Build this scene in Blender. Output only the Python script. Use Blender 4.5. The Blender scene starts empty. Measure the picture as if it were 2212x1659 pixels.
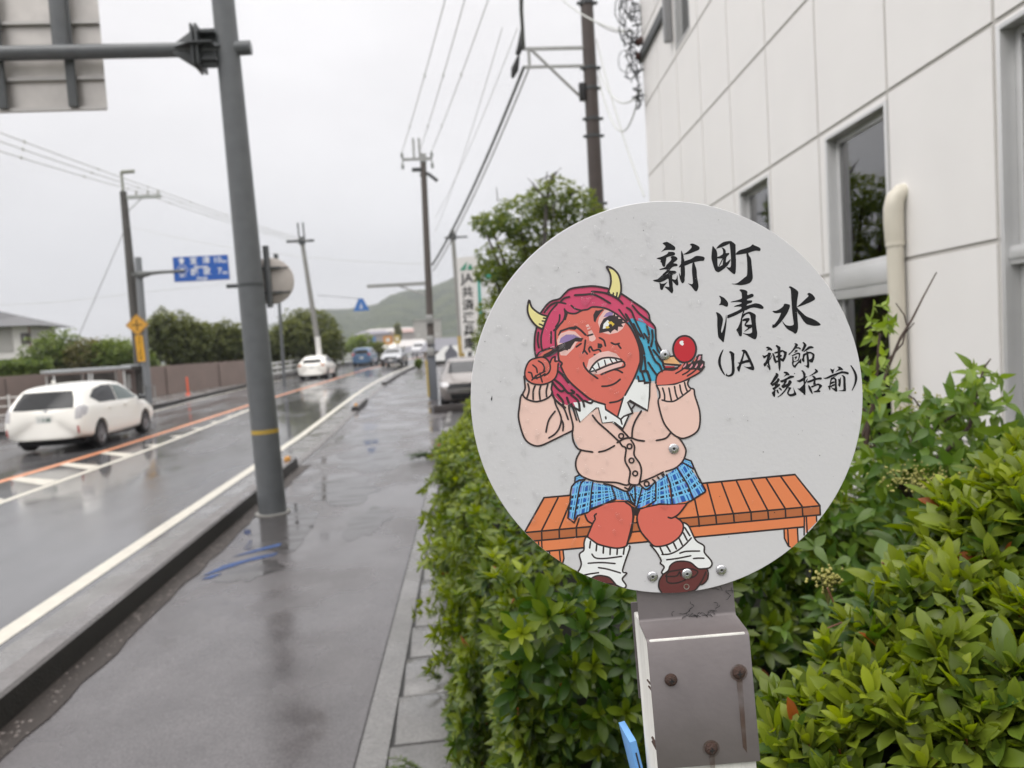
import bpy, bmesh, math, random
import numpy as np
from mathutils import Vector, Matrix
from mathutils.geometry import tessellate_polygon
R=math.radians
scene=bpy.context.scene
COL=scene.collection
random.seed(7); rng=np.random.default_rng(7)

# ------------------------------------------------------------------ camera
H=1.9
PSI,TH,ROLL=R(5.9051),R(3.2172),R(3.55)
cam=bpy.data.cameras.new('camera'); camo=bpy.data.objects.new('camera',cam); COL.objects.link(camo)
CR=Matrix.Rotation(-PSI,3,'Z')@Matrix.Rotation(math.pi/2-TH,3,'X')@Matrix.Rotation(-ROLL,3,'Z')
camo.matrix_world=Matrix.Translation((0,0,H))@CR.to_4x4()
cam.sensor_width=36; cam.lens=36*1600/2212.0
cam.clip_start=0.05; cam.clip_end=6000
cam.dof.use_dof=True; cam.dof.focus_distance=0.757; cam.dof.aperture_fstop=6.8
scene.camera=camo

# ------------------------------------------------------------------ world: bright overcast
world=bpy.data.worlds.new("World"); scene.world=world; world.use_nodes=True
wt=world.node_tree; wt.nodes.clear()
def N(t,typ,**kw):
    n=t.nodes.new(typ)
    for k,v in kw.items():
        if k in n.inputs: n.inputs[k].default_value=v
        else: setattr(n,k,v)
    return n
def Lk(t,a,b): t.links.new(a,b)
wo=N(wt,'ShaderNodeOutputWorld'); bg=N(wt,'ShaderNodeBackground'); Lk(wt,bg.outputs[0],wo.inputs[0])
sky=N(wt,'ShaderNodeTexSky',sky_type='NISHITA',sun_disc=False,sun_elevation=R(50),sun_rotation=R(245))
skm=N(wt,'ShaderNodeVectorMath',operation='SCALE'); skm.inputs['Scale'].default_value=0.10
Lk(wt,sky.outputs[0],skm.inputs[0])
tc=N(wt,'ShaderNodeTexCoord'); sep=N(wt,'ShaderNodeSeparateXYZ'); Lk(wt,tc.outputs['Generated'],sep.inputs[0])
mp=N(wt,'ShaderNodeMapping'); mp.inputs['Scale'].default_value=(1.0,1.0,2.4); Lk(wt,tc.outputs['Generated'],mp.inputs[0])
nz=N(wt,'ShaderNodeTexNoise',Scale=1.6,Detail=5.0,Roughness=0.52); Lk(wt,mp.outputs[0],nz.inputs[0])
grad=N(wt,'ShaderNodeValToRGB'); Lk(wt,sep.outputs[2],grad.inputs[0])
cr=grad.color_ramp; cr.elements[0].position=0.0; cr.elements[0].color=(.560,.560,.578,1)
cr.elements[1].position=1.0; cr.elements[1].color=(2.4,2.34,2.30,1)
for p,c in ((.10,(.590,.590,.608)),(.22,(.675,.668,.680)),(.36,(.755,.742,.752)),(.50,(.88,.865,.87)),(.62,(1.7,1.67,1.66))):
    e=cr.elements.new(p); e.color=(*c,1)
cl=N(wt,'ShaderNodeMapRange'); cl.inputs['From Min'].default_value=.3; cl.inputs['From Max'].default_value=.7
cl.inputs['To Min'].default_value=.87; cl.inputs['To Max'].default_value=1.09; Lk(wt,nz.outputs[0],cl.inputs[0])
mul=N(wt,'ShaderNodeVectorMath',operation='SCALE'); Lk(wt,grad.outputs[0],mul.inputs[0]); Lk(wt,cl.outputs[0],mul.inputs['Scale'])
mixs=N(wt,'ShaderNodeMixRGB'); mixs.inputs[0].default_value=.95; Lk(wt,skm.outputs[0],mixs.inputs[1]); Lk(wt,mul.outputs[0],mixs.inputs[2])
Lk(wt,mixs.outputs[0],bg.inputs[0]); bg.inputs[1].default_value=1.0

sun=bpy.data.lights.new('sun','SUN'); sun.energy=0.8; sun.angle=R(40); sun.color=(1,.97,.93)
suno=bpy.data.objects.new('sun',sun); COL.objects.link(suno); suno.rotation_euler=(R(40),0,R(-65))
scene.view_settings.view_transform='Standard'; scene.view_settings.look='None'
scene.view_settings.exposure=0.36; scene.view_settings.gamma=1.0; scene.view_settings.use_curve_mapping=False
cy=scene.cycles
cy.use_denoising=True
try: cy.denoiser='OPENIMAGEDENOISE'
except Exception: pass
cy.max_bounces=8; cy.transparent_max_bounces=12; cy.diffuse_bounces=3; cy.glossy_bounces=3; cy.caustics_reflective=False; cy.caustics_refractive=False

# ------------------------------------------------------------------ helpers
CI=CR.copy()
def ray(x,y): return CI@Vector(((x-1106)/1600,(829.5-y)/1600,-1))
def P(x,y,Y):
    "point at road distance Y seen at photo position x,y (2212 px wide)"
    v=ray(x,y); t=Y/v.y; return Vector((v.x*t,Y,H+v.z*t))
def X_at(x,y,Y): return P(x,y,Y).x
def gz(Y):
    Y=min(max(Y,-50),150); return 0.0 if Y<18 else 0.0135*(Y-18)
def rx(Y):
    if Y<28: return 0.0
    if Y<85: return .0016*(Y-28)**2
    return .0016*57**2+.1824*(Y-85)

def tag(o,label=None,cat=None,group=None,kind=None):
    if label: o['label']=label
    if cat: o['category']=cat
    if group: o['group']=group
    if kind: o['kind']=kind
    return o
def thing(name,label,cat,loc=(0,0,0),rz=0,group=None):
    o=bpy.data.objects.new(name,None); COL.objects.link(o); o.empty_display_size=.1
    o.location=loc; o.rotation_euler=(0,0,rz)
    return tag(o,label,cat,group)
class MB:
    def __init__(s): s.v=[]; s.f=[]; s.m=[]
    def add(s,vs,fs,mi=0):
        b=len(s.v); s.v+= [tuple(v) for v in vs]; s.f+=[tuple(i+b for i in f) for f in fs]; s.m+=[mi]*len(fs); return s
    def box(s,c,d,mi=0,rot=None,bev=0):
        x,y,z=[q/2 for q in d]
        vs=[Vector((i*x,j*y,k*z)) for i in(-1,1) for j in(-1,1) for k in(-1,1)]
        if rot is not None: vs=[rot@v for v in vs]
        c=Vector(c); vs=[v+c for v in vs]
        return s.add(vs,[(0,1,3,2),(4,6,7,5),(0,4,5,1),(2,3,7,6),(0,2,6,4),(1,5,7,3)],mi)
    def box2(s,a,b,mi=0): return s.box([(p+q)/2 for p,q in zip(a,b)],[abs(q-p) for p,q in zip(a,b)],mi)
    def tube(s,pts,r,n=10,mi=0,cap=True):
        pts=[Vector(p) for p in pts]; k=len(pts)
        rs=list(r) if hasattr(r,'__len__') else [r]*k
        vs=[];fs=[]
        up=None
        for i,p in enumerate(pts):
            t=(pts[min(i+1,k-1)]-pts[max(i-1,0)]).normalized()
            if up is None:
                up=Vector((0,0,1)) if abs(t.z)<.9 else Vector((1,0,0))
            a=t.cross(up).normalized(); b=a.cross(t).normalized(); up=b
            for j in range(n):
                q=2*math.pi*j/n; vs.append(p+(a*math.cos(q)+b*math.sin(q))*rs[i])
        for i in range(k-1):
            for j in range(n):
                j2=(j+1)%n; fs.append((i*n+j,i*n+j2,(i+1)*n+j2,(i+1)*n+j))
        if cap: fs.append(tuple(range(n))); fs.append(tuple((k-1)*n+j for j in reversed(range(n))))
        return s.add(vs,fs,mi)
    def lathe(s,prof,axis=Matrix.Identity(4),n=24,mi=0):
        vs=[];fs=[]
        k=len(prof)
        for r,z in prof:
            for j in range(n):
                q=2*math.pi*j/n; vs.append(axis@Vector((r*math.cos(q),r*math.sin(q),z)))
        for i in range(k-1):
            for j in range(n):
                j2=(j+1)%n; fs.append((i*n+j,i*n+j2,(i+1)*n+j2,(i+1)*n+j))
        fs.append(tuple(reversed(range(n)))); fs.append(tuple((k-1)*n+j for j in range(n)))
        return s.add(vs,fs,mi)
    def prism(s,poly,d0,d1,fr,mi=0):
        "polygon in 2D extruded along the third axis of frame fr (Matrix 4x4)"
        n=len(poly); vs=[fr@Vector((x,y,d0)) for x,y in poly]+[fr@Vector((x,y,d1)) for x,y in poly]
        fs=[(i,(i+1)%n,n+(i+1)%n,n+i) for i in range(n)]
        for a,b,c in tessellate_polygon([[Vector((x,y,0)) for x,y in poly]]): fs+=[(a,b,c),(n+a,n+b,n+c)]
        return s.add(vs,fs,mi)
    def build(s,name,mats,parent=None,smooth=False,bevel=0,angle=40):
        me=bpy.data.meshes.new(name); me.from_pydata(s.v,[],s.f)
        for m in (mats if isinstance(mats,(list,tuple)) else [mats]): me.materials.append(m)
        for i,p in enumerate(me.polygons): p.material_index=s.m[i]
        bm=bmesh.new(); bm.from_mesh(me); bmesh.ops.recalc_face_normals(bm,faces=bm.faces)
        if bevel: 
            bmesh.ops.bevel(bm,geom=[e for e in bm.edges if len(e.link_faces)==2 and e.calc_face_angle(0)>R(30)],offset=bevel,segments=2,affect='EDGES',profile=.5,clamp_overlap=True)
        bm.to_mesh(me); bm.free()
        if smooth or bevel: shade(me,angle)
        o=bpy.data.objects.new(name,me); COL.objects.link(o)
        if parent: o.parent=parent
        return o
def shade(me,angle=40):
    me.shade_smooth()
    bm=bmesh.new(); bm.from_mesh(me)
    for e in bm.edges:
        e.smooth = not(len(e.link_faces)!=2 or e.calc_face_angle(0)>R(angle))
    bm.to_mesh(me); bm.free()
def np_mesh(name,V,F,mats,parent=None,col=None,smooth=True,mi=None):
    "V (n,3), F (m,k) arrays -> one object"
    me=bpy.data.meshes.new(name); n=len(V); m,k=F.shape
    me.vertices.add(n); me.vertices.foreach_set('co',np.ascontiguousarray(V,dtype=np.float32).ravel())
    me.loops.add(m*k); me.loops.foreach_set('vertex_index',np.ascontiguousarray(F,dtype=np.int32).ravel())
    me.polygons.add(m); me.polygons.foreach_set('loop_start',np.arange(0,m*k,k,dtype=np.int32))
    me.polygons.foreach_set('loop_total',np.full(m,k,dtype=np.int32))
    if mi is not None: me.polygons.foreach_set('material_index',mi.astype(np.int32))
    for mt in (mats if isinstance(mats,(list,tuple)) else [mats]): me.materials.append(mt)
    if col is not None:
        a=me.color_attributes.new('tint','FLOAT_COLOR','POINT'); c4=np.ones((n,4),np.float32); c4[:,:3]=col; a.data.foreach_set('color',c4.ravel())
    me.update(calc_edges=True)
    if smooth: me.shade_smooth()
    o=bpy.data.objects.new(name,me); COL.objects.link(o)
    if parent: o.parent=parent
    return o
def copy_tree(o,parent=None):
    kids=list(o.children); c=o.copy(); COL.objects.link(c)
    if parent: c.parent=parent
    for k in kids: copy_tree(k,c)
    return c
def text_mesh(body,size,bold=0.0):
    c=bpy.data.curves.new('t','FONT'); c.body=body; c.size=size; c.align_x='CENTER'; c.align_y='CENTER'; c.offset=bold; c.resolution_u=3
    o=bpy.data.objects.new('t',c); COL.objects.link(o)
    dg=bpy.context.evaluated_depsgraph_get(); me=bpy.data.meshes.new_from_object(o.evaluated_get(dg))
    vs=[v.co.copy() for v in me.vertices]; fs=[tuple(p.vertices) for p in me.polygons]
    bpy.data.objects.remove(o); bpy.data.curves.remove(c); bpy.data.meshes.remove(me)
    return vs,fs
def add_text(mb,body,size,fr,mi=0,bold=0.0):
    vs,fs=text_mesh(body,size,bold); mb.add([fr@v for v in vs],fs,mi)

# ------------------------------------------------------------------ materials
def mat(name,col,rough=.5,metal=0,noise=None,bump=None,coat=0,spec=.5,emis=None,alpha=None):
    """col base colour; noise=(scale,amount[,detail]) mottles it; bump=(scale,strength)"""
    m=bpy.data.materials.new(name); m.use_nodes=True; t=m.node_tree; b=t.nodes['Principled BSDF']
    b.inputs['Base Color'].default_value=(*col,1); b.inputs['Roughness'].default_value=rough; b.inputs['Metallic'].default_value=metal
    b.inputs['Coat Weight'].default_value=coat; b.inputs['Specular IOR Level'].default_value=spec
    if emis: b.inputs['Emission Color'].default_value=(*emis[0],1); b.inputs['Emission Strength'].default_value=emis[1]
    if noise or bump: tco=N(t,'ShaderNodeTexCoord')
    if noise:
        nn=N(t,'ShaderNodeTexNoise',Scale=noise[0],Detail=noise[2] if len(noise)>2 else 6.0,Roughness=.6); Lk(t,tco.outputs['Object'],nn.inputs[0])
        mr=N(t,'ShaderNodeMapRange'); mr.inputs['From Min'].default_value=.25; mr.inputs['From Max'].default_value=.75
        mr.inputs['To Min'].default_value=1-noise[1]; mr.inputs['To Max'].default_value=1+noise[1]; Lk(t,nn.outputs[0],mr.inputs[0])
        vm=N(t,'ShaderNodeVectorMath',operation='SCALE'); vm.inputs[0].default_value=col; Lk(t,mr.outputs[0],vm.inputs['Scale']); Lk(t,vm.outputs[0],b.inputs['Base Color'])
        mr2=N(t,'ShaderNodeMapRange'); mr2.inputs['To Min'].default_value=max(.02,rough-.12); mr2.inputs['To Max'].default_value=min(1,rough+.12); Lk(t,nn.outputs[0],mr2.inputs[0]); Lk(t,mr2.outputs[0],b.inputs['Roughness'])
    if bump:
        n2=N(t,'ShaderNodeTexNoise',Scale=bump[0],Detail=4.0); Lk(t,tco.outputs['Object'],n2.inputs[0])
        bp=N(t,'ShaderNodeBump',Strength=bump[1],Distance=.01); Lk(t,n2.outputs[0],bp.inputs['Height']); Lk(t,bp.outputs[0],b.inputs['Normal'])
    return m
def leaf_mat(name,rough=.4,trans=.35,spec=.5):
    m=bpy.data.materials.new(name); m.use_nodes=True; t=m.node_tree; b=t.nodes['Principled BSDF']; out=t.nodes['Material Output']
    a=N(t,'ShaderNodeAttribute',attribute_name='tint'); Lk(t,a.outputs['Color'],b.inputs['Base Color']); b.inputs['Roughness'].default_value=rough
    b.inputs['Specular IOR Level'].default_value=spec
    tr=N(t,'ShaderNodeBsdfTranslucent'); hs=N(t,'ShaderNodeHueSaturation',Saturation=1.15,Value=1.5); Lk(t,a.outputs['Color'],hs.inputs['Color']); Lk(t,hs.outputs[0],tr.inputs[0])
    mx=N(t,'ShaderNodeMixShader'); mx.inputs[0].default_value=trans; Lk(t,b.outputs[0],mx.inputs[1]); Lk(t,tr.outputs[0],mx.inputs[2]); Lk(t,mx.outputs[0],out.inputs[0])
    return m
def wet_ground(name,base,var,puddle=.5,scale=.55,grain=90,rmin=.06,rmax=.42,stretch=(1,1,1),bumps=.25):
    """wet asphalt: patches of standing water (smooth) between drier rough patches"""
    m=bpy.data.materials.new(name); m.use_nodes=True; t=m.node_tree; b=t.nodes['Principled BSDF']
    tco=N(t,'ShaderNodeTexCoord'); mpp=N(t,'ShaderNodeMapping'); mpp.inputs['Scale'].default_value=stretch; Lk(t,tco.outputs['Object'],mpp.inputs[0])
    n1=N(t,'ShaderNodeTexNoise',Scale=scale,Detail=5.0,Roughness=.55); Lk(t,mpp.outputs[0],n1.inputs[0])
    n2=N(t,'ShaderNodeTexNoise',Scale=grain,Detail=3.0,Roughness=.7); Lk(t,tco.outputs['Object'],n2.inputs[0])
    w=N(t,'ShaderNodeMapRange'); w.inputs['From Min'].default_value=puddle-.10; w.inputs['From Max'].default_value=puddle+.10; w.clamp=True; Lk(t,n1.outputs[0],w.inputs[0])
    rr=N(t,'ShaderNodeMapRange'); rr.inputs['To Min'].default_value=rmax; rr.inputs['To Max'].default_value=rmin; Lk(t,w.outputs[0],rr.inputs[0]); Lk(t,rr.outputs[0],b.inputs['Roughness'])
    c1=N(t,'ShaderNodeMapRange'); c1.inputs['From Min'].default_value=.3; c1.inputs['From Max'].default_value=.7; c1.inputs['To Min'].default_value=1-var; c1.inputs['To Max'].default_value=1+var; Lk(t,n2.outputs[0],c1.inputs[0])
    n3=N(t,'ShaderNodeTexNoise',Scale=2.3,Detail=6.0,Roughness=.65); Lk(t,mpp.outputs[0],n3.inputs[0])
    c2=N(t,'ShaderNodeMapRange'); c2.inputs['From Min'].default_value=.3; c2.inputs['From Max'].default_value=.7; c2.inputs['To Min'].default_value=.8; c2.inputs['To Max'].default_value=1.2; Lk(t,n3.outputs[0],c2.inputs[0])
    mm=N(t,'ShaderNodeMath',operation='MULTIPLY'); Lk(t,c1.outputs[0],mm.inputs[0]); Lk(t,c2.outputs[0],mm.inputs[1])
    vm=N(t,'ShaderNodeVectorMath',operation='SCALE'); vm.inputs[0].default_value=base; Lk(t,mm.outputs[0],vm.inputs['Scale']); Lk(t,vm.outputs[0],b.inputs['Base Color'])
    inv=N(t,'ShaderNodeMath',operation='SUBTRACT'); inv.inputs[0].default_value=1.0; Lk(t,w.outputs[0],inv.inputs[1])
    bs=N(t,'ShaderNodeMath',operation='MULTIPLY'); bs.inputs[1].default_value=bumps; Lk(t,inv.outputs[0],bs.inputs[0])
    bp=N(t,'ShaderNodeBump',Distance=.004); Lk(t,bs.outputs[0],bp.inputs['Strength']); Lk(t,n2.outputs[0],bp.inputs['Height']); Lk(t,bp.outputs[0],b.inputs['Normal'])
    b.inputs['Specular IOR Level'].default_value=.75
    return m
M={}
M['road']=wet_ground('wet_asphalt',(.098,.096,.099),.25,puddle=.47,scale=.35,rmin=.08,rmax=.34,stretch=(1,.35,1))
M['walk']=wet_ground('wet_walk',(.088,.081,.083),.4,puddle=.49,scale=.9,rmin=.08,rmax=.36,stretch=(1,.8,1))
M['concrete_wet']=wet_ground('wet_concrete',(.15,.145,.14),.3,puddle=.5,scale=1.6,grain=60,rmin=.08,rmax=.4)
M['kerb']=wet_ground('kerb_concrete',(.13,.12,.118),.35,puddle=.55,scale=2.5,grain=70,rmin=.12,rmax=.5)
M['kerb_face']=mat('kerb_dark_face',(.022,.02,.018),.6,noise=(14,.5),bump=(60,.6))  # kerb faces coloured much darker than the tops
M['paint']=mat('road_paint',(.54,.51,.44),.35,noise=(9,.12))
M['paint_o']=mat('orange_paint',(.62,.25,.12),.38,noise=(9,.15))
M['paint_b']=mat('blue_paint',(.012,.048,.16),.55,noise=(6,.5))
M['ground']=mat('earth',(.09,.10,.05),.8,noise=(.4,.4))
M['steel']=mat('painted_steel',(.115,.122,.128),.38,noise=(7,.12),bump=(30,.05))
M['steel_d']=mat('dark_steel',(.055,.06,.063),.42,noise=(9,.15))
M['galv']=mat('galvanised',(.36,.36,.35),.42,metal=.55,noise=(6,.15))
M['alu']=mat('aluminium_back',(.56,.53,.50),.42,metal=.6,noise=(3,.16))
M['conc']=mat('pole_concrete',(.26,.255,.24),.75,noise=(10,.15))
M['pole_br']=mat('brown_pole',(.062,.047,.042),.55,noise=(6,.2))
M['black']=mat('black_rubber',(.014,.014,.015),.6)
M['wire']=mat('cable_sheath',(.10,.105,.10),.6)
M['wire_l']=mat('grey_cable',(.30,.30,.29),.6)
M['white']=mat('white_paint',(.72,.71,.69),.4)
# ------------------------------------------------------------------ bus stop sign (art measured on the board, 3922 units per metre)
SIGN_C=Vector((0.23337,0.73290,1.83462)); SM=1/3922.0
SR=0.2
O={'A':(2590,940,4),'B':(2800,1120,4),'C':(2840,1350,5.99),'D':(3080,1350,5.99),'E':(2060,1050,4),'F':(2350,1050,4),
   'G':(2060,1380,4),'H':(2350,1380,4),'I':(2060,1700,4),'J':(2350,1700,4),'K':(2060,1970,4),'L':(2350,1970,4),'M':(2760,1860,4)}
def art(tagc,pts):
    ox,oy,s=O[tagc]; return [((ox+x/s-2667)*SM,-(oy+y/s-1588)*SM) for x,y in pts]
def S(txt):
    q=[float(a) for a in txt.replace(',',' ').split()]; return list(zip(q[::2],q[1::2]))
CIRC=[(SR*.9985*math.cos(a*math.pi/64),SR*.9985*math.sin(a*math.pi/64)) for a in range(128)]
def clip(poly):
    out=poly
    for i in range(128):
        a=CIRC[i]; b=CIRC[(i+1)%128]; ex,ey=b[0]-a[0],b[1]-a[1]; inp=out; out=[]
        if not inp: return []
        side=[ex*(p[1]-a[1])-ey*(p[0]-a[0]) for p in inp]
        for j in range(len(inp)):
            p,q=inp[j-1],inp[j]; sp,sq=side[j-1],side[j]
            if (sp>=0)!=(sq>=0):
                u=sp/(sp-sq); out.append((p[0]+(q[0]-p[0])*u,p[1]+(q[1]-p[1])*u))
            if sq>=0: out.append(q)
    return out
def catmull(pts,closed=False,sub=5):
    n=len(pts); out=[]
    rngi=range(n) if closed else range(n-1)
    for i in rngi:
        p1,p2=pts[i],pts[(i+1)%n]; p0=pts[i-1] if (closed or i>0) else p1; p3=pts[(i+2)%n] if (closed or i+2<n) else p2
        # keep sharp corners sharp
        for k in range(sub):
            u=k/sub; out.append(tuple(.5*(2*b+(c-a)*u+(2*a-5*b+4*c-d)*u*u+(3*b-3*c+d-a)*u**3) for a,b,c,d in zip(p0,p1,p2,p3)))
    if not closed: out.append(pts[-1])
    return out
class Art:
    def __init__(s): s.mb=MB(); s.z=0.00012
    def fill(s,mi,poly,smooth=False,dz=2e-6):
        if smooth: poly=catmull(poly,True,4)
        poly=clip(poly)
        if len(poly)<3: return
        vs=[Vector((x,y,s.z)) for x,y in poly]
        tr=tessellate_polygon([[Vector((x,y,0)) for x,y in poly]])
        s.mb.add(vs,list(tr),mi); s.z+=dz
    def stroke(s,pts,w=.00178,mi=0,smooth=True,dz=2e-6):
        if smooth and len(pts)>2: pts=catmull(pts,False,5)
        q=[pts[0]]
        for p in pts[1:]:
            if math.hypot(p[0]-q[-1][0],p[1]-q[-1][1])>w*.12: q.append(p)
        if len(q)<2: return
        pts=[p for p in q]; n=len(pts); L=[];Rr=[]
        for i in range(n):
            a=pts[max(i-1,0)]; b=pts[min(i+1,n-1)]; p=pts[i]
            tx,ty=b[0]-a[0],b[1]-a[1]; l=math.hypot(tx,ty) or 1; nx,ny=-ty/l,tx/l
            k=1.0
            if 0<i<n-1:
                d1=(p[0]-a[0],p[1]-a[1]); l1=math.hypot(*d1) or 1; c=(nx*-d1[1]+ny*d1[0])/l1; k=min(1.6,1/max(.4,abs(c)))
            L.append((p[0]+nx*w/2*k,p[1]+ny*w/2*k)); Rr.append((p[0]-nx*w/2*k,p[1]-ny*w/2*k))
        def cap(p,q):
            a0=math.atan2(p[1]-q[1],p[0]-q[0]); return [(p[0]+w/2*math.cos(a0+t),p[1]+w/2*math.sin(a0+t)) for t in (R(-60),R(-30),0,R(30),R(60))]
        inside=lambda p: math.hypot(*p)<SR*.9985
        if all(inside(p) for p in L+Rr):
            vs=[Vector((x,y,s.z)) for x,y in L+Rr]; fs=[(i,i+1,n+i+1,n+i) for i in range(n-1)]
            b=len(vs)
            c1=cap(pts[0],pts[1]); vs+=[Vector((x,y,s.z)) for x,y in c1]; fs.append(tuple([n]+[b+j for j in range(5)]+[0]))
            b=len(vs); c2=cap(pts[-1],pts[-2]); vs+=[Vector((x,y,s.z)) for x,y in c2]; fs.append(tuple([n-1]+[b+j for j in range(5)]+[2*n-1]))
            s.mb.add(vs,fs,mi)
        else:
            for i in range(n-1):
                poly=clip([L[i],L[i+1],Rr[i+1],Rr[i]])
                if len(poly)>=3: s.mb.add([Vector((x,y,s.z)) for x,y in poly],[tuple(range(len(poly)))],mi)
        s.z+=dz
pm=lambda n,c:mat('print_'+n,c,.34,coat=.15)
PC=[pm('outline',(.030,.019,.021)),pm('skin',(.70,.155,.115)),pm('pink_hair',(.62,.062,.15)),pm('blue_hair',(.075,.43,.64)),pm('cream',(.80,.72,.30)),
    pm('cardigan',(.84,.585,.51)),pm('white',(.84,.86,.86)),pm('bench',(.76,.235,.095)),pm('bench_edge',(.46,.145,.055)),pm('red',(.53,.016,.028)),
    pm('light_blue',(.19,.54,.86)),pm('mid_blue',(.022,.115,.44)),pm('navy',(.012,.013,.05)),pm('lilac',(.20,.29,.70)),pm('shadow_lilac',(.30,.205,.43)),
    pm('pale_pink',(.83,.53,.49)),pm('shoe',(.13,.034,.034)),pm('peach',(.80,.45,.20)),pm('grey',(.09,.075,.08)),pm('gold',(.72,.52,.06)),pm('nail',(.72,.30,.36))]
OUT,SKIN,PINK,CYAN,CREAM,CARD,WHT,BEN,BED,RED,LBL,MBL,NAV,LIL,SHL,PALE,SHOE,PEA,GRY,GOLD,NAIL=range(21)
a=Art()
def F(mi,t,txt,smooth=False): a.fill(mi,art(t,S(txt)),smooth)
def K(t,txt,w=28,mi=OUT,smooth=True):
    for part in txt.split(';'):
        if part.strip(): a.stroke(art(t,S(part)),w/4*SM,mi,smooth)
# bench
F(BEN,'E','150 4320 465 3760 4480 3390 4875 3890'); F(BED,'E','150 4335 4870 3900 4880 4035 150 4465')
F(BEN,'E','230 4470 4640 4065 4635 4225 450 4615 360 4560')
F(BEN,'M','1500 1035 1720 1015 1730 1230 1620 1330 1575 1290 1505 1165'); F(BEN,'M','1838 825 2022 810 2026 910 1850 1090')
F(BEN,'K','545 940 775 925 785 1055 760 1160 700 1130 560 1030'); F(BEN,'K','270 785 430 775 440 940 380 900')
K('E','150 4322 465 3762 890 3725',30,smooth=False); K('E','2960 3537 4480 3392 4878 3890 4884 4035',30,smooth=False)
K('E','150 4322 4878 3892; 230 4462 4884 4037; 420 4628 4634 4228',28,smooth=False)
K('K','690 80 425 610 430 770; 885 150 705 590 710 730; 1030 410 980 560 985 700',28,smooth=False)
K('M','270 290 412 810 425 945; 505 280 695 785 708 915; 745 260 975 760 982 890; 980 230 1245 730 1257 865; 1215 205 1525 700 1530 835; 1455 190 1795 665 1805 820; 75 555 135 835 148 980',28,smooth=False)
K('M','1505 1035 1510 1170 1568 1290 1600 1310; 1563 1030 1578 1300; 1718 1012 1730 1240; 1828 815 1825 1120; 1860 825 1875 1080; 2022 810 2026 900',24,smooth=False)
K('K','375 785 382 880; 425 775 435 935; 550 945 558 1010; 710 930 728 1130; 768 925 783 1055 755 1160',24,smooth=False)
# hair behind the face
F(PINK,'E','335 1530 318 1400 318 1180 345 1040 430 800 510 690 590 630 720 585 800 495 900 425 1150 390 1300 390 1480 420 1700 505 1850 600 2105 795 2160 940 2235 1045 2200 1100 1900 1200 1000 1700 400 1600')
F(CYAN,'F','670 890 740 897 800 940 815 892 860 902 960 1010 1065 1072 1085 1250 1170 1430 1195 1600 1230 1700 1100 1800 1085 1890 1010 1900 900 1905 815 1885 770 1860 800 1700 600 1500 600 1000')
F(PINK,'G','640 300 760 380 850 560 1100 800 1245 890 1215 935 1105 890 1105 985 1010 905 1035 1055 960 1010 870 960 780 960 740 965 640 860 585 760 590 600 640 480')
# cardigan torso, arms
F(CARD,'E','880 2330 1040 2540 1330 2300 1400 2560 1640 2530 1720 2690 1890 2400 2110 2370 2145 1915 2250 1935 2290 2220 2370 2540 2490 2710 2640 2820 2730 3000 2720 3130 2610 3250 2410 3340 2215 3500 2105 3625 1995 3545 1880 3560 1790 3660 1430 3540 1250 3490 1080 3430 1000 3360 965 3250 990 3120 1050 3010 960 2860 915 2700 900 2450')
F(CARD,'G','95 800 600 780 700 900 860 980 912 1250 915 1375 600 1520 420 1600 300 1605 180 1530 110 1380 60 1150 75 950')
F(CARD,'G','150 530 160 600 600 585 578 700 592 780 500 865 340 908 190 870 128 790 155 700')
# skirt
def plaid(t,q,nu=3,inv=False):
    A,B,C,D=[Vector((*p,0)) for p in art(t,S(q))]   # top left, top right, bottom right, bottom left
    f=lambda u,v:((A.lerp(B,u)).lerp(D.lerp(C,u),v))
    def quad(mi,u0,u1,v0,v1): a.fill(mi,[tuple(f(u,v))[:2] for u,v in ((u0,v0),(u1,v0),(u1,v1),(u0,v1))],dz=1.5e-6)
    quad(MBL,0,1,0,1); quad(LIL,0,.28,0,.30); quad(LIL,.10,.45,.80,1); quad(LIL,.55,1,.42,.52)
    for v in (.34,.66): quad(NAV,0,1,v,v+.12)
    us=[(k+.5)/nu for k in range(nu)]
    for u in us: quad(LBL,u-.19/nu,u+.02/nu,0,1); quad(LBL,u+.16/nu,u+.34/nu,0,1)
    for v in (.29,.43,.62,.76): quad(LBL,0,1,v,v+.055)
    quad(LBL,0,1,.06,.12)
for t,q,n in (('I','930 950 1062 890 945 1525 858 1480',1),('I','1062 900 1245 905 1195 1385 945 1500',2),('I','1245 920 1545 985 1600 1185 1203 1355',3),('I','1550 985 1795 1085 1825 1205 1600 1190',2),('I','955 905 960 830 1030 805 1120 870',1),
              ('J','650 1060 760 970 770 1300 660 1240',1),('J','765 975 875 1005 805 1345 760 1280',1),('J','872 1005 1095 925 1095 1205 800 1340',2),('J','1092 915 1262 795 1345 1260 1030 1280',2),('J','1268 790 1432 685 1690 1190 1365 1268',2),('J','1438 685 1560 540 1880 1050 1690 1185',2),('J','1520 610 1560 535 1655 575 1690 690',1)): plaid(t,q,n)
K('I','955 910 962 832 1015 803; 880 1120 905 985 960 920 1035 880 1120 872; 890 1120 845 1490 945 1562 1000 1450 1200 1385 1205 1350 1480 1240 1600 1195',26,smooth=False)
K('I','1115 880 1060 920 1030 1000 945 1500; 1245 920 1225 1020 1195 1385; 1545 985 1612 1175 1470 1240 1860 1215 1790 1085',24,smooth=False)
K('J','1560 540 1655 575 1700 680 1750 790 1890 1050 1880 1070 1690 1190 1570 1260 1335 1275 1150 1262 940 1320 800 1345 760 1290 640 1210',28,smooth=False)
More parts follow.
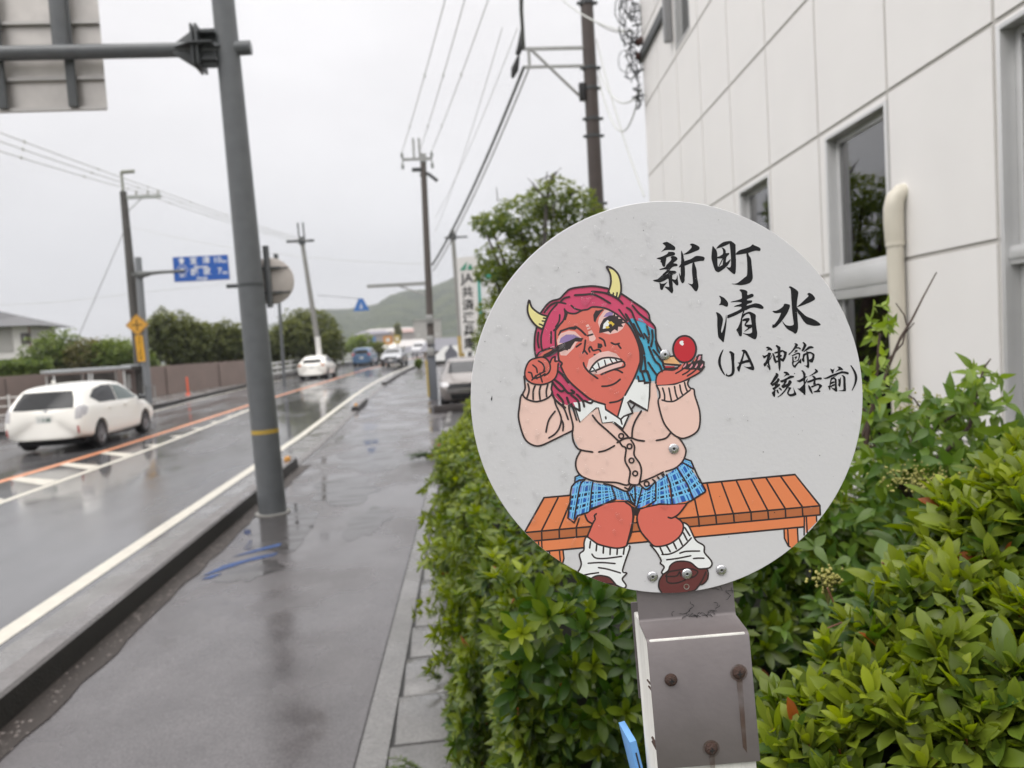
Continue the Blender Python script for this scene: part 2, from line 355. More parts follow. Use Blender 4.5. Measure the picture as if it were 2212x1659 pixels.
K('J','755 970 765 1150 750 1280; 870 1010 785 1320; 1092 920 1090 1205 940 1310; 1265 795 1325 950 1355 1265; 1435 690 1600 950 1690 1185; 1520 600 1690 700; 640 1065 690 1210 760 1290; 690 1100 760 1250',26,smooth=False)
# legs, socks, shoes
F(SKIN,'K','1130 360 1205 300 1460 180 1620 152 1760 155 1850 215 1885 330 1880 450 1850 600 1800 780 1770 860 1640 892 1480 872 1330 835 1175 700 1240 480 1180 470 1140 400')
F(SKIN,'L','830 285 930 245 1150 200 1320 200 1590 185 1470 320 1400 390 1490 450 1530 520 1520 620 1460 720 1350 800 1220 850 1080 862 1000 800 850 620 800 450 805 350')
F(OUT,'J','690 1285 800 1335 835 1365 800 1450 775 1450 745 1450 722 1370')
F(BEN,'L','752 370 775 370 770 475 742 475'); F(BED,'L','735 505 785 505 822 605 708 620')
F(WHT,'K','1150 715 1330 845 1500 890 1650 895 1790 860 1830 840 1820 920 1730 1240 1785 1290 1715 1380 1770 1480 1740 1530 1620 1480 1500 1345 1380 1330 1200 1370 990 1290 1055 1150 1025 1000 1100 930 1110 780')
F(SHOE,'K','1200 1385 1290 1340 1380 1328 1500 1350 1600 1450 1650 1500 1600 1530 1300 1500')
F(WHT,'L','1010 830 1100 872 1250 862 1380 800 1480 720 1530 620 1540 480 1620 540 1730 760 1860 850 1870 960 1970 1080 1985 1150 1940 1210 1800 1225 1650 1110 1500 1100 1350 1150 1290 1250 1205 1310 1180 1270 1225 1190 1165 1130 1175 1080 1100 950')
F(SHOE,'L','1210 1310 1290 1240 1320 1170 1400 1110 1520 1095 1650 1120 1760 1210 1910 1225 1920 1370 1850 1460 1790 1480 1720 1560 1500 1610 1180 1610 1140 1520 1150 1410')
K('K','1120 360 1160 450 1225 490; 1300 340 1270 370 1280 425 1240 500 1160 690 1150 710; 1150 700 1250 775 1330 825 1480 868 1640 890 1770 860 1800 790 1850 600 1882 450 1885 340 1860 225 1760 150',28)
K('K','1130 715 1105 800 1100 920 1030 990 1060 1150 1000 1280; 1820 850 1830 900 1720 1240 1785 1290 1715 1380 1775 1480 1740 1530 1620 1480; 1230 985 1270 1035 1340 1055 1480 1050 1705 1020; 1170 1130 1380 1120 1600 1135; 1335 1200 1480 1225 1685 1285; 1080 1325 1200 1300 1345 1280; 1210 1380 1290 1335 1380 1328 1500 1355 1570 1420 1625 1490; 1420 1455 1590 1465',26)
K('K','1207 780 1193 885; 1307 830 1297 930; 1415 870 1410 968; 1523 890 1519 990; 1637 890 1630 990; 1748 880 1733 985',28)
K('L','830 280 800 350 795 450 850 620 1000 800 1080 860 1220 850 1350 800 1460 715 1520 620 1530 520 1490 450 1400 385; 1580 190 1470 330 1400 385 1340 408 1290 395; 740 380 725 470 700 640 640 800',28)
K('L','1005 840 1100 950 1175 1080 1165 1130 1225 1190 1185 1270 1205 1305; 1540 480 1620 540 1730 760 1860 850 1870 960 1970 1080 1988 1150 1940 1205 1800 1225; 1190 990 1320 980 1450 920 1560 830 1660 725; 1475 970 1580 940 1790 935; 1265 1075 1450 1050 1650 1010; 1695 1055 1780 1048 1860 1050',26)
K('L','1160 880 1205 980; 1265 850 1322 945; 1375 805 1420 900; 1465 735 1515 840; 1530 640 1590 760; 1555 560 1635 690',28)
K('L','1205 1310 1290 1245 1320 1170 1400 1110 1520 1095 1650 1120 1770 1215 1910 1225 1922 1370 1850 1460 1790 1480 1715 1560 1600 1590; 1210 1305 1150 1400 1138 1510 1185 1600; 1250 1340 1300 1270 1450 1240 1620 1215 1760 1260 1710 1340 1600 1370; 1250 1340 1420 1335 1470 1270 1490 1330; 1265 1350 1270 1420 1330 1450 1450 1440 1560 1395; 1890 1270 1840 1390 1790 1470',24)
# hands
F(SKIN,'G','395 170 470 100 590 60 605 110 500 180 480 200 540 260 565 285 590 200 640 190 640 280 690 260 680 450 610 570 450 622 300 612 190 560 152 450 195 300 290 220 350 195')
F(SKIN,'H','1110 645 1103 520 1150 450 1230 402 1380 402 1500 315 1580 270 1700 285 1745 175 1835 150 1830 270 1872 270 1860 360 1790 440 1640 530 1480 602 1300 640')
F(PEA,'F','1215 1570 1330 1510 1385 1512 1480 1625 1230 1640'); F(RED,'H','1215 335 1400 340 1370 365 1240 365')
K('F','1300 1505 1385 1495; 1205 1620 1470 1640 1440 1690 1230 1700 1205 1640',28,smooth=False)
EG=' '.join('%d %d'%(1552+185*math.cos(q*math.pi/16),1387+214*math.sin(q*math.pi/16)) for q in range(32))
F(OUT,'F',' '.join('%d %d'%(1552+200*math.cos(q*math.pi/18),1387+229*math.sin(q*math.pi/18)) for q in range(36)))
F(RED,'F',' '.join('%d %d'%(1552+168*math.cos(q*math.pi/18),1387+198*math.sin(q*math.pi/18)) for q in range(36)))
F(WHT,'F','1470 1290 1480 1262 1510 1250 1532 1262 1528 1285 1540 1300 1522 1328 1495 1320',True)
F(OUT,'H','1500 380 1540 300 1575 255 1610 270 1605 310 1650 290 1690 240 1770 150 1838 145 1835 240 1875 265 1870 350 1800 420 1740 390 1650 400 1560 390')
F(SKIN,'H','1690 255 1730 195 1742 205 1715 260'); F(NAIL,'H','1755 250 1785 175 1812 172 1800 235'); F(NAIL,'H','1522 360 1575 285 1580 320 1545 362'); F(NAIL,'H','1625 365 1672 300 1682 325 1650 368'); F(NAIL,'H','1710 360 1755 290 1762 320 1735 365'); F(NAIL,'H','1798 355 1840 295 1848 325 1815 368')
K('H','1090 610 1105 500 1150 440 1230 398 1380 398 1490 315; 1110 650 1300 640 1480 600 1640 525 1790 440 1868 350; 1410 455 1480 415 1560 360; 1520 475 1600 430 1660 370; 1595 495 1680 440 1760 370',26)
K('G','345 190 400 110 560 55; 480 185 560 165 600 110; 560 290 590 215 640 185; 640 190 640 260 690 250; 350 205 250 240 190 320 155 450 185 550 290 620 450 630 600 570 670 470 690 300; 350 205 450 195 530 250 565 350 540 440 470 490; 375 255 440 300 470 370 455 420; 285 320 340 370 355 440; 215 435 260 450 280 520; 270 560 330 500 400 460 480 420; 290 540 400 510 480 460; 410 510 435 590; 330 490 350 540; 400 450 410 500',27)
F(NAIL,'G','655 240 672 165 690 180 680 250')
# cuffs, sleeve and cardigan lines
K('G','145 500 155 600 160 700 125 790 190 865 340 905 500 860 595 775 580 700 600 590; 205 620 225 720 190 845; 320 650 290 740 290 870; 415 640 390 740 400 870; 525 630 500 730 505 825; 110 790 85 850 75 950 55 1150 110 1390 180 1530 300 1605 420 1605 600 1525 915 1370',28)
K('G','630 850 650 950 710 1080 740 1190 710 1320 640 1420 540 1485; 640 1060 540 1200 495 1390; 740 1190 770 1260 765 1370; 860 970 870 1060 920 1250 925 1340 915 1400; 690 930 780 1010 850 1190',28)
K('E','915 2690 925 2830 980 2950 1060 3000 1240 3030; 1050 3010 985 3130 970 3250 1010 3360 1090 3430 1250 3490 1420 3510 1620 3520 1770 3560 1830 3540; 1420 3540 1560 3570 1790 3660 1900 3560; 1340 3030 1460 3000 1590 2930',28)
K('G','905 940 985 1200; 960 990 1040 1230 1140 1110 1310 990 1345 1010 1400 1240 1625 1215',28,smooth=False)
K('G','1240 1125 1330 1240 1500 1390 1670 1550; 1570 1235 1700 1350 1830 1490; 1635 1560 1740 1500 1850 1485 1960 1520 2065 1535; 2020 1055 1930 1200 1880 1340 1870 1480',30)
K('I','1670 260 1710 330 1775 380 1760 570 1840 740 1825 930 1970 950 2000 860; 1855 240 1910 340 1905 480 1990 610 2020 740 1990 940',28,smooth=True)
K('J','830 940 940 1030 1080 910; 850 910 1050 830 1210 750; 1250 740 1400 690 1520 580 1570 450 1560 360 1480 230 1370 140; 1210 780 1225 800; 1040 870 1080 900; 1120 830 1145 860; 1190 790 1210 830',26,smooth=True)
K('J','690 960 640 1060; 595 1000 635 1020',26)
for t,x,y in (('I',1697,175),('I',1830,340),('I',1862,567),('I',1921,773),('J',945,940)):
    K(t,' '.join('%.0f %.0f'%(x+38*math.cos(q*math.pi/8),y+38*math.sin(q*math.pi/8)) for q in range(17)),26)
F(CARD,'H','1110 655 1400 640 1620 560 1600 620 1640 690 1710 720 1720 820 1790 1050 1790 1300 1720 1420 1560 1495 1440 1470 1330 1390 1210 1220 1130 930 1160 800 1105 670')
K('H','1100 640 1145 740 1155 830 1130 920 1210 1220 1330 1390 1440 1470 1550 1490 1720 1410 1790 1290 1790 1060 1715 810 1700 710 1640 690 1600 620 1625 540; 1190 880 1300 905 1420 880 1640 720; 1200 690 1230 800 1230 880; 1300 690 1320 790 1340 890; 1390 665 1410 780 1440 860; 1475 640 1490 730 1520 800; 1550 600 1570 680 1595 745',28)
K('H','1330 1400 1250 1490 1100 1525',28)
# collar, neck
F(SKIN,'G','1250 880 1750 750 1725 870 1650 1155 1460 1035 1430 940'); F(WHT,'G','930 920 1250 885 1440 960 1465 1040 1640 1160 1700 1190 1630 1215 1400 1242 1340 995 1290 1000 1045 1225 975 1010')
F(WHT,'H','755 550 990 600 985 800 960 1050 680 890 640 915 730 1090 560 1170 480 1150 560 870 615 780'); F(WHT,'H','480 1165 655 1135 562 1345 400 1240')
K('G','1250 895 1435 950 1450 1030 1640 1155 1690 1190 1710 1265; 1730 840 1640 1150; 1690 1190 1740 1140 1885 1085 1870 1040',27,smooth=False)
K('H','720 1090 640 915 670 890 960 1050 990 820 995 600; 700 1030 760 950; 655 1135 560 1350; 430 1240 560 1340; 290 1150 292 1180',27,smooth=False)
# face
F(SKIN,'E','690 1010 850 800 1060 765 1240 718 1400 735 1650 830 1790 980 1900 1150 1990 1400 2010 1550 1990 1640 1900 1860 1770 2100 1640 2200 1430 2270 1250 2200 1100 2110 850 1890 740 1680 690 1400 645 1150')
F(PALE,'E','670 1250 720 1140 860 1090 960 1105 1075 1215 980 1290 940 1370 820 1490 730 1485 700 1400'); F(SHL,'E','705 1285 730 1210 820 1152 940 1152 1035 1200 900 1250 780 1290')
F(OUT,'E','670 1330 780 1285 880 1248 975 1198 1095 1210 1060 1270 960 1265 920 1320 880 1385 850 1390 845 1410 800 1400 730 1430 690 1440 650 1400')
F(GRY,'E',' '.join('%.0f %.0f'%(730+62*math.cos(q*.4)-10*math.sin(q*.4),1352-25*math.cos(q*.4)+38*math.sin(q*.4)) for q in range(16)))
K('E','470 1500 600 1430 680 1370',60); K('E','570 1495 665 1430',20,GRY); K('E','560 1350 640 1330; 555 1370 620 1385',22,OUT); K('E','565 1358 635 1340',12,NAIL)
F(OUT,'E','680 1170 720 1085 860 1035 955 1020 965 1015 1010 1035 960 1080 860 1070 745 1110 705 1170'); K('E','965 1025 1040 1075 1130 1160',34)
F(PALE,'F','165 960 185 880 275 752 420 790 560 900 600 980 560 1060 480 1122 350 1150 230 1122 190 1040'); F(SHL,'F','250 875 300 810 350 788 410 805 400 850 330 862')
F(OUT,'F','180 1132 200 1000 255 900 350 850 410 845 430 800 445 860 500 850 490 900 560 900 560 945 625 960 540 985 570 1030 490 1030 482 1100 430 1070 385 1105 370 1135 330 1100 250 1120')
F(WHT,'F','242 1062 255 985 320 918 345 940 300 1000 290 1055'); F(GOLD,'F','290 1055 290 1000 330 950 380 942 430 985 400 1020 330 1055'); F(OUT,'F',' '.join('%.0f %.0f'%(366+30*math.cos(q*.5),1015+30*math.sin(q*.5)) for q in range(12))); F(WHT,'F',' '.join('%.0f %.0f'%(310+34*math.cos(q*.5),988+34*math.sin(q*.5)) for q in range(12)))
F(OUT,'E','1250 840 1290 765 1330 770 1400 745 1420 760 1370 800 1310 890 1285 960 1258 940')
for q in ('1130 1010 1170 985 1187 1020 1145 1037','1150 1055 1195 1035 1207 1055 1160 1077','1170 1105 1225 1080 1292 1210 1280 1242 1230 1267 1188 1250'): F(PALE,'E',q)
K('E','1125 1245 1105 1400 1080 1445; 1105 1400 1155 1465; 1350 1205 1420 1250 1445 1335; 1195 1430 1180 1385 1210 1350 1250 1410 1340 1392 1370 1440 1330 1490 1268 1475; 1160 1172 1240 1150; 980 1350 1055 1298; 1540 1285 1600 1310 1665 1296; 1645 1312 1690 1372',30)
F(OUT,'E','1320 1290 1385 1300 1402 1340 1370 1377 1318 1368'); 
F(PALE,'G','1145 370 1180 230 1350 120 1490 95 1620 140 1700 235 1725 290 1700 340 1450 420 1340 468 1230 470 1170 422'); F(WHT,'G','1205 410 1240 350 1300 285 1400 228 1540 212 1690 242 1500 292 1300 385 1240 435')
K('G','1195 410 1250 320 1340 238 1450 203 1580 207 1705 235; 1190 430 1310 400 1450 340 1600 288 1725 262 1748 340 1610 382 1500 420 1378 472; 1590 392 1650 405 1715 442; 1095 285 1110 340 1180 430 1320 535; 1390 660 1480 655 1590 618 1680 550; 1515 922 1640 900 1725 855',30)
K('G','1245 360 1300 435; 1325 285 1350 365; 1430 245 1450 325; 1520 222 1560 290; 1600 220 1640 275',22)
# front hair, horns, hair lines
F(PINK,'E','430 1390 415 1290 430 1130 540 830 670 670 900 600 1240 600 1680 780 1900 900 2160 1000 2230 1050 1960 905 1940 890 1860 880 1800 960 1680 865 1560 785 1420 728 1240 712 1160 752 1060 768 960 815 850 808 800 760 800 830 770 930 700 1010 650 1110 640 1330 560 1350')
K('E','335 1520 312 1380 316 1180 345 1040; 415 800 510 675 590 615 715 577 800 490 900 418 1150 382 1300 382 1480 415; 1700 500 1850 600 2112 788 2160 935 2240 1045 2258 1250 2345 1430 2362 1600 2395 1690',30)
K('E','432 1390 418 1290 430 1130 540 830 670 670; 648 1335 645 1110 660 1070 720 990; 790 745 802 830 770 930 700 1010 620 1090; 800 765 850 805 960 818 1070 768 1160 752 1240 712 1420 728 1560 788 1680 870 1790 970 1870 1080 1950 1250 1992 1400 2002 1560 1985 1640 1900 1860 1760 2120; 700 1410 690 1460 700 1560 750 1610 730 1660 740 1680 850 1880 1100 2108 1250 2210 1440 2270',30)
K('E','900 690 960 740 1060 770; 470 800 560 690 680 640 810 660; 735 620 790 570 870 550; 955 522 1100 515 1230 507 1350 550 1520 652; 1230 465 1330 470 1480 500 1640 580 1720 658; 1880 690 1990 820 2170 955; 1787 722 1860 780 1920 920 2060 1215; 1662 755 1790 930; 375 1120 362 1250 380 1360; 578 1110 575 1290; 715 840 705 940 650 1030; 830 820 800 910',30)
K('F','735 985 790 1100 850 1180; 760 1050 800 1180 870 1330 905 1465; 945 1010 980 1150 970 1280; 905 1140 980 1250; 1030 1085 1040 1200 1015 1340; 980 1350 1070 1560 1150 1640 1190 1740; 1050 1400 1130 1500 1200 1590; 910 1505 930 1720; 970 1600 1060 1740 1110 1800; 1090 1260 1120 1400 1160 1450',34)
K('F','610 830 700 980 770 1110 830 1290 870 1450 865 1600 850 1740 945 1740 1000 1890',40); K('H','805 500 820 580 900 575 905 605 1000 600; 870 440 910 570; 960 420 1005 560',30,smooth=False)
K('G','690 420 760 480 850 600; 600 600 680 700 740 740 790 720; 640 560 740 640 840 760 920 770 950 760; 680 790 760 890 770 950; 830 840 880 960 1000 1030 1035 1050; 900 800 1010 900 1035 1050; 990 790 1080 890 1105 985; 900 720 945 750; 1110 890 1210 930 1245 890; 590 770 640 870 740 960 800 1000',36)
F(CREAM,'E','225 640 262 735 400 835 520 860 440 1065 340 1015 250 890 210 770'); F(CREAM,'E','1500 95 1580 130 1665 230 1692 350 1685 470 1645 580 1485 490 1525 350 1528 200')
K('E','440 1068 335 1010 240 890 200 760 225 605 270 720 400 822 525 862; 1485 490 1530 340 1522 190 1465 72 1565 102 1655 205 1692 350 1690 480 1650 582; 440 1068 520 860; 1470 490 1560 530 1655 582',31)
K('E','390 985 455 1012; 435 935 492 948; 455 890 512 898; 1508 478 1495 515; 1572 492 1562 545; 1632 485 1620 565',26)
figure=a
# lettering
t_=Art(); t_.z=.0002
def T(t,*polys):
    for q in polys: t_.fill(0,catmull(art(t,S(q)),True,3),dz=2e-6)
T('A','242 130 305 110 345 125 410 165 440 195 443 225 425 242 360 238 290 242 250 255 218 270 250 235 275 205 288 180 270 160',
 '145 372 230 345 300 310 328 288 335 268 400 270 430 280 442 302 425 325 380 335 310 358 300 380 290 440 280 500 255 508 235 485 225 450 205 420 215 400 185 390',
 '410 335 450 345 478 370 475 395 440 425 415 450 470 460 480 485 465 498 420 505 385 525 360 555 330 600 260 650 170 700 190 680 260 610 310 560 270 550 210 558 190 548 220 535 280 515 310 470 360 420 382 385 370 350',
 '90 722 160 705 240 660 330 610 332 572 385 570 440 573 462 595 450 615 400 640 395 700 400 760 408 860 412 890 395 932 370 920 330 880 270 825 328 830 345 825 340 760 330 700 280 725 210 755 150 750 110 742',
 '190 760 225 780 280 770 320 745 290 790 260 830 245 870 215 878 200 850 195 800','395 705 440 715 465 690 478 640 485 720 495 780 480 808 450 795 415 755 400 735',
 '680 150 710 135 750 145 810 175 833 205 820 235 760 262 690 290 625 310 570 310 620 280 680 230 705 190 695 168','538 250 570 310 580 370 590 420 600 600 595 680 590 740 565 772 540 755 515 690 503 600 520 640 530 640 530 500 538 400',
 '500 520 520 480 560 440 600 415 700 380 775 335 860 340 905 355 914 380 895 412 850 415 770 430 700 450 600 490 530 510','720 450 745 440 760 480 785 560 790 650 805 740 815 820 800 880 775 902 745 880 700 820 648 772 690 785 725 775 722 700 712 600 712 500',
 '1042 175 1070 205 1100 240 1115 300 1118 400 1130 510 1200 480 1255 510 1170 578 1130 595 1085 570 1060 510 1030 410 1022 350 1028 260',
 '1100 235 1115 190 1170 140 1230 108 1320 95 1350 105 1400 145 1408 170 1410 300 1415 440 1410 590 1390 625 1360 612 1310 570 1260 512 1325 515 1335 400 1325 250 1310 140 1290 150 1210 185 1150 205 1115 215',
 '1185 200 1225 215 1250 250 1255 290 1300 285 1305 310 1270 345 1258 380 1258 440 1330 385 1300 460 1255 510 1200 500 1205 440 1203 380 1120 375 1120 350 1160 335 1205 300 1205 240','1190 390 1205 395 1150 500 1130 515',
 '1410 310 1430 275 1480 240 1560 215 1640 185 1680 150 1710 165 1790 200 1808 230 1795 255 1740 250 1680 262 1620 285 1540 300 1450 315','1585 285 1610 290 1625 330 1655 380 1668 500 1682 640 1680 700 1650 755 1590 785 1500 802 1420 795 1340 778 1420 775 1490 730 1550 680 1590 640 1595 500 1590 380 1582 320')
T('B','303 252 350 265 400 300 440 350 450 390 435 425 400 420 355 400 303 400 325 370 332 320 320 280','255 515 295 525 340 565 367 625 360 690 340 780 337 820 348 845 370 790 395 700 410 620 417 552 425 640 415 760 398 880 380 985 365 992 335 960 293 910 280 800 275 700 275 600 265 550',
 '630 162 655 148 720 160 758 185 757 240 820 220 850 228 857 250 840 272 760 305 755 325 825 325 833 345 815 365 760 385 750 410 850 380 890 372 960 385 1010 425 1015 445 1000 462 950 455 870 440 800 450 745 480 710 490 600 550 520 585 445 612 435 590 437 565 470 548 540 520 640 470 665 440 640 425 590 425 540 428 575 405 640 385 665 360 600 350 500 355 500 345 600 320 665 295 668 250 660 195',
 '690 495 712 495 685 560 680 600 672 700 672 830 668 885 650 902 625 890 608 845 580 800 605 760 640 680 665 570','680 560 720 530 785 505 845 527 890 560 890 640 900 750 915 850 905 920 880 948 840 935 760 890 680 850 745 858 800 855 830 835 832 780 825 700 810 600 800 560 780 540 740 550 700 585 680 610',
 '680 655 690 625 740 610 785 608 790 640 760 680 735 712 790 712 830 715 830 755 800 775 705 830 740 790 765 765 715 735 712 705 735 660 700 655',
 '1422 120 1435 100 1480 115 1545 160 1570 190 1570 230 1555 330 1548 420 1552 500 1560 620 1568 740 1560 810 1540 850 1515 858 1480 830 1400 785 1345 720 1310 650 1345 690 1380 720 1440 732 1495 715 1495 660 1480 560 1470 450 1460 300 1452 170 1440 130',
 '1158 497 1220 490 1280 460 1330 420 1350 380 1420 390 1437 405 1430 450 1390 540 1320 640 1260 710 1210 755 1170 765 1155 750 1163 705 1180 715 1220 670 1260 610 1290 540 1295 525 1230 530 1190 525',
 '1715 225 1745 205 1790 225 1830 270 1840 300 1820 325 1740 365 1640 405 1550 432 1600 385 1680 310 1735 255','1548 440 1580 470 1630 520 1700 580 1800 620 1880 665 1930 712 1900 728 1820 732 1740 715 1700 700 1650 650 1600 570 1560 520')
T('C','308 290 320 298 290 380 265 470 257 560 262 640 290 740 330 830 362 890 352 900 310 865 250 770 205 670 192 590 200 510 230 420 270 340','455 350 485 322 525 340 580 385 582 430 580 600 588 720 590 790 575 860 530 915 470 938 410 932 372 905 385 880 405 855 408 890 435 900 475 885 510 850 520 780 520 640 505 500 495 410 475 370',
 '755 320 775 295 820 290 845 310 830 370 800 480 775 590 750 660 725 740 708 805 690 812 665 790 645 715 680 680 705 610 740 520 775 420 790 350','820 290 880 330 930 420 990 550 1030 640 1055 710 1060 750 1045 780 1020 782 960 765 900 740 850 710 795 675 850 698 910 705 975 695 980 680 945 600 900 500 850 400 825 340','662 597 700 598 780 565 900 530 940 545 950 590 860 605 760 635 690 625',
 '1338 235 1390 218 1440 240 1485 275 1490 300 1475 318 1430 300 1380 310 1335 330 1365 300 1380 270','1258 420 1300 435 1370 405 1385 375 1400 360 1455 372 1455 410 1430 500 1425 530 1420 620 1435 660 1448 750 1435 782 1415 770 1390 720 1350 670 1385 665 1382 620 1345 660 1315 695 1290 670 1280 630 1320 590 1360 500 1370 450 1330 480 1290 500 1265 460','1455 460 1490 410 1470 480 1430 545 1430 510',
 '1490 380 1520 380 1550 440 1570 500 1590 550 1640 545 1640 580 1595 595 1580 618 1550 595 1520 530 1510 460','1530 375 1560 345 1620 330 1690 305 1740 300 1830 345 1840 365 1825 450 1790 530 1755 582 1725 570 1690 545 1690 490 1740 500 1765 430 1770 380 1740 340 1680 360 1620 375 1560 382','1570 195 1600 178 1650 205 1688 240 1685 330 1690 560 1692 680 1680 760 1665 802 1648 760 1635 660 1625 540 1620 350 1610 250 1580 215','1570 470 1590 440 1640 415 1700 415 1722 435 1700 460 1640 470 1600 478')
T('D','578 150 610 132 650 150 668 175 660 200 640 240 590 290 540 340 480 400 455 422 440 405 450 385 500 340 550 270 595 190 600 165','640 240 690 230 730 255 738 280 715 285 670 262 630 265','590 310 640 300 665 320 640 340 590 365 565 370 600 335',
 '515 430 560 405 640 365 690 360 722 385 720 430 705 500 690 540 640 570 580 590 540 620 530 560 530 480 530 455 560 460 570 560 600 565 660 535 680 480 685 410 650 400 580 430 530 440','580 480 620 450 650 455 640 490 600 530 585 545 605 500','525 580 560 560 565 660 600 650 650 600 680 570 650 560 700 550 735 500 748 560 748 610 730 620 690 610 640 670 605 722 580 718 545 690 528 640',
 '775 125 805 108 850 145 875 180 870 200 840 260 800 320 770 330 755 300 790 230 805 160','800 340 830 300 860 270 920 215 990 205 1035 225 1043 245 1025 258 960 265 900 300 850 325 815 345','790 400 850 370 905 345 900 400 870 410 835 440 820 500 825 560 810 588 780 570 757 525 780 480','905 345 960 340 1020 365 1062 400 1065 440 1050 530 1020 590 995 600 940 575 935 530 990 500 1015 440 1000 400 950 380 905 395','870 330 910 345 920 420 935 560 940 680 925 728 905 735 870 700 810 665 850 672 882 660 885 580 875 480 870 400',
 '135 848 170 855 200 880 203 905 185 950 140 1010 90 1070 50 1110 110 1070 160 1020 180 975 215 980 232 1005 215 1050 180 1100 230 1110 240 1135 220 1165 160 1210 105 1258 75 1250 55 1210 110 1180 100 1140 60 1165 30 1140 5 1105 30 1060 80 970 130 890','100 1262 140 1260 125 1310 122 1390 110 1420 85 1415 45 1340 50 1310 85 1280','150 1265 190 1245 195 1280 215 1320 205 1342 180 1330 160 1300','200 1210 240 1200 270 1230 285 1255 270 1270 245 1255',
 '322 835 355 815 410 825 455 865 465 890 450 905 400 905 355 925 322 950 350 910 375 870 345 858','240 1030 280 1020 370 980 450 930 490 910 560 918 578 938 560 958 500 975 420 1010 380 1040 340 1060 290 1075 260 1070','345 1045 400 1030 395 1070 360 1120 420 1100 445 1030 490 1025 520 1065 510 1095 470 1150 440 1180 400 1180 350 1200 310 1215 290 1195 270 1160 310 1120 330 1080','400 1170 450 1170 400 1240 330 1330 250 1400 200 1425 170 1420 210 1400 290 1320 350 1250','440 1190 505 1200 490 1240 450 1310 455 1350 520 1350 570 1320 565 1250 550 1185 590 1270 625 1330 630 1370 600 1390 550 1405 490 1410 450 1395 415 1350 410 1310 440 1230',
 '745 795 780 785 820 820 850 870 850 930 885 930 890 945 850 975 840 1050 845 1180 850 1300 840 1375 820 1370 780 1330 720 1280 665 1230 660 1215 700 1220 760 1170 800 1120 795 1040 760 1050 700 1070 635 1030 690 1020 760 980 795 950 790 880 770 820','850 1050 905 975 880 1050 845 1110','1070 760 1095 753 1140 790 1150 815 1130 840 1060 875 990 910 920 930 960 905 1040 850 1085 800','885 1050 950 1025 1050 985 1150 960 1220 955 1240 980 1225 1005 1150 1010 1080 1025 1000 1060 910 1085 890 1075','1005 920 1040 915 1090 950 1100 985 1085 1060 1095 1110 1060 1130 1030 1120 1045 1050 1040 970','915 1140 950 1160 985 1220 1010 1290 1020 1340 1005 1348 960 1290 920 1210','980 1170 1050 1140 1140 1100 1190 1110 1240 1140 1247 1160 1220 1200 1180 1250 1200 1270 1205 1295 1190 1305 1120 1310 1050 1312 1040 1295 1100 1270 1140 1240 1165 1190 1170 1150 1120 1150 1050 1180 1000 1200',
 '1440 740 1480 760 1515 765 1545 735 1530 780 1520 840 1500 862 1480 845 1455 790','1605 700 1670 698 1720 730 1750 765 1730 780 1680 780 1620 800 1560 830 1610 780 1640 745 1630 715','1268 965 1330 960 1440 905 1560 860 1680 820 1720 805 1830 818 1880 840 1882 865 1860 885 1800 865 1730 858 1640 880 1500 935 1380 985 1320 988','1500 950 1630 885 1540 945 1470 990','1455 975 1490 960 1470 1040 1455 1120 1445 1200 1440 1255 1425 1255 1400 1200 1385 1160 1420 1150 1435 1060','1470 985 1510 955 1550 960 1590 1000 1595 1050 1600 1180 1610 1270 1590 1298 1560 1285 1500 1235 1460 1195 1530 1215 1550 1200 1550 1100 1545 1010 1520 995 1480 1010','1450 1100 1480 1060 1540 1050 1540 1085 1500 1100 1460 1120','1450 1165 1490 1130 1545 1115 1545 1150 1500 1170 1455 1190','1630 990 1660 1000 1690 950 1695 1040 1690 1120 1680 1170 1660 1178 1630 1140 1640 1080','1710 910 1740 900 1790 930 1805 965 1808 1060 1815 1180 1818 1260 1805 1285 1760 1285 1630 1270 1720 1260 1755 1240 1755 1150 1755 1050 1750 960 1735 925',
 '1928 675 1945 668 2010 750 2060 840 2088 930 2085 1020 2050 1130 2000 1220 1970 1268 1955 1262 1990 1180 2020 1080 2030 980 2020 890 1980 780')
# ------------------------------------------------------------------ ground, road, pavements (structure)
def strip(name,xs,Ys,m,z=0.0,curve=True,kind='structure',thick=None):
    """long sheet between edge functions xs(Y)->(x0,x1), cut at Ys"""
    mb=MB(); vs=[]
    for Y in Ys:
        x0,x1=xs(Y); c=rx(Y) if curve else 0
        k=6
        for j in range(k+1): vs.append((x0+(x1-x0)*j/k+c,Y,gz(Y)+z))
    k=7; fs=[(i*k+j,i*k+j+1,(i+1)*k+j+1,(i+1)*k+j) for i in range(len(Ys)-1) for j in range(6)]
    mb.add(vs,fs); o=mb.build(name,m,smooth=True); o['kind']=kind; return o
YS=[-12,-4,0,2,4,6,8,10,12,14,16,18,20,23,26,29,32,36,40,45,50,55,60,66,72,80,90,105,125,150,190]
gY=[-900,-200,-50,-12,0,18,30,45,60,80,100,125,150,200,400,900,1600,3000]
mb=MB(); gx=[-3000,-900,-300,-100,-40,-14,-5,0,6,20,60,200,700,2500]
mb.add([(x+(rx(Y) if Y<150 else rx(150)),Y,gz(Y)-.06) for Y in gY for x in gx],[(i*14+j,i*14+j+1,(i+1)*14+j+1,(i+1)*14+j) for i in range(len(gY)-1) for j in range(13)])
mb.build('ground',M['ground'],smooth=True)['kind']='structure'
strip('road',lambda Y:(-11.0-max(0,min(2.6,(28-Y)*.48)),-2.36),YS,M['road'])
GX=lambda Y:-.64+.044*Y            # crack between the asphalt pavement and the gutter
strip('pavement',lambda Y:(-2.36,min(GX(Y),.6)),[y for y in YS if y<=60],M['walk'],z=.004)
strip('gutter',lambda Y:(min(GX(Y),.6)+.012,min(GX(Y),.6)+.16-.02*min(Y,8)/8),[y for y in YS if y<=36],M['concrete_wet'],z=.012,curve=False)
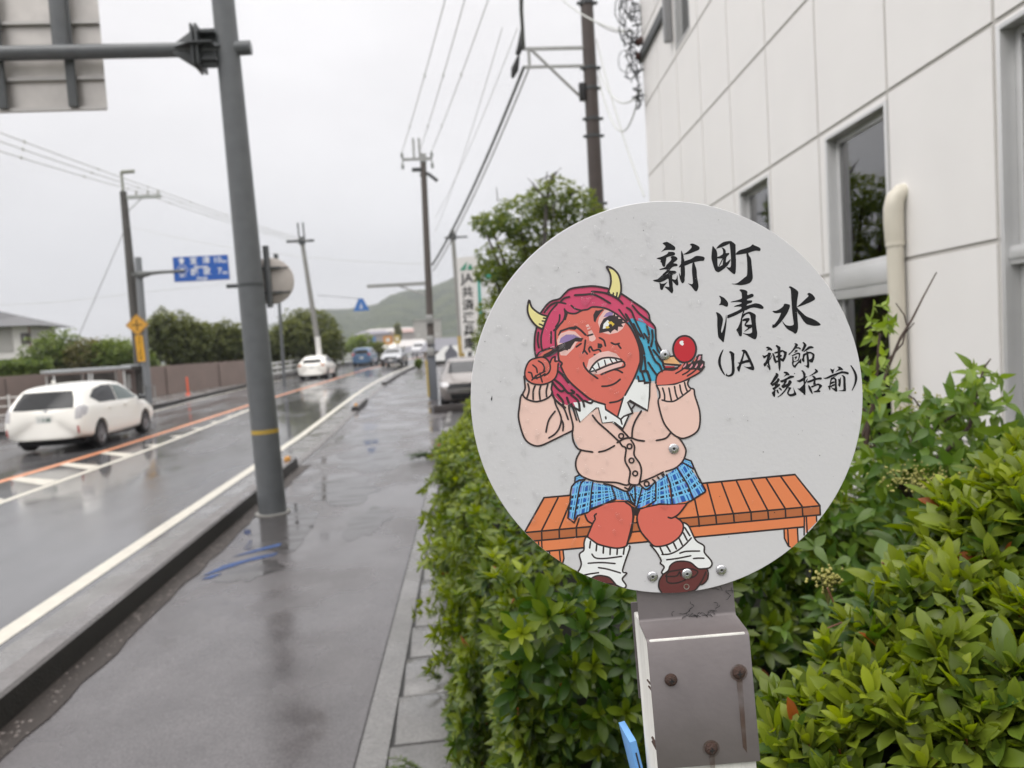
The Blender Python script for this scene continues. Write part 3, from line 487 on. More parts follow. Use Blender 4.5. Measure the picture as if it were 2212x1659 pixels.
# drain slabs between the gutter edge and the hedge, one by one, with open joints
mb=MB(); y=1.0; k=0
while y<24:
    x0=GX(y)+.175; 
    mb.box2((x0,y,-.05),(x0+.46,y+.485,.010+.004*((k*7)%3)/2)); y+=.5; k+=1
mb.build('gutter_cover',M['concrete_wet'],bevel=.008)['kind']='structure'
strip('gutter_bed',lambda Y:(GX(Y)-.02,GX(Y)+1.2),[0,2,4,8,12,16,20,24,30],mat('gutter_dark',(.018,.017,.016),.5),z=.0005,curve=False)
strip('forecourt',lambda Y:(min(GX(Y),.6)+.3 if Y<24 else .55,7.0),[22,26,30,36,42,50,60],M['concrete_wet'],z=.006)
def marking(name,xs,Ys,m,z=.004,curve=True):
    o=strip(name,xs,Ys,m,z,curve); return o
def span(a,b,n): return [a+(b-a)*i/n for i in range(n+1)]
marking('edge_line',lambda Y:(-3.33,-3.16),span(-6,90,40),M['paint'])
marking('centre_line',lambda Y:(-6.58,-6.43),span(0,30,12),M['paint'])
ORX=lambda Y:-7.80 if Y<13 else (-7.80+(Y-13)*.0475 if Y<42 else -6.42)
marking('orange_line',lambda Y:(ORX(Y)-.10,ORX(Y)+.10),span(0,100,44),M['paint_o'])
mb=MB()
for i in range(16):                # slanted white bars in the median taper
    y=9.9+i*1.62
    if y>31: break
    xl=ORX(y)+.14; 
    if xl>-6.72: break
    w=.34; mb.add([(xl,y+.85,gz(y)+.0045),(xl,y+.85+w,gz(y)+.0045),(-6.60,y+w*1.1,gz(y)+.0045),(-6.60,y-.12,gz(y)+.0045)],[(0,3,2,1)])
mb.build('median_bars',M['paint'])['kind']='structure'
marking('far_edge_line',lambda Y:(-10.55,-10.42),span(20,90,30),M['paint'])
mb=MB()
for pts in ([(-2.16,6.72),(-2.06,7.0),(-1.80,7.22),(-1.62,7.30),(-1.64,7.20),(-1.85,7.08),(-2.02,6.86)],[(-2.05,7.28),(-1.85,7.52),(-1.66,7.66),(-1.66,7.56),(-1.86,7.40)],[(-2.14,6.62),(-2.08,6.72),(-2.0,6.75),(-2.06,6.62)]):
    mb.prism(pts,.0070,.0090,Matrix.Identity(4))
mb.build('pavement_paint_mark',M['paint_b'])['kind']='structure'
mb=MB(); gq=random.Random(12)
def pool(cx_,cy_,ax_,ay_,sd,z=.0062):
    q0=gq.random()*6; pts=[]
    for k in range(40):
        t=6.283*k/40; r=1+.22*math.sin(2*t+q0)+.13*math.sin(5*t+2*q0)+.07*math.sin(9*t+q0); pts.append((cx_+ax_*r*math.cos(t),cy_+ay_*r*math.sin(t)))
    vs=[Vector((min(max(x,-2.25),GX(y)-.04),y,z)) for x,y in pts]; mb.add(vs+[Vector((cx_,cy_,z))],[(k,(k+1)%40,40) for k in range(40)])
for a_ in ((-1.82,8.45,.36,1.15),(-1.35,10.4,.5,.9),(-1.2,13.2,.7,1.2),(-1.75,6.75,.22,.34),(-.85,8.3,.22,.7),(-1.5,16.5,.6,1.5)): pool(*a_,0)
pdm=bpy.data.materials.new('puddle_water'); pdm.use_nodes=True; t=pdm.node_tree; b=t.nodes['Principled BSDF']; b.inputs['Base Color'].default_value=(.060,.056,.056,1); b.inputs['Roughness'].default_value=.03; b.inputs['Specular IOR Level'].default_value=.55
tco=N(t,'ShaderNodeTexCoord'); mpp=N(t,'ShaderNodeMapping'); mpp.inputs['Scale'].default_value=(.7,3.2,1); Lk(t,tco.outputs['Object'],mpp.inputs[0]); nn=N(t,'ShaderNodeTexNoise',Scale=2.2,Detail=3.0); Lk(t,mpp.outputs[0],nn.inputs[0]); w=N(t,'ShaderNodeMapRange'); w.inputs['From Min'].default_value=.50; w.inputs['From Max'].default_value=.58; w.inputs['To Min'].default_value=.03; w.inputs['To Max'].default_value=.26; Lk(t,nn.outputs[0],w.inputs[0]); Lk(t,w.outputs[0],b.inputs['Roughness'])
mb.build('puddle',pdm,smooth=True,angle=180)['kind']='structure'
# kerbs between pavement and road: raised lengths and flush lengths
def kerb(name,y0,y1,h,xi=-2.42,w=.20,face=True):
    mb=MB(); n=max(2,int((y1-y0)/.6)); L=[]
    prof=[(xi,0,1),(xi-.012,h-.02,1),(xi-.03,h,0),(xi-w+.02,h-.004,0),(xi-w,h-.03,0),(xi-w-.02,0,0)]
    for i in range(n+1):
        Y=y0+(y1-y0)*i/n; jit=.004*math.sin(i*12.9)
        L+= [(x+rx(Y)+jit,Y,gz(Y)-.02+z) for x,z,_ in prof]
    k=len(prof)
    for i in range(n):
        for j in range(k-1): mb.add([],[]); mb.f.append((i*k+j,i*k+j+1,(i+1)*k+j+1,(i+1)*k+j)); mb.m.append(1 if j==0 and face else 0)
    mb.v=L; mb.f+= [tuple(range(k)),tuple(reversed(range(n*k,n*k+k)))]; mb.m+=[1,1]
    o=mb.build(name,[M['kerb'],M['kerb_face']],smooth=True,angle=30); o['kind']='structure'; return o
kerb('kerb',-3,12.9,.20,w=.21); kerb('kerb',23.2,26.6,.17); kerb('kerb',35.6,54,.17); kerb('flush_kerb',12.95,23.15,.045,face=False); kerb('flush_kerb',26.65,35.55,.045,face=False)
strip('kerb_gutter',lambda Y:(-3.08,-2.6),YS[:26],M['concrete_wet'],z=.006)
strip('kerb_gravel_strip',lambda Y:(-2.43,-2.235-.012*math.sin(Y*2.3)-.012*math.sin(Y*7.1)-.010*math.sin(Y*19.3)),span(-2,13,70),mat('wet_grit',(.034,.026,.022),.6,noise=(70,.6),bump=(120,.9)),z=.010,curve=False)
g=np.random.default_rng(3); n=900
px=-2.41+.17*g.random(n); py=-1+14*g.random(n)**1.3; sz=.004+.011*g.random(n)**2
V=np.array([(0,0,1),(1,0,0),(0,1,0),(-1,0,0),(0,-1,0)],float); Ff=np.array([(0,1,2),(0,2,3),(0,3,4),(0,4,1)])
an=g.random(n)*6.28
VV=np.stack([px[:,None]+sz[:,None]*(V[None,:,0]*np.cos(an)[:,None]-V[None,:,1]*np.sin(an)[:,None]),py[:,None]+sz[:,None]*(V[None,:,0]*np.sin(an)[:,None]+V[None,:,1]*np.cos(an)[:,None]),.010+sz[:,None]*.8*V[None,:,2]],-1).reshape(-1,3)
o=np_mesh('gravel',VV,(Ff[None]+5*np.arange(n)[:,None,None]).reshape(-1,3),mat('wet_stones',(.12,.10,.09),.35,noise=(25,.5))); tag(o,'small wet stones gathered along the foot of the kerb','gravel',kind='stuff')
# kerb reflectors
for i,(Y,dx) in enumerate(((12.55,0),(23.6,0))):
    mb=MB(); mb.box((-2.52+rx(Y),Y,gz(Y)+(.20 if i==0 else .17)+.0),(.10,.13,.05)); mb.box((-2.52+rx(Y),Y,gz(Y)+(.20 if i==0 else .17)+.03),(.07,.10,.03))
    o=mb.build('kerb_reflector',mat('amber_reflector',(.62,.30,.05),.25,coat=.4),bevel=.008); tag(o,('amber reflector block on the end of the near kerb','amber reflector on the short far piece of kerb')[i],'reflector')
# left pavement, far kerb
lp=[(-14.2,-6),(-14.2,18),(-13.3,22),(-11.3,27.5),(-10.95,32),(-10.9,38)]
mb=MB(); vs=[]
for x,Y in lp+[(-10.9,45),(-10.9,55),(-10.9,70),(-10.9,90)]:
    vs+=[(x+rx(Y),Y,gz(Y)),(x+rx(Y),Y,gz(Y)+.14),(x-.18+rx(Y),Y,gz(Y)+.15),(-26 if Y<45 else x-4+rx(Y),Y,gz(Y)+.15)]
for i in range(9):
    for j in range(3): mb.f.append((i*4+j,i*4+j+1,i*4+j+5,i*4+j+4)); mb.m.append((1,0,2)[j])
mb.v=vs; mb.build('far_pavement',[M['kerb'],M['kerb_face'],M['concrete_wet']],smooth=True,angle=25)['kind']='structure'

# ------------------------------------------------------------------ the bus stop sign
SGM=Matrix.Translation(SIGN_C)@CR.to_4x4()
sroot=thing('bus_stop_sign','round white bus stop sign with a red horned girl, on a white wooden post','bus stop sign',(0.32,0.74,0))
RI=sroot.matrix_basis.inverted()
def under(o,par,mw):
    o.parent=par; o.matrix_basis=(RI@mw if par is sroot else mw); return o
mb=MB(); mb.lathe([(.1965,-.003),(SR-.0004,-.003),(SR,-.0024),(SR,-.0006),(SR-.0005,0.0)],n=160)
M['board']=mat('sign_board',(.625,.622,.638),.33,noise=(4,.025),bump=(220,.03),coat=.1)
disc=under(mb.build('sign_disc',M['board'],smooth=True,angle=30),sroot,SGM)
o=figure.mb.build('printed_figure',PC,disc); o['label']='red skinned horned girl in a pink cardigan and blue check skirt sitting on a bench'
o=t_.mb.build('lettering',mat('lettering_black',(.010,.010,.012),.5,spec=.25),disc); o['label']='black brush lettering of the stop name'
for sx,sy in ((2659.5,1419),(2695,1795),(2610,2306),(2747.5,2295),(2885,2280)):
    mb=MB(); mb.lathe([(.0054,.0003),(.0053,.0010),(.0044,.0019),(.0026,.0024),(.0019,.0025),(.0017,.0018),(.0014,.0017)],Matrix.Translation(((sx-2667)*SM,-(sy-1588)*SM,0)),20)
    mb.lathe([(.0013,.0017),(.0012,.00185)],Matrix.Translation(((sx-2667)*SM,-(sy-1588)*SM,0)),12,1)
    mb.build('rivet',[mat('rivet_steel',(.55,.55,.56),.28,metal=1,noise=(900,.15)),M['black']],disc,smooth=True,angle=25)
mb=MB(); mb.lathe([(.0029,.00025),(.0029,.00075),(.0022,.0007),(.0021,.00035)],Matrix.Translation(((2745.5-2667)*SM,-(2346-1588)*SM,0)),20); mb.lathe([(.0021,.00028),(.0020,.00036)],Matrix.Translation(((2745.5-2667)*SM,-(2346-1588)*SM,0)),14,1)
mb.build('empty_hole',[mat('hole_rim',(.6,.6,.6),.3,metal=1),mat('hole_dark',(.05,.045,.045),.6)],disc,smooth=True)
# dirt specks and chips
mb=MB(); g=random.Random(5)
for i in range(60):
    q=g.random()*6.28; r=SR*math.sqrt(g.random())*.97; w=.00018+.0004*g.random()**3; mb.lathe([(w,.00040),(w*.9,.00043)],Matrix.Translation((r*math.cos(q),r*math.sin(q),0)),7)
mb.prism([(-.1795,-.0020),(-.1788,-.0005),(-.1783,.0015),(-.1779,-.0008),(-.1784,-.0036),(-.1790,-.0036)],.00035,.00045,Matrix.Identity(4))
o=mb.build('dirt_specks',M['black'],disc); o['kind']='stuff'
# raindrops
g=np.random.default_rng(11); dv=[];df=[]; nd=0
tries=0
while nd<520 and tries<6000:
    tries+=1
    q=g.random()*6.283; r=.197*math.sqrt(g.random()); x,y=r*math.cos(q),r*math.sin(q)
    dens=1.0 if x<-.06 else (.55 if x<.01 else .10)
    if y<-.13: dens*=.35
    if g.random()>dens: continue
    s=(.0009+.0022*g.random()**2.2); e=1+1.5*g.random()**2 if g.random()<.5 else 1.0; hgt=s*.42; tilt=(g.random()-.5)*.5-.06
    if math.hypot(x,y)+s*e*1.3>.199: continue
    b=len(dv); ns=12; lev=((1.0,.0),(.93,.42),(.68,.80),(.32,.97))
    ph=g.random(3)*6.28
    for rr,hz in lev:
        for k in range(ns):
            t=2*math.pi*k/ns; wob=1+.16*math.sin(2*t+ph[0])+.10*math.sin(3*t+ph[1]); dx=s*rr*math.cos(t)*wob; dy=s*rr*math.sin(t)*wob*e*(1.25 if math.sin(t)<0 else .9)
            dv.append((x+dx*math.cos(tilt)-dy*math.sin(tilt),y+dx*math.sin(tilt)+dy*math.cos(tilt),.0015+hgt*hz))
    dv.append((x,y,.0015+hgt))
    for l in range(3):
        for k in range(ns): df.append((b+l*ns+k,b+l*ns+(k+1)%ns,b+(l+1)*ns+(k+1)%ns,b+(l+1)*ns+k))
    for k in range(ns): df.append((b+3*ns+k,b+3*ns+(k+1)%ns,b+4*ns))
    nd+=1
wm=bpy.data.materials.new('water_drop'); wm.use_nodes=True; t=wm.node_tree; t.nodes.clear()
out=N(t,'ShaderNodeOutputMaterial'); tr=N(t,'ShaderNodeBsdfTransparent'); tr.inputs[0].default_value=(1,1,1,1); gl=N(t,'ShaderNodeBsdfGlossy',Roughness=.04)
lw=N(t,'ShaderNodeFresnel',IOR=1.45); ad=N(t,'ShaderNodeMapRange'); ad.inputs['To Min'].default_value=.03; ad.inputs['To Max'].default_value=.22; Lk(t,lw.outputs[0],ad.inputs[0]); mx=N(t,'ShaderNodeMixShader'); Lk(t,ad.outputs[0],mx.inputs[0]); Lk(t,tr.outputs[0],mx.inputs[1]); Lk(t,gl.outputs[0],mx.inputs[2]); Lk(t,mx.outputs[0],out.inputs[0])
mb=MB(); mb.add(dv,df); o=mb.build('raindrops',wm,disc,smooth=True,angle=80); o['kind']='stuff'
# bracket (bent stainless plate), post, back plate, screws
BF=SGM@Matrix.Translation((.0225,-.2277,0))@Matrix.Rotation(R(4.8),4,'Z')
M['stainless']=mat('brushed_stainless',(.160,.142,.142),.40,metal=.40,noise=(30,.08),bump=(180,.03))
prof=[(.085,-.0045),(.004,-.0045),(.0005,-.003),(-.003,.033),(-.0065,.0375),(-.128,.0395)]
def sheet(prof,x0,x1,th):
    mb=MB(); n=len(prof); nn=[]
    for i in range(n):
        p=prof[max(i-1,0)]; q=prof[min(i+1,n-1)]; dy,dz=q[0]-p[0],q[1]-p[1]; l=math.hypot(dy,dz); nn.append((dz/l,-dy/l))
    vs=[]
    for (y,z),(ny,nz) in zip(prof,nn):
        for x in (x0,x1):
            vs+=[(x,y,z),(x,y-ny*th,z-nz*th)]
    for i in range(n-1):
        b=i*4; mb.f+=[(b,b+2,b+6,b+4),(b+1,b+5,b+7,b+3),(b,b+4,b+5,b+1),(b+2,b+3,b+7,b+6)]; mb.m+=[0]*4
    mb.v=vs; mb.f+=[(0,1,3,2),(4*n-4,4*n-2,4*n-1,4*n-3)]; mb.m+=[0,0]; return mb
brk=under(sheet(prof,-.0500,.0492,.002).build('mounting_bracket',M['stainless'],smooth=True,angle=62),sroot,BF)
M['rust']=mat('rusty_screw',(.055,.028,.02),.6,noise=(500,.5),bump=(700,.5))
sm=bpy.data.materials.new('rust_stain'); sm.use_nodes=True; t=sm.node_tree; b=t.nodes['Principled BSDF']; b.inputs['Base Color'].default_value=(.10,.045,.018,1); b.inputs['Roughness'].default_value=.6
tco=N(t,'ShaderNodeTexCoord'); nn=N(t,'ShaderNodeTexNoise',Scale=45.0,Detail=2.0); Lk(t,tco.outputs['Object'],nn.inputs[0]); mr=N(t,'ShaderNodeMapRange'); mr.inputs['From Min'].default_value=.3; mr.inputs['From Max'].default_value=.75; mr.inputs['To Max'].default_value=.36; Lk(t,nn.outputs[0],mr.inputs[0]); Lk(t,mr.outputs[0],b.inputs['Alpha'])
BFI=BF.inverted()
for i,(sx,sy) in enumerate(((2683,2717.5),(2954,2689),(2843.5,2992.5))):
    d=.7172; w=Vector((0,0,H))+CI@Vector(((sx-2048)/2963*d,(1536-sy)/2963*d,-d)); p=BFI@w
    zf=.0395
    mb=MB(); ax=Matrix.Translation((p.x,p.y,zf-.0005)); mb.lathe([(.0062,.0004),(.0061,.0012),(.0048,.0032),(.0025,.0041),(.0008,.0042)],ax,18)
    mb.box((p.x,p.y,zf+.0038),(.0050,.0011,.0007),1); mb.box((p.x,p.y,zf+.0038),(.0011,.0050,.0008),1)
    mb.build('screw',[M['rust'],M['black']],brk,smooth=True,angle=50)
    if i:
        L=(.0,.072,.020)[i]; mb=MB(); mb.prism([(p.x-.0085*math.cos(q*.42+1.2),p.y+.0085*math.sin(q*.42+1.2)) for q in range(15)],zf+.00005,zf+.0001,Matrix.Identity(4))
        mb.prism([(p.x-.003,p.y-.007),(p.x-.0022,p.y-L),(p.x+.0015,p.y-L-.006),(p.x+.003,p.y-.007)],zf+.00012,zf+.00017,Matrix.Identity(4)); mb.build('rust_stain',sm,brk)
# black mould veins on the bracket
mb=MB(); g=random.Random(9)
for i in range(34):
    x=g.gauss(.012,.014) if i<24 else g.uniform(.03,.048); y=abs(g.gauss(.004,.005)) if i<24 else g.uniform(.02,.05); pts=[]; an=g.uniform(0,6.28)
    zz=-.0045+.0016
    for k in range(5): pts.append((x,y,zz)); an+=g.uniform(-.9,.9); x+=.0022*math.cos(an); y=max(.003,y+.0016*math.sin(an))
    mb.tube(pts,[.00022,.0003,.0002,.00025,.0001],5)
o=mb.build('mould_veins',M['black'],brk); o['kind']='stuff'
mb=MB(); mb.box2((-.0478,-1.72,-.055),(.0462,-.004,.0365)); M['wood']=mat('white_painted_wood',(.66,.65,.61),.6,noise=(35,.25),bump=(60,.5))
t=M['wood'].node_tree
for nd_ in t.nodes:
    if nd_.type=='TEX_NOISE':
        mpn=N(t,'ShaderNodeMapping'); mpn.inputs['Scale'].default_value=(1,.08,1); src=nd_.inputs[0].links[0].from_socket; Lk(t,src,mpn.inputs[0]); Lk(t,mpn.outputs[0],nd_.inputs[0])
post=under(mb.build('post',M['wood'],bevel=.0015),sroot,BF)
mb=MB()
for y,z in ((-.048,.030),(-.052,.0355)): mb.tube([(-.0505,y,z-.008),(-.049,y-.001,z)],.0009,6)
for y in (-.105,-.109): mb.tube([(-.0505,y,.022),(-.0486,y-.003,.032)],.0012,6)
mb.build('staple',M['rust'],post)
mb=MB(); mb.box2((-.0500,-.100,-.0575),(.0492,.006,-.0555)); under(mb.build('back_plate',M['stainless'],bevel=.001),sroot,BF)
# blue notice holder edge beside the post
d=.80; tp=Vector((0,0,H))+CI@Vector(((2532-2048)/2963*d,(1536-2966)/2963*d,-d))
HB=Matrix.Translation(tp)@CR.to_4x4()@Matrix.Rotation(R(14),4,'Z')@Matrix.Rotation(R(6),4,'Y')
mb=MB(); mb.box2((-.0036,-.34,-.05),(.0036,0,0)); mb.box2((-.0010,-.33,.0002),(.0012,-.012,.0006),1)
under(mb.build('notice_holder',[mat('blue_plastic',(.13,.33,.66),.35,noise=(14,.08)),M['black']],bevel=.0008),sroot,HB)['label']='blue plastic notice holder standing edge on'
# ------------------------------------------------------------------ white office building
WD=Vector((.08888,.99604,0)).normalized(); WA=Vector((3.10552,3.77697,0)); WN=Vector((-WD.y,WD.x,0))   # WN points to the street
BFM=Matrix(((WD.x,WN.x,0,WA.x),(WD.y,WN.y,0,WA.y),(0,0,1,0),(0,0,0,1)))     # x along the facade, y out, z up
bld=thing('office_building','white panel clad office building with tall windows and a cream downpipe','building',(3.3,6.5,0)); BI=bld.matrix_basis.inverted()
def bpart(mb,name,m,par=bld,**k):
    o=mb.build(name,m,par,**k)
    o.matrix_basis=(BI@BFM) if par is bld else Matrix.Identity(4); return o
M['panel']=mat('white_panel',(.82,.80,.785),.5,noise=(1.6,.03),bump=(75,.16))
M['joint']=mat('panel_joint',(.50,.48,.455),.7)
TX=[-3.3,-2.2,-1.1,0,1.09,2.18,3.28,4.40,5.53,6.66,7.80,8.93]; TZ=[-.2,1.13,2.29,3.45,4.61,5.79,6.95,8.1,9.2]
openings=[(1.10,2.06,.9,3.40),(3.31,4.22,.9,3.40),(-1.05,-.03,1.2,3.42),(5.86,6.62,5.86,7.6)]   # x0,x1,z0,z1
mb=MB(); gp=.015
for i in range(len(TX)-1):
    for j in range(len(TZ)-1):
        x0,x1,z0,z1=TX[i]+gp,TX[i+1]-gp,TZ[j]+gp,TZ[j+1]-gp
        rects=[(x0,x1,z0,z1)]
        for ox0,ox1,oz0,oz1 in openings:
            nr=[]
            for a0,a1,b0,b1 in rects:
                if ox1<=a0 or ox0>=a1 or oz1<=b0 or oz0>=b1: nr.append((a0,a1,b0,b1)); continue
                if ox0>a0: nr.append((a0,ox0,b0,b1))
                if ox1<a1: nr.append((ox1,a1,b0,b1))
                m0,m1=max(a0,ox0),min(a1,ox1)
                if oz0>b0: nr.append((m0,m1,b0,oz0))
                if oz1<b1: nr.append((m0,m1,oz1,b1))
            rects=nr
        for a0,a1,b0,b1 in rects:
            if a1-a0>.004 and b1-b0>.004: mb.box2((a0,-.05,b0),(a1,0,b1))
bpart(mb,'wall',M['panel'])
# joint backing, cut round the openings
mb=MB(); xs=[TX[0]]+sorted(sum([[o[0],o[1]] for o in openings],[]))+[TX[-1]]
for a0,a1 in zip(xs[:-1],xs[1:]):
    op=[o for o in openings if abs(o[0]-a0)<1e-6 and abs(o[1]-a1)<1e-6]
    if not op: mb.box2((a0,-.09,-.2),(a1,-.010,9.2))
    else:
        o=op[0]; mb.box2((a0,-.09,-.2),(a1,-.010,o[2])); mb.box2((a0,-.09,o[3]),(a1,-.010,9.2))
bpart(mb,'joint_backing',M['joint'])
mb=MB(); mb.box2((-3.3,-7.0,-.2),(-3.28,-.1,9.2)); mb.box2((8.90,-7.0,-.2),(8.93,-.06,9.2)); mb.box2((-3.3,-7.0,9.2),(8.93,-.02,9.32)); mb.box2((-3.3,-7.05,-.2),(8.93,-7.0,9.2)); mb.box2((-3.28,-6.9,4.15),(8.88,-.1,4.25)); bpart(mb,'side_walls',M['panel'])
M['frame']=mat('window_frame',(.62,.62,.62),.35,metal=.25,noise=(5,.05))
gm=bpy.data.materials.new('window_glass'); gm.use_nodes=True; t=gm.node_tree; t.nodes.clear(); out=N(t,'ShaderNodeOutputMaterial'); tr=N(t,'ShaderNodeBsdfTransparent'); tr.inputs[0].default_value=(.90,.91,.90,1); gl=N(t,'ShaderNodeBsdfGlossy',Roughness=.015)
fr=N(t,'ShaderNodeFresnel',IOR=1.55); ad=N(t,'ShaderNodeMapRange'); ad.inputs['To Min'].default_value=.22; ad.inputs['To Max'].default_value=1.0; Lk(t,fr.outputs[0],ad.inputs[0]); mx=N(t,'ShaderNodeMixShader'); Lk(t,ad.outputs[0],mx.inputs[0]); Lk(t,tr.outputs[0],mx.inputs[1]); Lk(t,gl.outputs[0],mx.inputs[2]); Lk(t,mx.outputs[0],out.inputs[0]); M['glass']=gm
M['room']=mat('dim_room',(.5,.49,.48),.8)
M['blind']=mat('grey_blind',(.46,.44,.44),.6)
def window(x0,x1,z0,z1,bars,blinds=None,d=.085,lab=None):
    mb=MB(); f=.030
    # outer frame proud of the wall by a few mm, deep reveal
    for a,b in (((x0+.001,-d-.04,z0+.001),(x0+f,.008,z1-.001)),((x1-f,-d-.04,z0+.001),(x1-.001,.008,z1-.001)),((x0+f,-d-.04,z1-f),(x1-f,.008,z1-.001)),((x0+f,-d-.04,z0+.001),(x1-f,.010,z0+f))): mb.box2(a,b)
    for zb,h in bars: mb.box2((x0+f,-d-.03,zb),(x1-f,-.02,zb+h)); mb.box2((x0+f,-.02,zb+h*.3),(x1-f,-.012,zb+h*.85))
    s=.045
    for a,b in (((x0+f,-d-.02,z0+f),(x0+f+s,-d+.012,z1-f)),((x1-f-s,-d-.02,z0+f),(x1-f,-d+.012,z1-f)),((x0+f+s,-d-.02,z1-f-s),(x1-f-s,-d+.012,z1-f))): mb.box2(a,b)
    w=bpart(mb,'window',M['frame'],bevel=.003)
    g_=MB(); g_.box2((x0+f+s*.5,-d-.006,z0+f),(x1-f-s*.5,-d,z1-f)); bpart(g_,'pane',M['glass'],w)
    if blinds:
        b_=MB(); z=blinds[0]
        while z<blinds[1]: b_.box2((x0+.04,-d-.075,z),(x1-.04,-d-.055,z+.004)); b_.box((( x0+x1)/2,-d-.06,z+.008),(x1-x0-.08,.022,.0015),0,Matrix.Rotation(R(38),3,'X')); z+=.022
        bpart(b_,'blind',M['blind'],w)
    return w
window(1.10,2.06,.9,3.40,[(2.08,.27)],(1.0,2.75))
window(3.31,4.22,.9,3.40,[(2.08,.27)])
window(-1.05,-.03,1.2,3.42,[(2.15,.10)])
window(5.86,6.62,5.86,7.6,[])
mb=MB(); mb.box2((-3.2,-4.2,.3),(8.8,-4.15,4.1)); mb.box2((-3.2,-4.15,4.08),(8.8,-.30,4.12)); mb.box2((-3.2,-4.15,.28),(8.8,-.30,.3)); mb.box2((.2,-4.15,.3),(.25,-.4,4.08)); mb.box2((2.6,-4.15,.3),(2.65,-.4,4.08)); mb.box2((5,-4.2,4.3),(8.8,-4.15,9)); bpart(mb,'room',M['room'])
mb=MB(); mb.box((1.56,-.125,2.93),(.40,.02,.030)); bpart(mb,'ceiling_lamp',mat('lit_tube',(.9,.75,.3),.5,emis=((1.0,.72,.22),2.2)))
mb=MB(); mb.box2((1.13,-.20,2.74),(2.04,-.19,3.39)); mb.box2((3.33,-.20,2.1),(4.20,-.19,3.39)); bpart(mb,'added_backing',mat('backing_grey',(.34,.335,.335),.7))  # grey panels added behind the glass to lighten the windows
# downpipe with its wide head
M['cream_pipe']=mat('cream_pvc',(.62,.58,.49),.35,noise=(6,.05))
mb=MB(); mb.tube([(.935,.062,-.1),(.935,.062,1.2),(.935,.062,2.48)],.053,20); mb.tube([(.935,.062,2.40),(.935,.064,2.43),(.935,.066,2.55),(.930,.066,2.64),(.925,.055,2.70),(.925,.02,2.735),(.925,-.02,2.74)],[.056,.060,.063,.063,.061,.058,.058],20); mb.tube([(.935,.062,2.385),(.935,.062,2.41)],.060,20)
bpart(mb,'downpipe',M['cream_pipe'],smooth=True,angle=40)
mb=MB(); mb.box2((-3.3,.0,.75),(-.0,.35,1.16)); bpart(mb,'plinth',mat('plinth_concrete',(.30,.29,.28),.6,noise=(4,.2)),bevel=.01)
mb=MB(); mb.box2((6.75,.01,6.05),(6.86,.12,7.6)); bpart(mb,'conduit',mat('conduit_grey',(.32,.32,.33),.45),bevel=.02)
mb=MB(); mb.box2((7.15,.0,6.55),(8.99,.06,6.70)); bpart(mb,'dark_bracket_rail',M['steel_d'])

# ------------------------------------------------------------------ overhead sign gantry with its pole by the kerb
gb=Vector((-2.07,9.2,0)); top=P(478,-40,9.2)
gan=thing('gantry_sign_pole','grey steel pole by the kerb whose arm carries the back of a road sign','sign gantry',gb)
lean=Vector((top.x-gb.x,0,0))/top.z
pt=lambda z:Vector((lean.x*z,0,z))
mb=MB(); mb.tube([pt(0),pt(2.5),pt(top.z+1.6)],[.163,.152,.117],28); pole=mb.build('pole',M['steel'],gan,smooth=True)
def polepart(z0,z1,r,name,m,dx=0):
    mb=MB(); f=lambda z:.163-(.163-.117)*z/(top.z+1.6); mb.tube([pt(z0),pt(z1)],[f(z0)+r,f(z1)+r],28); return mb.build(name,m,gan,smooth=True)
z=P(590,930,9.2).z; polepart(z-.025,z+.025,.003,'reflective_band',mat('yellow_band',(.45,.30,.05),.4))
zz=P(530,617,9.2).z; polepart(zz-.02,zz+.02,.006,'steel_band',M['steel_d'])
mb=MB(); mb.box((pt(1.08).x-.0,-.152,1.12),(.035,.006,.20)); mb.build('number_plate',mat('pole_label',(.5,.5,.5),.5),gan)
mb=MB(); mb.tube([(0,0,-.01),(0,0,.02)],.21,24); mb.build('base_collar',M['conc'],gan,smooth=True)
za=P(495,107,9.2).z; za=za
arm0=pt(za); 
mb=MB(); mb.tube([(arm0.x+.27,-.02,za+.01),(arm0.x,-.02,za),(arm0.x-4.2,-.02,za)],.082,20); mb.build('arm',M['steel'],gan,smooth=True)
mb=MB()
for s in (-1,1):
    mb.prism([(-.12,.24*s),(-.36,.235*s),(-.60,.07*s),(-.60,.05*s),(-.12,.05*s)],-.01,.01,Matrix(((1,0,0,arm0.x),(0,0,1,-.05+.03*s),(0,1,0,za),(0,0,0,1))))
    mb.prism([(-.12,.24*s),(-.36,.235*s),(-.60,.07*s),(-.60,.05*s),(-.12,.05*s)],-.01,.01,Matrix(((1,0,0,arm0.x),(0,1,0,-.02),(0,0,1,za+.0),(0,0,0,1))))
    mb.box((arm0.x-.24,-.02,za+.155*s),(.26,.26,.022))
mb.box((arm0.x-.30,-.02,za),(.03,.36,.46)); mb.box((arm0.x-.35,-.02,za),(.03,.36,.46))
mb.box((arm0.x-.13,-.02,za),(.16,.22,.03))
mb.build('arm_flange',M['steel_d'],gan,bevel=.006)
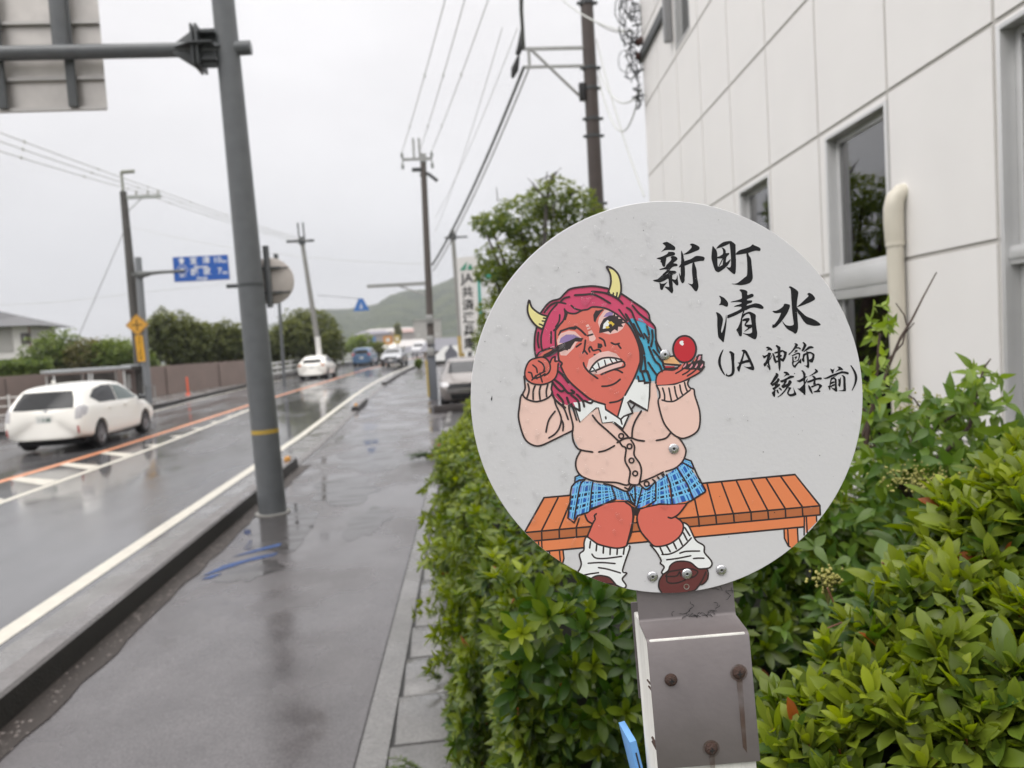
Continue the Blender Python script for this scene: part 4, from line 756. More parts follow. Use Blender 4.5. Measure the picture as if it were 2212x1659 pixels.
# sign panel seen from behind
ry=9.38; pr=P(222,120,ry); xr=pr.x-gb.x; zt=P(214,-90,ry).z; zb=P(233,234,ry).z
W=3.0
mb=MB(); mb.box2((xr-W,ry-9.2,zb),(xr,ry-9.2+.006,zt)); pan=mb.build('sign_panel',M['alu'],gan); pan['label']='plain aluminium back of a large road sign'
hz=[P(225,y,ry).z for y in (235,170,50,-70)]
mb=MB()
for z in hz: mb.box2((xr-W,ry-9.2-.055,z-.02),(xr,ry-9.2-.001,z+.018)); 
mb.build('panel_rail',mat('rail_alu',(.5,.48,.46),.4,metal=.5),pan)
mb=MB()
for px_ in (155,2,-160):
    x=P(px_,200,ry-.1).x-gb.x; mb.box2((x-.05,ry-9.2-.11,zb-.0),(x+.05,ry-9.2-.058,zt+.02))
mb.build('panel_upright',M['steel'],pan,bevel=.01)
x=P(130,60,9.25).x-gb.x
mb=MB(); mb.tube([(x,.02,za+.05),(x,.03,za+2)],.085,18); mb.build('hanger_post',M['steel'],gan,smooth=True)
# round mirror strapped to the pole, seen from behind
mc=P(583,607,9.45)
mir=thing('traffic_mirror','back of a round traffic mirror strapped to the grey gantry pole','mirror',mc)
mb=MB(); mb.lathe([(.02,.03),(.10,.028),(.20,.018),(.272,.0),(.285,-.008),(.288,-.03),(.27,-.03)],Matrix.Rotation(R(90),4,'X')@Matrix.Identity(4),40); mb.build('mirror_back',mat('mirror_back',(.52,.475,.435),.5,noise=(5,.1)),mir,smooth=True)
mb=MB(); mb.box((-.17,-.028,0),(.16,.03,.50)); mb.build('mounting_plate',M['steel'],mir,bevel=.01)
mb=MB(); mb.tube([(-.005,-.07,-.33),(-.005,-.07,.42)],.038,16); mb.build('bracket_pipe',M['steel'],mir,smooth=True)
mb=MB()
for zz in (.15,-.15): mb.box((-.02,-.06,zz),(.34,.04,.028)); mb.box((-.14,-.12,zz),(.03,.16,.035)); mb.box((.13,-.035,zz),(.22,.012,.02))
mb.box((-.28,-.12,-.05),(.42,.04,.045)); mb.build('clamp',M['steel_d'],mir,bevel=.004)

# ------------------------------------------------------------------ utility poles
def cross_arm(mb,c,x0,x1,r=.045): mb.box2((c.x+x0,c.y-r,c.z-r),(c.x+x1,c.y+r,c.z+r))
def insul(mb,p,h=.22): mb.lathe([(.03,0),(.055,.02),(.035,.05),(.06,.08),(.035,.11),(.06,.14),(.03,.17),(.02,h)],Matrix.Translation(p),10)
# big brown pole behind the tree
Yb=15.5; b0=P(1293,520,Yb); t0=P(1267,0,Yb); sl=(t0.x-b0.x)/(t0.z-b0.z); bx=b0.x-sl*b0.z
bp=thing('utility_pole','thick dark brown utility pole rising behind the tree beside the office','utility pole',(bx,Yb,0))
q=lambda z:Vector((sl*z,0,z))
mb=MB(); mb.tube([q(0),q(5),q(11.5)],[.165,.15,.118],24); mb.build('pole',M['pole_br'],bp,smooth=True)
mb=MB()
for py in (148,192,258,295,441,8): 
    z=P(1277,py,Yb).z; mb.tube([q(z-.03),q(z+.03)],.155,20); mb.box(q(z)+Vector((.17,-.03,0)),(.09,.06,.05)); mb.box(q(z)+Vector((-.17,-.03,0)),(.09,.06,.05))
mb.build('pole_band',M['steel_d'],bp,smooth=True,angle=30)['kind']='stuff'
zA,zB=P(1180,106,Yb).z,P(1180,145,Yb).z; xA=P(1135,104,Yb).x-bx
mb=MB(); mb.box2((xA,-.05,zA-.03),(sl*zA,.0,zA+.03)); mb.box2((xA-.05,-.05,zB-.025),(sl*zB,0,zB+.025)); mb.box2((xA+.03,-.045,zB),(xA+.09,-.005,zA))
za2=P(1265,224,Yb).z; mb.tube([(xA+.1,-.03,zA),(sl*za2-.1,-.03,za2)],.03,10); mb.build('cable_bracket',M['galv'],bp)
mb=MB(); mb.box(q(P(1255,200,Yb).z)+Vector((-.20,-.04,0)),(.12,.12,.36)); mb.build('junction_box',M['black'],bp,bevel=.01)
mb=MB(); mb.box2((-1.9,-.06,10.6),(1.2,.06,10.72)); 
mb.build('cross_arm',M['galv'],bp)
# next pole along the pavement
Ym=25.7; mb0=P(937,872,Ym); mt=P(914,342,Ym); sl2=(mt.x-mb0.x)/(mt.z-mb0.z)
mp_=thing('utility_pole','tall slim utility pole at the pavement edge with a side arm and grey foot guard','utility pole',(mb0.x,Ym,gz(Ym)))
q2=lambda z:Vector((sl2*z,0,z)); ht=mt.z-gz(Ym)
mb=MB(); mb.tube([q2(0),q2(ht*.5),q2(ht+.15)],[.135,.118,.10],18); mb.build('pole',mat('pole_dusty',(.095,.08,.072),.7,noise=(5,.15)),mp_,smooth=True)
mb=MB(); mb.box2((-.50,-.04,ht-.06),(.50,.04,ht+.02)); mb.box(q2(ht),(.22,.22,.28)); mb.tube([(-.10,0,ht),(-.09,0,ht+.68)],.04,8); mb.tube([(.10,0,ht),(.10,0,ht+.68)],.04,8); mb.build('cross_arm',M['galv'],mp_)
mb=MB()
for x in (-.50,.50): insul(mb,(x,0,ht+.02)); insul(mb,(x,0,ht-.34),.28)
mb.build('insulator',mat('porcelain',(.25,.26,.25),.3),mp_,smooth=True)
mb=MB(); z0=P(918,366,Ym).z-gz(Ym); mb.box2((-.2,-.1,z0-.05),(.12,.1,z0+.05)); mb.tube([(.05,0,z0),(.38,0,z0-.18),(.64,0,z0-.40)],.06,8); mb.tube([(.05,0,z0-.2),(.3,0,z0-.1)],.04,8); mb.build('switch_gear',M['steel_d'],mp_)
mb=MB(); z0=P(860,615,Ym).z-gz(Ym); xl=P(793,618,Ym).x-mb0.x; mb.box2((xl,-.05,z0-.06),(sl2*z0,.05,z0+.05)); mb.tube([(xl*.45,0,z0-.05),(sl2*(z0-.5),0,z0-.45)],.03,6); mb.build('side_arm',M['galv'],mp_)
mb=MB(); mb.prism([(-.13,0),(.17,0),(.17,1.92),(.06,1.98),(-.13,1.55)],-.17,-.135,Matrix(((1,0,0,0),(0,0,1,0),(0,1,0,0),(0,0,0,1)))); mb.build('guard_plate',mat('guard_grey',(.15,.16,.18),.45),mp_)
mb=MB(); mb.box2((-.19,-.19,.1),(-.115,-.13,1.35)); mb.build('guard_stripe',mat('guard_yellow',(.52,.40,.13),.5),mp_)
for py in (690,735,760): mb=MB(); mb.box(q2(P(928,py,Ym).z-gz(Ym))+Vector((-.02,-.14,0)),(.24,.16,.30)); mb.build('cable_box',M['galv'],mp_,bevel=.02)
def simple_pole(lab,Y,bxy,txy,r0,r1,arms,col,nm='utility_pole',cat='utility pole',group=None):
    b=P(*bxy,Y); t=P(*txy,Y); g0=gz(Y)+(.12 if b.x<-8 else 0); s=(t.x-b.x)/(t.z-b.z); x0=b.x-s*(b.z-g0)
    o=thing(nm,lab,cat,(x0,Y,g0)); qq=lambda z:Vector((s*z,0,z)); h=t.z-g0
    mb=MB(); mb.tube([qq(0),qq(h)],[r0,r1],16); mb.build('pole',col,o,smooth=True)
    return o,qq,h
o,qq,h=simple_pole('thin grey utility pole with a short arm beside the white advertising board',46,(1000,800),(977,497),.17,.12,0,M['conc'])
mb=MB(); mb.box2((qq(h).x-.5,-.05,h-.5),(qq(h).x+.9,.05,h-.4)); mb.box(qq(h-.4),(.4,.3,.4)); mb.build('cross_arm',M['steel_d'],o)
mb=MB(); mb.tube([qq(.2),qq(2.1)],.19,14); mb.build('guard_sleeve',mat('yellow_black_guard',(.40,.28,.08),.6,noise=(3,.5)),o,smooth=True)
o,qq,h=simple_pole('leaning concrete utility pole with a wide cross arm in front of the round green trees',48,(692,775),(651,512),.19,.12,0,M['conc'])
mb=MB(); c=qq(h-.25); mb.box2((c.x-.95,-.06,c.z-.07),(c.x+.75,.06,c.z+.07)); mb.box(c,(.36,.3,.45)); mb.tube([c+Vector((-.16,0,0)),c+Vector((-.18,0,1.15))],.05,8); mb.tube([c+Vector((.16,0,0)),c+Vector((.14,0,1.15))],.05,8); mb.build('cross_arm',M['steel_d'],o)
mb=MB(); mb.box(qq(1.7)+Vector((0,-.2,0)),(.30,.1,1.8)); mb.build('white_pole_sign',M['white'],o)
o,qq,h=simple_pole('thin dark post rising just behind the round traffic mirror',40,(612,790),(596,550),.09,.075,0,M['steel'],'signal_post','post')
mb=MB(); mb.box(qq(h-.1),(.2,.2,.3)); mb.build('cap',M['steel_d'],o)
# left pole with lamp, cross arm and the blue direction sign on its own steel post
YL=31.8; 
b=P(310,884,YL); t=P(266,414,YL); s=(t.x-b.x)/(t.z-b.z); g0=gz(YL)+.15; x0=b.x-s*(b.z-g0)
lp_=thing('utility_pole','dark utility pole with a top lamp bracket and short cross arm across the road','utility pole',(x0,YL,g0)); h=t.z-g0; qq=lambda z:Vector((s*z,0,z))
mb=MB(); mb.tube([qq(0),qq(h*.5),qq(h)],[.20,.175,.13],16); mb.build('pole',mat('dark_conc',(.085,.08,.075),.7,noise=(4,.2)),lp_,smooth=True)
a1=P(262,372,YL)-Vector((x0,YL,g0)); a2=P(290,370,YL)-Vector((x0,YL,g0))
mb=MB(); mb.tube([qq(h),a1],.055,8); mb.tube([a1,a2],.075,8); mb.build('lamp_bracket',mat('olive_grey',(.23,.24,.19),.6),lp_)
mb=MB(); c=qq(P(270,427,YL).z-g0); mb.box2((c.x-.05,-.06,c.z-.06),(c.x+1.45,.06,c.z+.07)); mb.tube([c+Vector((.75,0,0)),c+Vector((.12,0,-.55))],.02,6); mb.build('cross_arm',mat('pale_arm',(.40,.42,.40),.6),lp_)
mb=MB()
for x in (.5,.95,1.35): insul(mb,c+Vector((x,0,.07)))
mb.build('insulator',mat('porcelain_w',(.5,.5,.48),.3),lp_,smooth=True)
b=P(322,886,YL-.4); t=P(298,556,YL-.4); s2=(t.x-b.x)/(t.z-b.z); x2=b.x-s2*(b.z-g0)
ds=thing('direction_sign','blue direction sign with white place names on a grey post arm','direction sign',(x2,YL-.4,g0)); h2=t.z-g0; q3=lambda z:Vector((s2*z,0,z))
mb=MB(); mb.tube([q3(0),q3(h2)],[.16,.13],18); mb.build('post',mat('pale_steel',(.20,.21,.22),.45),ds,smooth=True)
loc=lambda x,y:P(x,y,YL-.5)-Vector((x2,YL-.4,g0))
mb=MB(); mb.tube([q3(loc(300,592).z),loc(345,588),loc(400,585)],[.10,.07,.06],12); mb.box(q3(loc(300,592).z),(.42,.40,.14)); mb.tube([loc(300,594),loc(322,591)],[.16,.10],12); mb.build('arm',mat('arm_grey',(.12,.125,.12),.5),ds,smooth=True,angle=30)
p00,p10,p11,p01=loc(373,559),loc(493,547),loc(495,601),loc(378,611)
xL,xR=(p00.x+p01.x)/2,(p10.x+p11.x)/2; zT,zBt=(p00.z+p10.z)/2,(p01.z+p11.z)/2
mb=MB(); mb.box2((xL-.03,-.11,zBt-.03),(xR+.03,-.08,zT+.03)); brd=mb.build('sign_board',M['white'],ds,bevel=.01)
mb=MB(); mb.box2((xL,-.116,zBt),(xR,-.111,zT)); mb.build('blue_face',mat('sign_blue',(.018,.105,.43),.35),brd)
Fs=lambda u,v:Matrix(((1,0,0,xL+(xR-xL)*u),(0,0,-1,-.118),(0,1,0,zBt+(zT-zBt)*v),(0,0,0,1)))
mb=MB(); hh=zT-zBt
for tx,u,v,sz in (('室',.37,.80,.25),('津',.60,.80,.25),('Murotsu',.50,.56,.13),('10',.80,.80,.27),('km',.93,.74,.14),('郡',.37,.34,.25),('家',.60,.34,.25),('Gunge',.50,.10,.13),('7',.83,.34,.27),('km',.93,.28,.14),('兵庫',.16,.22,.10)): add_text(mb,tx,sz*hh*1.25,Fs(u,v),0,.006*hh)
fr=Fs(.155,.47); hexo=[(.22*math.cos(R(60*k)),.20*math.sin(R(60*k))) for k in range(6)]
for k in range(6):
    p,q_=Vector((*hexo[k],0)),Vector((*hexo[(k+1)%6],0)); mb.tube([fr@p,fr@q_],.012,5)
add_text(mb,'88',.20,fr,0,.006); mb.prism([(-.07,-.06),(.07,-.06),(.07,.06),(.14,.06),(0,.2),(-.14,.06),(-.07,.06)],0,.002,Fs(.155,.78))
mb.build('lettering',mat('sign_white',(.75,.77,.8),.4),brd)
# yellow warning diamond and its plate on the same spot
wsn=thing('warning_sign','yellow diamond crossroads sign above a tall yellow plate on the pole across the road','warning sign',P(295,830,YL-.7)); L0=wsn.location.copy()
c=P(296,702,YL-.7)-L0; Fd=Matrix(((1,0,0,c.x),(0,0,-1,c.y),(0,1,0,c.z),(0,0,0,1))); M['sgy']=mat('sign_yellow',(.66,.34,.045),.4)
mb=MB(); mb.prism([(-.44,0),(0,.44),(.44,0),(0,-.44)],-.012,.012,Fd); dia=mb.build('diamond',M['sgy'],wsn)
mb=MB(); mb.box(c+Vector((.0,-.016,.0)),(.05,.004,.46)); mb.box(c+Vector((0,-.017,-.0)),(.40,.004,.05))
for k in range(4):
    p,q_=[Vector((.40*math.cos(R(90*k)),.40*math.sin(R(90*k)),.014)),Vector((.40*math.cos(R(90*k+90)),.40*math.sin(R(90*k+90)),.014))]; mb.tube([Fd@p,Fd@q_],.008,4)
mb.build('symbol',mat('sign_black',(.09,.05,.01),.5),dia)
c2=P(303,753,YL-.7)-L0; hp=.52; mb=MB(); mb.box(c2,(.29,.02,2*hp),0,Matrix.Rotation(R(-2),3,'Y')); pl=mb.build('lower_plate',mat('plate_yellow',(.70,.36,.02),.4),wsn)
mb=MB(); 
for k,ch in enumerate('スピード落せ'[:6]): add_text(mb,ch,.15,Matrix(((1,0,0,c2.x),(0,0,-1,c2.y-.014),(0,1,0,c2.z+hp*.76-k*hp*.30),(0,0,0,1))),0,.004)
mb.build('lettering',mat('plate_black',(.05,.03,.01),.5),pl)
mb=MB(); mb.tube([c+Vector((.02,.03,.45)),c2+Vector((0,.03,-hp))],.03,8); mb.build('mounting_bar',M['steel'],wsn)

# ------------------------------------------------------------------ cables
def cable(name,lab,pts,r,m,sag=0,group=None,n=14,extra=None):
    out=[]
    for i in range(len(pts)-1):
        a_,b_=Vector(pts[i]),Vector(pts[i+1])
        for k in range(n+(i==len(pts)-2)):
            u=k/n; p=a_.lerp(b_,u); p.z-=sag*4*u*(1-u); out.append(p)
    mb=MB(); mb.tube(out,r,6); 
    if extra: extra(mb,out)
    o=mb.build(name,m,None,smooth=True); tag(o,lab,'cable',group); return o
GR='overhead cables above the pavement'
def spacers(mb,out):
    for i in range(3,len(out),4): mb.box(out[i],(.04,.04,.09))
M['wire_p']=mat('pale_insulated_wire',(.55,.56,.53),.6)
Ttop=Vector((mp_.location.x,Ym,gz(Ym)+ht))
for (px_,nm,dx) in ((958,'leftmost',-.5),(1000,'middle',.1),(1050,'rightmost',.5)):
    A_=Ttop+Vector((dx,0,.22)); B_=P(px_,0,14.5); C_=B_+(B_-A_)*.35
    cable('power_line','pale power line to the tall slim pole, %s of the three with hanging spacers'%nm,[A_,C_],.010,M['wire_p'],.12,GR,extra=spacers)
br=Vector((bx+xA-.02,Yb-.03,zA)); br2=Vector((bx+xA-.06,Yb-.03,zB))
cable('trunk_cable','thick dark cable bundle sweeping from the brown pole bracket to the slim pole',[br2,P(934,572,Ym)],.035,M['wire'],.25,None,20)
cable('trunk_cable','grey cable just right of the thick dark bundle sweeping down to the slim pole',[br2+Vector((.10,0,-.04)),P(936,585,Ym)],.018,M['wire_l'],.25,None,20)
cable('trunk_cable','dark cable bundle rising from the brown pole bracket to the top of the frame',[br+Vector((-.02,0,0)),P(1126,20,Yb-2.5),P(1127,-60,Yb-4)],.035,M['wire'],.0,None,6)
mb=MB(); mb.tube([P(1128,60,Yb),P(1126,95,Yb),P(1118,118,Yb)],[.03,.075,.05],8); mb.tube([P(1120,122,Yb),P(1112,150,Yb),P(1107,168,Yb)],[.03,.08,.03],8); tag(mb.build('cable_joint',M['black'],smooth=True),'black sleeve joint on the cable at the brown pole bracket','cable joint')
for i,(xa_,xb_) in enumerate(((1118,1000),(1085,985))):
    cable('thin_cable','faint thin cable left of the thick bundle, %s one'%('upper','lower')[i],[P(xa_,60+i*0,13),P(940,470+30*i,Ym)],.006,M['wire_p'],.2,GR)
cable('thin_cable','faint thin cable running low from the slim pole to the far left pole',[P(932,570,Ym),P(270,487,YL)],.008,M['wire_p'],.35)
cable('thin_cable','faint low cable crossing above the trees on the left',[P(-40,660,36),P(300,632,YL+.2),P(640,590,48)],.011,M['wire_p'],.1,None,10)
mb=MB()
cable('stay_wire','thin stay wire slanting down left from the dark pole across the road',[P(272,490,YL),P(165,738,YL+1)],.012,M['wire'])
LG='three power lines on the left'
c=qq(P(270,427,YL).z-g0)+Vector((x0,YL,g0))
for i,(x,pxy) in enumerate(((.5,(0,318)),(.95,(0,297)),(1.35,(0,278)))):
    A_=c+Vector((x,0,.25)); B_=P(*pxy,20); C_=B_+(B_-A_)*1.0; D_=P(650+(-18,0,16)[i],520,48)
    cable('power_line',('lowest','middle','topmost')[i]+' of the three pale power lines at the upper left',[C_,A_,D_],.014,M['wire_p'],.10,LG,20,spacers)
# cables and hooks at the corner of the office
cn=WA+WD*8.98
hk=thing('service_entry_bracket','tangle of cables and insulators hooked on the office corner','cable bracket',(cn.x-.1,cn.y,6.0)); hl=hk.location.copy()
PW=lambda x,y:P(x,y,cn.y-.15)-hl
mb=MB(); g=random.Random(4)
for y in (20,50,112,150,205): 
    p=PW(1392,y); mb.tube([p,PW(1366,y+6)],.016,6)
mb.build('bracket_arm',M['steel_d'],hk)
mb=MB()
for k in range(46):
    if k<16: cx_,cy_,rr=1362+g.uniform(-14,14),g.uniform(8,70),g.uniform(.05,.20)
    elif k<34: cx_,cy_,rr=1362+g.uniform(-12,14),g.uniform(75,165),g.uniform(.04,.14)
    else: cx_,cy_,rr=1378+g.uniform(-8,6),g.uniform(165,232),g.uniform(.02,.07)
    p=PW(cx_,cy_); an=g.uniform(0,6.28); sp=g.uniform(2.2,5.6)
    mb.tube([p+Vector((rr*math.cos(an+sp*t/8),g.uniform(-.03,.03),rr*1.5*math.sin(an+sp*t/8))) for t in range(9)],g.choice((.007,.010,.013)),5)
o=mb.build('cable_coils',M['steel_d'],hk,smooth=True); o['kind']='stuff'
mb=MB()
for y in (90,120): p=PW(1383,y); mb.lathe([(.02,-.09),(.07,-.05),(.05,0),(.08,.04),(.03,.09)],Matrix.Translation(p)@Matrix.Rotation(R(70),4,'Y'),12)
mb.build('insulator',mat('brown_porcelain',(.06,.025,.02),.3),hk,smooth=True)
for i,(a_,b_,sg) in enumerate((((1285,45),(1366,66),.1),((1292,165),(1382,195),.9),((1288,85),(1392,425),.2),((1215,0),(1368,70),.12),((1292,150),(1386,190),.45))):
    cable('service_cable',('upper grey cable from the brown pole to the cable tangle','lowest drooping cable from the brown pole to the office corner','pale cable falling from the brown pole past the office corner','grey cable crossing behind the top of the brown pole','middle drooping cable from the brown pole to the office corner')[i],[P(*a_,Yb),P(*b_,cn.y-.15)],.014,M['wire_p'] if i!=0 else M['wire_l'],sg)
# ------------------------------------------------------------------ plants
def leaf_template(ns=3,w=.34,fold=.10,curl=.18,prof=None):
    "leaf along +Y, unit length; three points across"
    V=[];ys=np.linspace(0,1,ns+1)
    for y in ys:
        ww=w*.5*max(.03,(math.sin(math.pi*min(1,y**.85))**.8 if prof is None else np.interp(y,*prof)))
        zc=-curl*(y**2); V+=[(-ww,y,zc+fold*ww*2),(0,y,zc),(ww,y,zc+fold*ww*2)]
    Fq=[]
    for i in range(ns): b=i*3; Fq+=[(b,b+1,b+4,b+3),(b+1,b+2,b+5,b+4)]
    return np.array(V,float),np.array(Fq,int)
def unit(a): return a/np.maximum(np.linalg.norm(a,axis=-1,keepdims=True),1e-9)
def rosettes(pos,axis,k,length,tpl,g,spread=(35,85),leaf_tone=None,cols=None,lvar=.3,droop=0.0,stem=.0):
    "k leaves round every stem tip -> V,F,col arrays"
    n=len(pos); axis=unit(axis); 
    ref=np.where(np.abs(axis[:,2:3])<.9,np.array([[0,0,1.]]),np.array([[1.,0,0]])); u=unit(np.cross(axis,ref)); v=np.cross(axis,u)
    j=np.arange(k)[None,:]+np.zeros((n,1)); phi=j*2.4+g.random((n,1))*6.28+g.normal(0,.25,(n,k))
    frac=(j+.5)/k; th=np.radians(spread[0]+(spread[1]-spread[0])*frac+g.normal(0,9,(n,k)))
    d=axis[:,None]*np.cos(th)[...,None]+(u[:,None]*np.cos(phi)[...,None]+v[:,None]*np.sin(phi)[...,None])*np.sin(th)[...,None]
    d[...,2]-=droop; d=unit(d); nn=unit(axis[:,None]-d*np.sum(axis[:,None]*d,-1,keepdims=True)+1e-4*g.normal(size=d.shape)); xx=np.cross(d,nn)
    roll=g.normal(0,.3,(n,k))[...,None]; xx,nn=xx*np.cos(roll)+nn*np.sin(roll),nn*np.cos(roll)-xx*np.sin(roll)
    L=(length[:,None] if hasattr(length,'__len__') else length)*(.55+.45*np.minimum(1,frac*2))*(1+lvar*(g.random((n,k))-.5)*2)
    base=pos[:,None]-axis[:,None]*(stem*frac)[...,None]
    Vt,Ft=tpl; m=len(Vt)
    V=base[:,:,None]+L[:,:,None,None]*(Vt[None,None,:,0:1]*xx[:,:,None]+Vt[None,None,:,1:2]*d[:,:,None]+Vt[None,None,:,2:3]*nn[:,:,None])
    T=n*k; F_=(Ft[None]+m*np.arange(T)[:,None,None]).reshape(-1,4)
    yg=np.clip(leaf_tone[:,None]*(1.15-frac*.75)+g.normal(0,.10,(n,k)),0,1)[...,None]  # younger centre leaves take more of the second colour
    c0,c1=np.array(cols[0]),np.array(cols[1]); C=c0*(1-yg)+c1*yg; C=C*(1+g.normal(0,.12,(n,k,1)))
    if len(cols)>2:
        dead=(g.random((n,k))<.003)[...,None]; C=np.where(dead,np.array(cols[2]),C)
    C=np.repeat(np.clip(C,0.003,1).reshape(T,1,3),m,1).reshape(-1,3)
    return V.reshape(-1,3),F_,C
def merge(parts):
    V=[];F_=[];C=[];b=0
    for v,f,c in parts: V.append(v);F_.append(f+b);C.append(c);b+=len(v)
    return np.concatenate(V),np.concatenate(F_),np.concatenate(C)
LEAF=leaf_mat('azalea_leaf',.36,.36,.45); LEAF2=leaf_mat('vine_leaf',.36,.34,.4); LEAF3=leaf_mat('tree_leaf',.5,.3,.3)
TP_NEAR=leaf_template(6,.36,.16,.14,((0,.12,.35,.62,.82,.94,1),(.12,.42,.80,1,.80,.42,.05))); TP_BUSH=leaf_template(7,.33,.20,.14,((0,.12,.35,.62,.82,.94,1),(.12,.42,.80,1,.80,.42,.05))); TP_MID=leaf_template(3,.38,.15,.15); TP_FAR=leaf_template(2,.42,.1,.1); TP_OV=leaf_template(6,.46,.12,.22,((0,.08,.3,.6,.85,1),(.1,.6,1,.75,.3,.02)))
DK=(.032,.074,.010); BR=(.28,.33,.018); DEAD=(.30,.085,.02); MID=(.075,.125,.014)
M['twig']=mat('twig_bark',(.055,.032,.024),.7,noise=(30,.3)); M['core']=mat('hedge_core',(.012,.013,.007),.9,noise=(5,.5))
# --- long clipped azalea hedge along the drain
XL=lambda Y:np.interp(Y,[1.4,2.5,3.5,4.5,5.5,7.5,10,14,16.5],[.15,.13,.06,.03,.17,.42,.66,.95,1.12])
def hedge_pts(n,Y0,Y1,g,top=1.34):
    Y=Y0+(Y1-Y0)*g.random(n); s=g.random(n)
    xl=XL(Y)+.10*np.sin(Y*2.1)+.06*np.sin(Y*5.3+1)-.02; wv=np.maximum(1.9-.06*Y,.9)
    tp=top+.05*np.sin(Y*1.7+.4)+.04*np.sin(Y*4.3)-.0*Y
    side=s<.62
    zz=np.where(side,tp*(.02+.98*(s/.62)),tp); xx=np.where(side,xl+.05*np.sin(zz*6+Y*3),xl+wv*(s-.62)/.38)
    rnd=np.clip((zz/tp-.8)/.2,0,1); xx=np.where(side,xx+.16*rnd**2,xx); zz=np.where(~side,zz-.10*np.exp(-((xx-xl)/.18)**2),zz)
    ax=np.stack([np.where(side,-1.0+.6*rnd,-.15*g.random(n)),-.35+.3*g.normal(size=n),np.where(side,.45+.6*rnd,1.0)],-1)+g.normal(0,.25,(n,3))
    dep=np.abs(g.normal(0,.05,n)); ax=unit(ax); p=np.stack([xx,Y,zz],-1)-ax*dep[:,None]; 
    leaf_tone=np.clip(.28+.55*np.clip(zz/tp-.25,0,1)+.045*np.maximum(0,Y-4)+g.normal(0,.16,n)-2.0*dep,0,1)  # paler towards the top, darker the deeper the leaf sits
    return p,ax,leaf_tone
hd=thing('azalea_hedge','long clipped azalea hedge running beside the drain behind the round sign','hedge',(.9,8,0))
def addnp(name,parts,m,par,lab=None):
    V,F_,C=merge(parts); V=V-np.array(par.location); o=np_mesh(name,V,F_,m,par,C); return o
g=np.random.default_rng(21)
parts=[]
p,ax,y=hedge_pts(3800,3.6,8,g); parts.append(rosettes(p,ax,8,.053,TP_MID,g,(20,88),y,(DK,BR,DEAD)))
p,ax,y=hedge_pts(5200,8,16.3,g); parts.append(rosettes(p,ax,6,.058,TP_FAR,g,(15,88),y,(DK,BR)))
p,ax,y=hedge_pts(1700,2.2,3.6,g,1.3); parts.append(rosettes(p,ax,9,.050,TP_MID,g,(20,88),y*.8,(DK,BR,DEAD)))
# near end facing the camera
n=2300; xx=.12+2.5*g.random(n); zz=.05+1.34*g.random(n); yy=1.60+.16*np.sin(xx*4.1+zz*3)+.10*np.sin(zz*7+xx*6)+.09*np.abs(g.normal(size=n))
ax=np.stack([-.15+.35*g.normal(size=n),-1+.1*g.normal(size=n),.55+.35*g.normal(size=n)],-1)
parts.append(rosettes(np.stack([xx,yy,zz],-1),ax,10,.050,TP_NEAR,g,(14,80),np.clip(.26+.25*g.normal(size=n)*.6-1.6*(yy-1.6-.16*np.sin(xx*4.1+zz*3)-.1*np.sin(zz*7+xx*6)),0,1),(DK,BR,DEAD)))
n=1700; xx=.11+.12*g.random(n)*1; yy=1.55+1.2*g.random(n); zz=.05+1.2*g.random(n)**1.0; ax=np.stack([-1+.2*g.normal(size=n),-.6+.3*g.normal(size=n),.5+.3*g.normal(size=n)],-1)
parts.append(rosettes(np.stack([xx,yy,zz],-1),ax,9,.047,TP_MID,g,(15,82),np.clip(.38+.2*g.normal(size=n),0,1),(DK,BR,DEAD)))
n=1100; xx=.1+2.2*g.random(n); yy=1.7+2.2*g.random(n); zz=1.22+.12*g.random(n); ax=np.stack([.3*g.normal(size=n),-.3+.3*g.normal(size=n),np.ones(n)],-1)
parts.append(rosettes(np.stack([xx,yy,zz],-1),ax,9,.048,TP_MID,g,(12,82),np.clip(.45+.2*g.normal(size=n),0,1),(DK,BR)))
# long shoots sticking out over the slabs
n=150; Y=2.4+7*g.random(n)**1.4; z=.25+.95*g.random(n); bx_=XL(Y)-.02; q_=[];q2_=[];yy_=[]
for i in range(n):
    L_=.05+.16*g.random()**2; d=np.array([-1,-.3+.5*g.normal(),.35+.3*g.normal()]); d/=np.linalg.norm(d)
    for t_ in np.arange(.0,L_+.02,.035): q_.append((bx_[i]+d[0]*t_,Y[i]+d[1]*t_,z[i]+d[2]*t_-.8*t_*t_)); q2_.append(d); yy_.append(.35+2.2*t_)
parts.append(rosettes(np.array(q_),np.array(q2_),7,.05,TP_MID,g,(18,80),np.clip(np.array(yy_),0,1),(DK,BR)))
addnp('leaves',parts,LEAF,hd)
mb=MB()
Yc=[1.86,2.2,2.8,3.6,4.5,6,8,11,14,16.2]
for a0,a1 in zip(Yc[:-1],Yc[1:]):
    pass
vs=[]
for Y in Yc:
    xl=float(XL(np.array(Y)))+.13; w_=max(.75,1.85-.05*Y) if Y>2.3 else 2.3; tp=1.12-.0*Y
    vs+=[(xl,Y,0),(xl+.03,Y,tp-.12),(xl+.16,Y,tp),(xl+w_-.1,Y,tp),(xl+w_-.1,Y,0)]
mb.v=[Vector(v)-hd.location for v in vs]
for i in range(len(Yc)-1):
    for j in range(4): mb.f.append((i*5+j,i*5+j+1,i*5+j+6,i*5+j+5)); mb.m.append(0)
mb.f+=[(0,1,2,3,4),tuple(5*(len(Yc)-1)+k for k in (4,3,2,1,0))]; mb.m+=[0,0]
mb.build('dark_core',M['core'],hd)  # solid dark mass added inside, so gaps between leaves read as deep shade
mb=MB(); gg=random.Random(8)
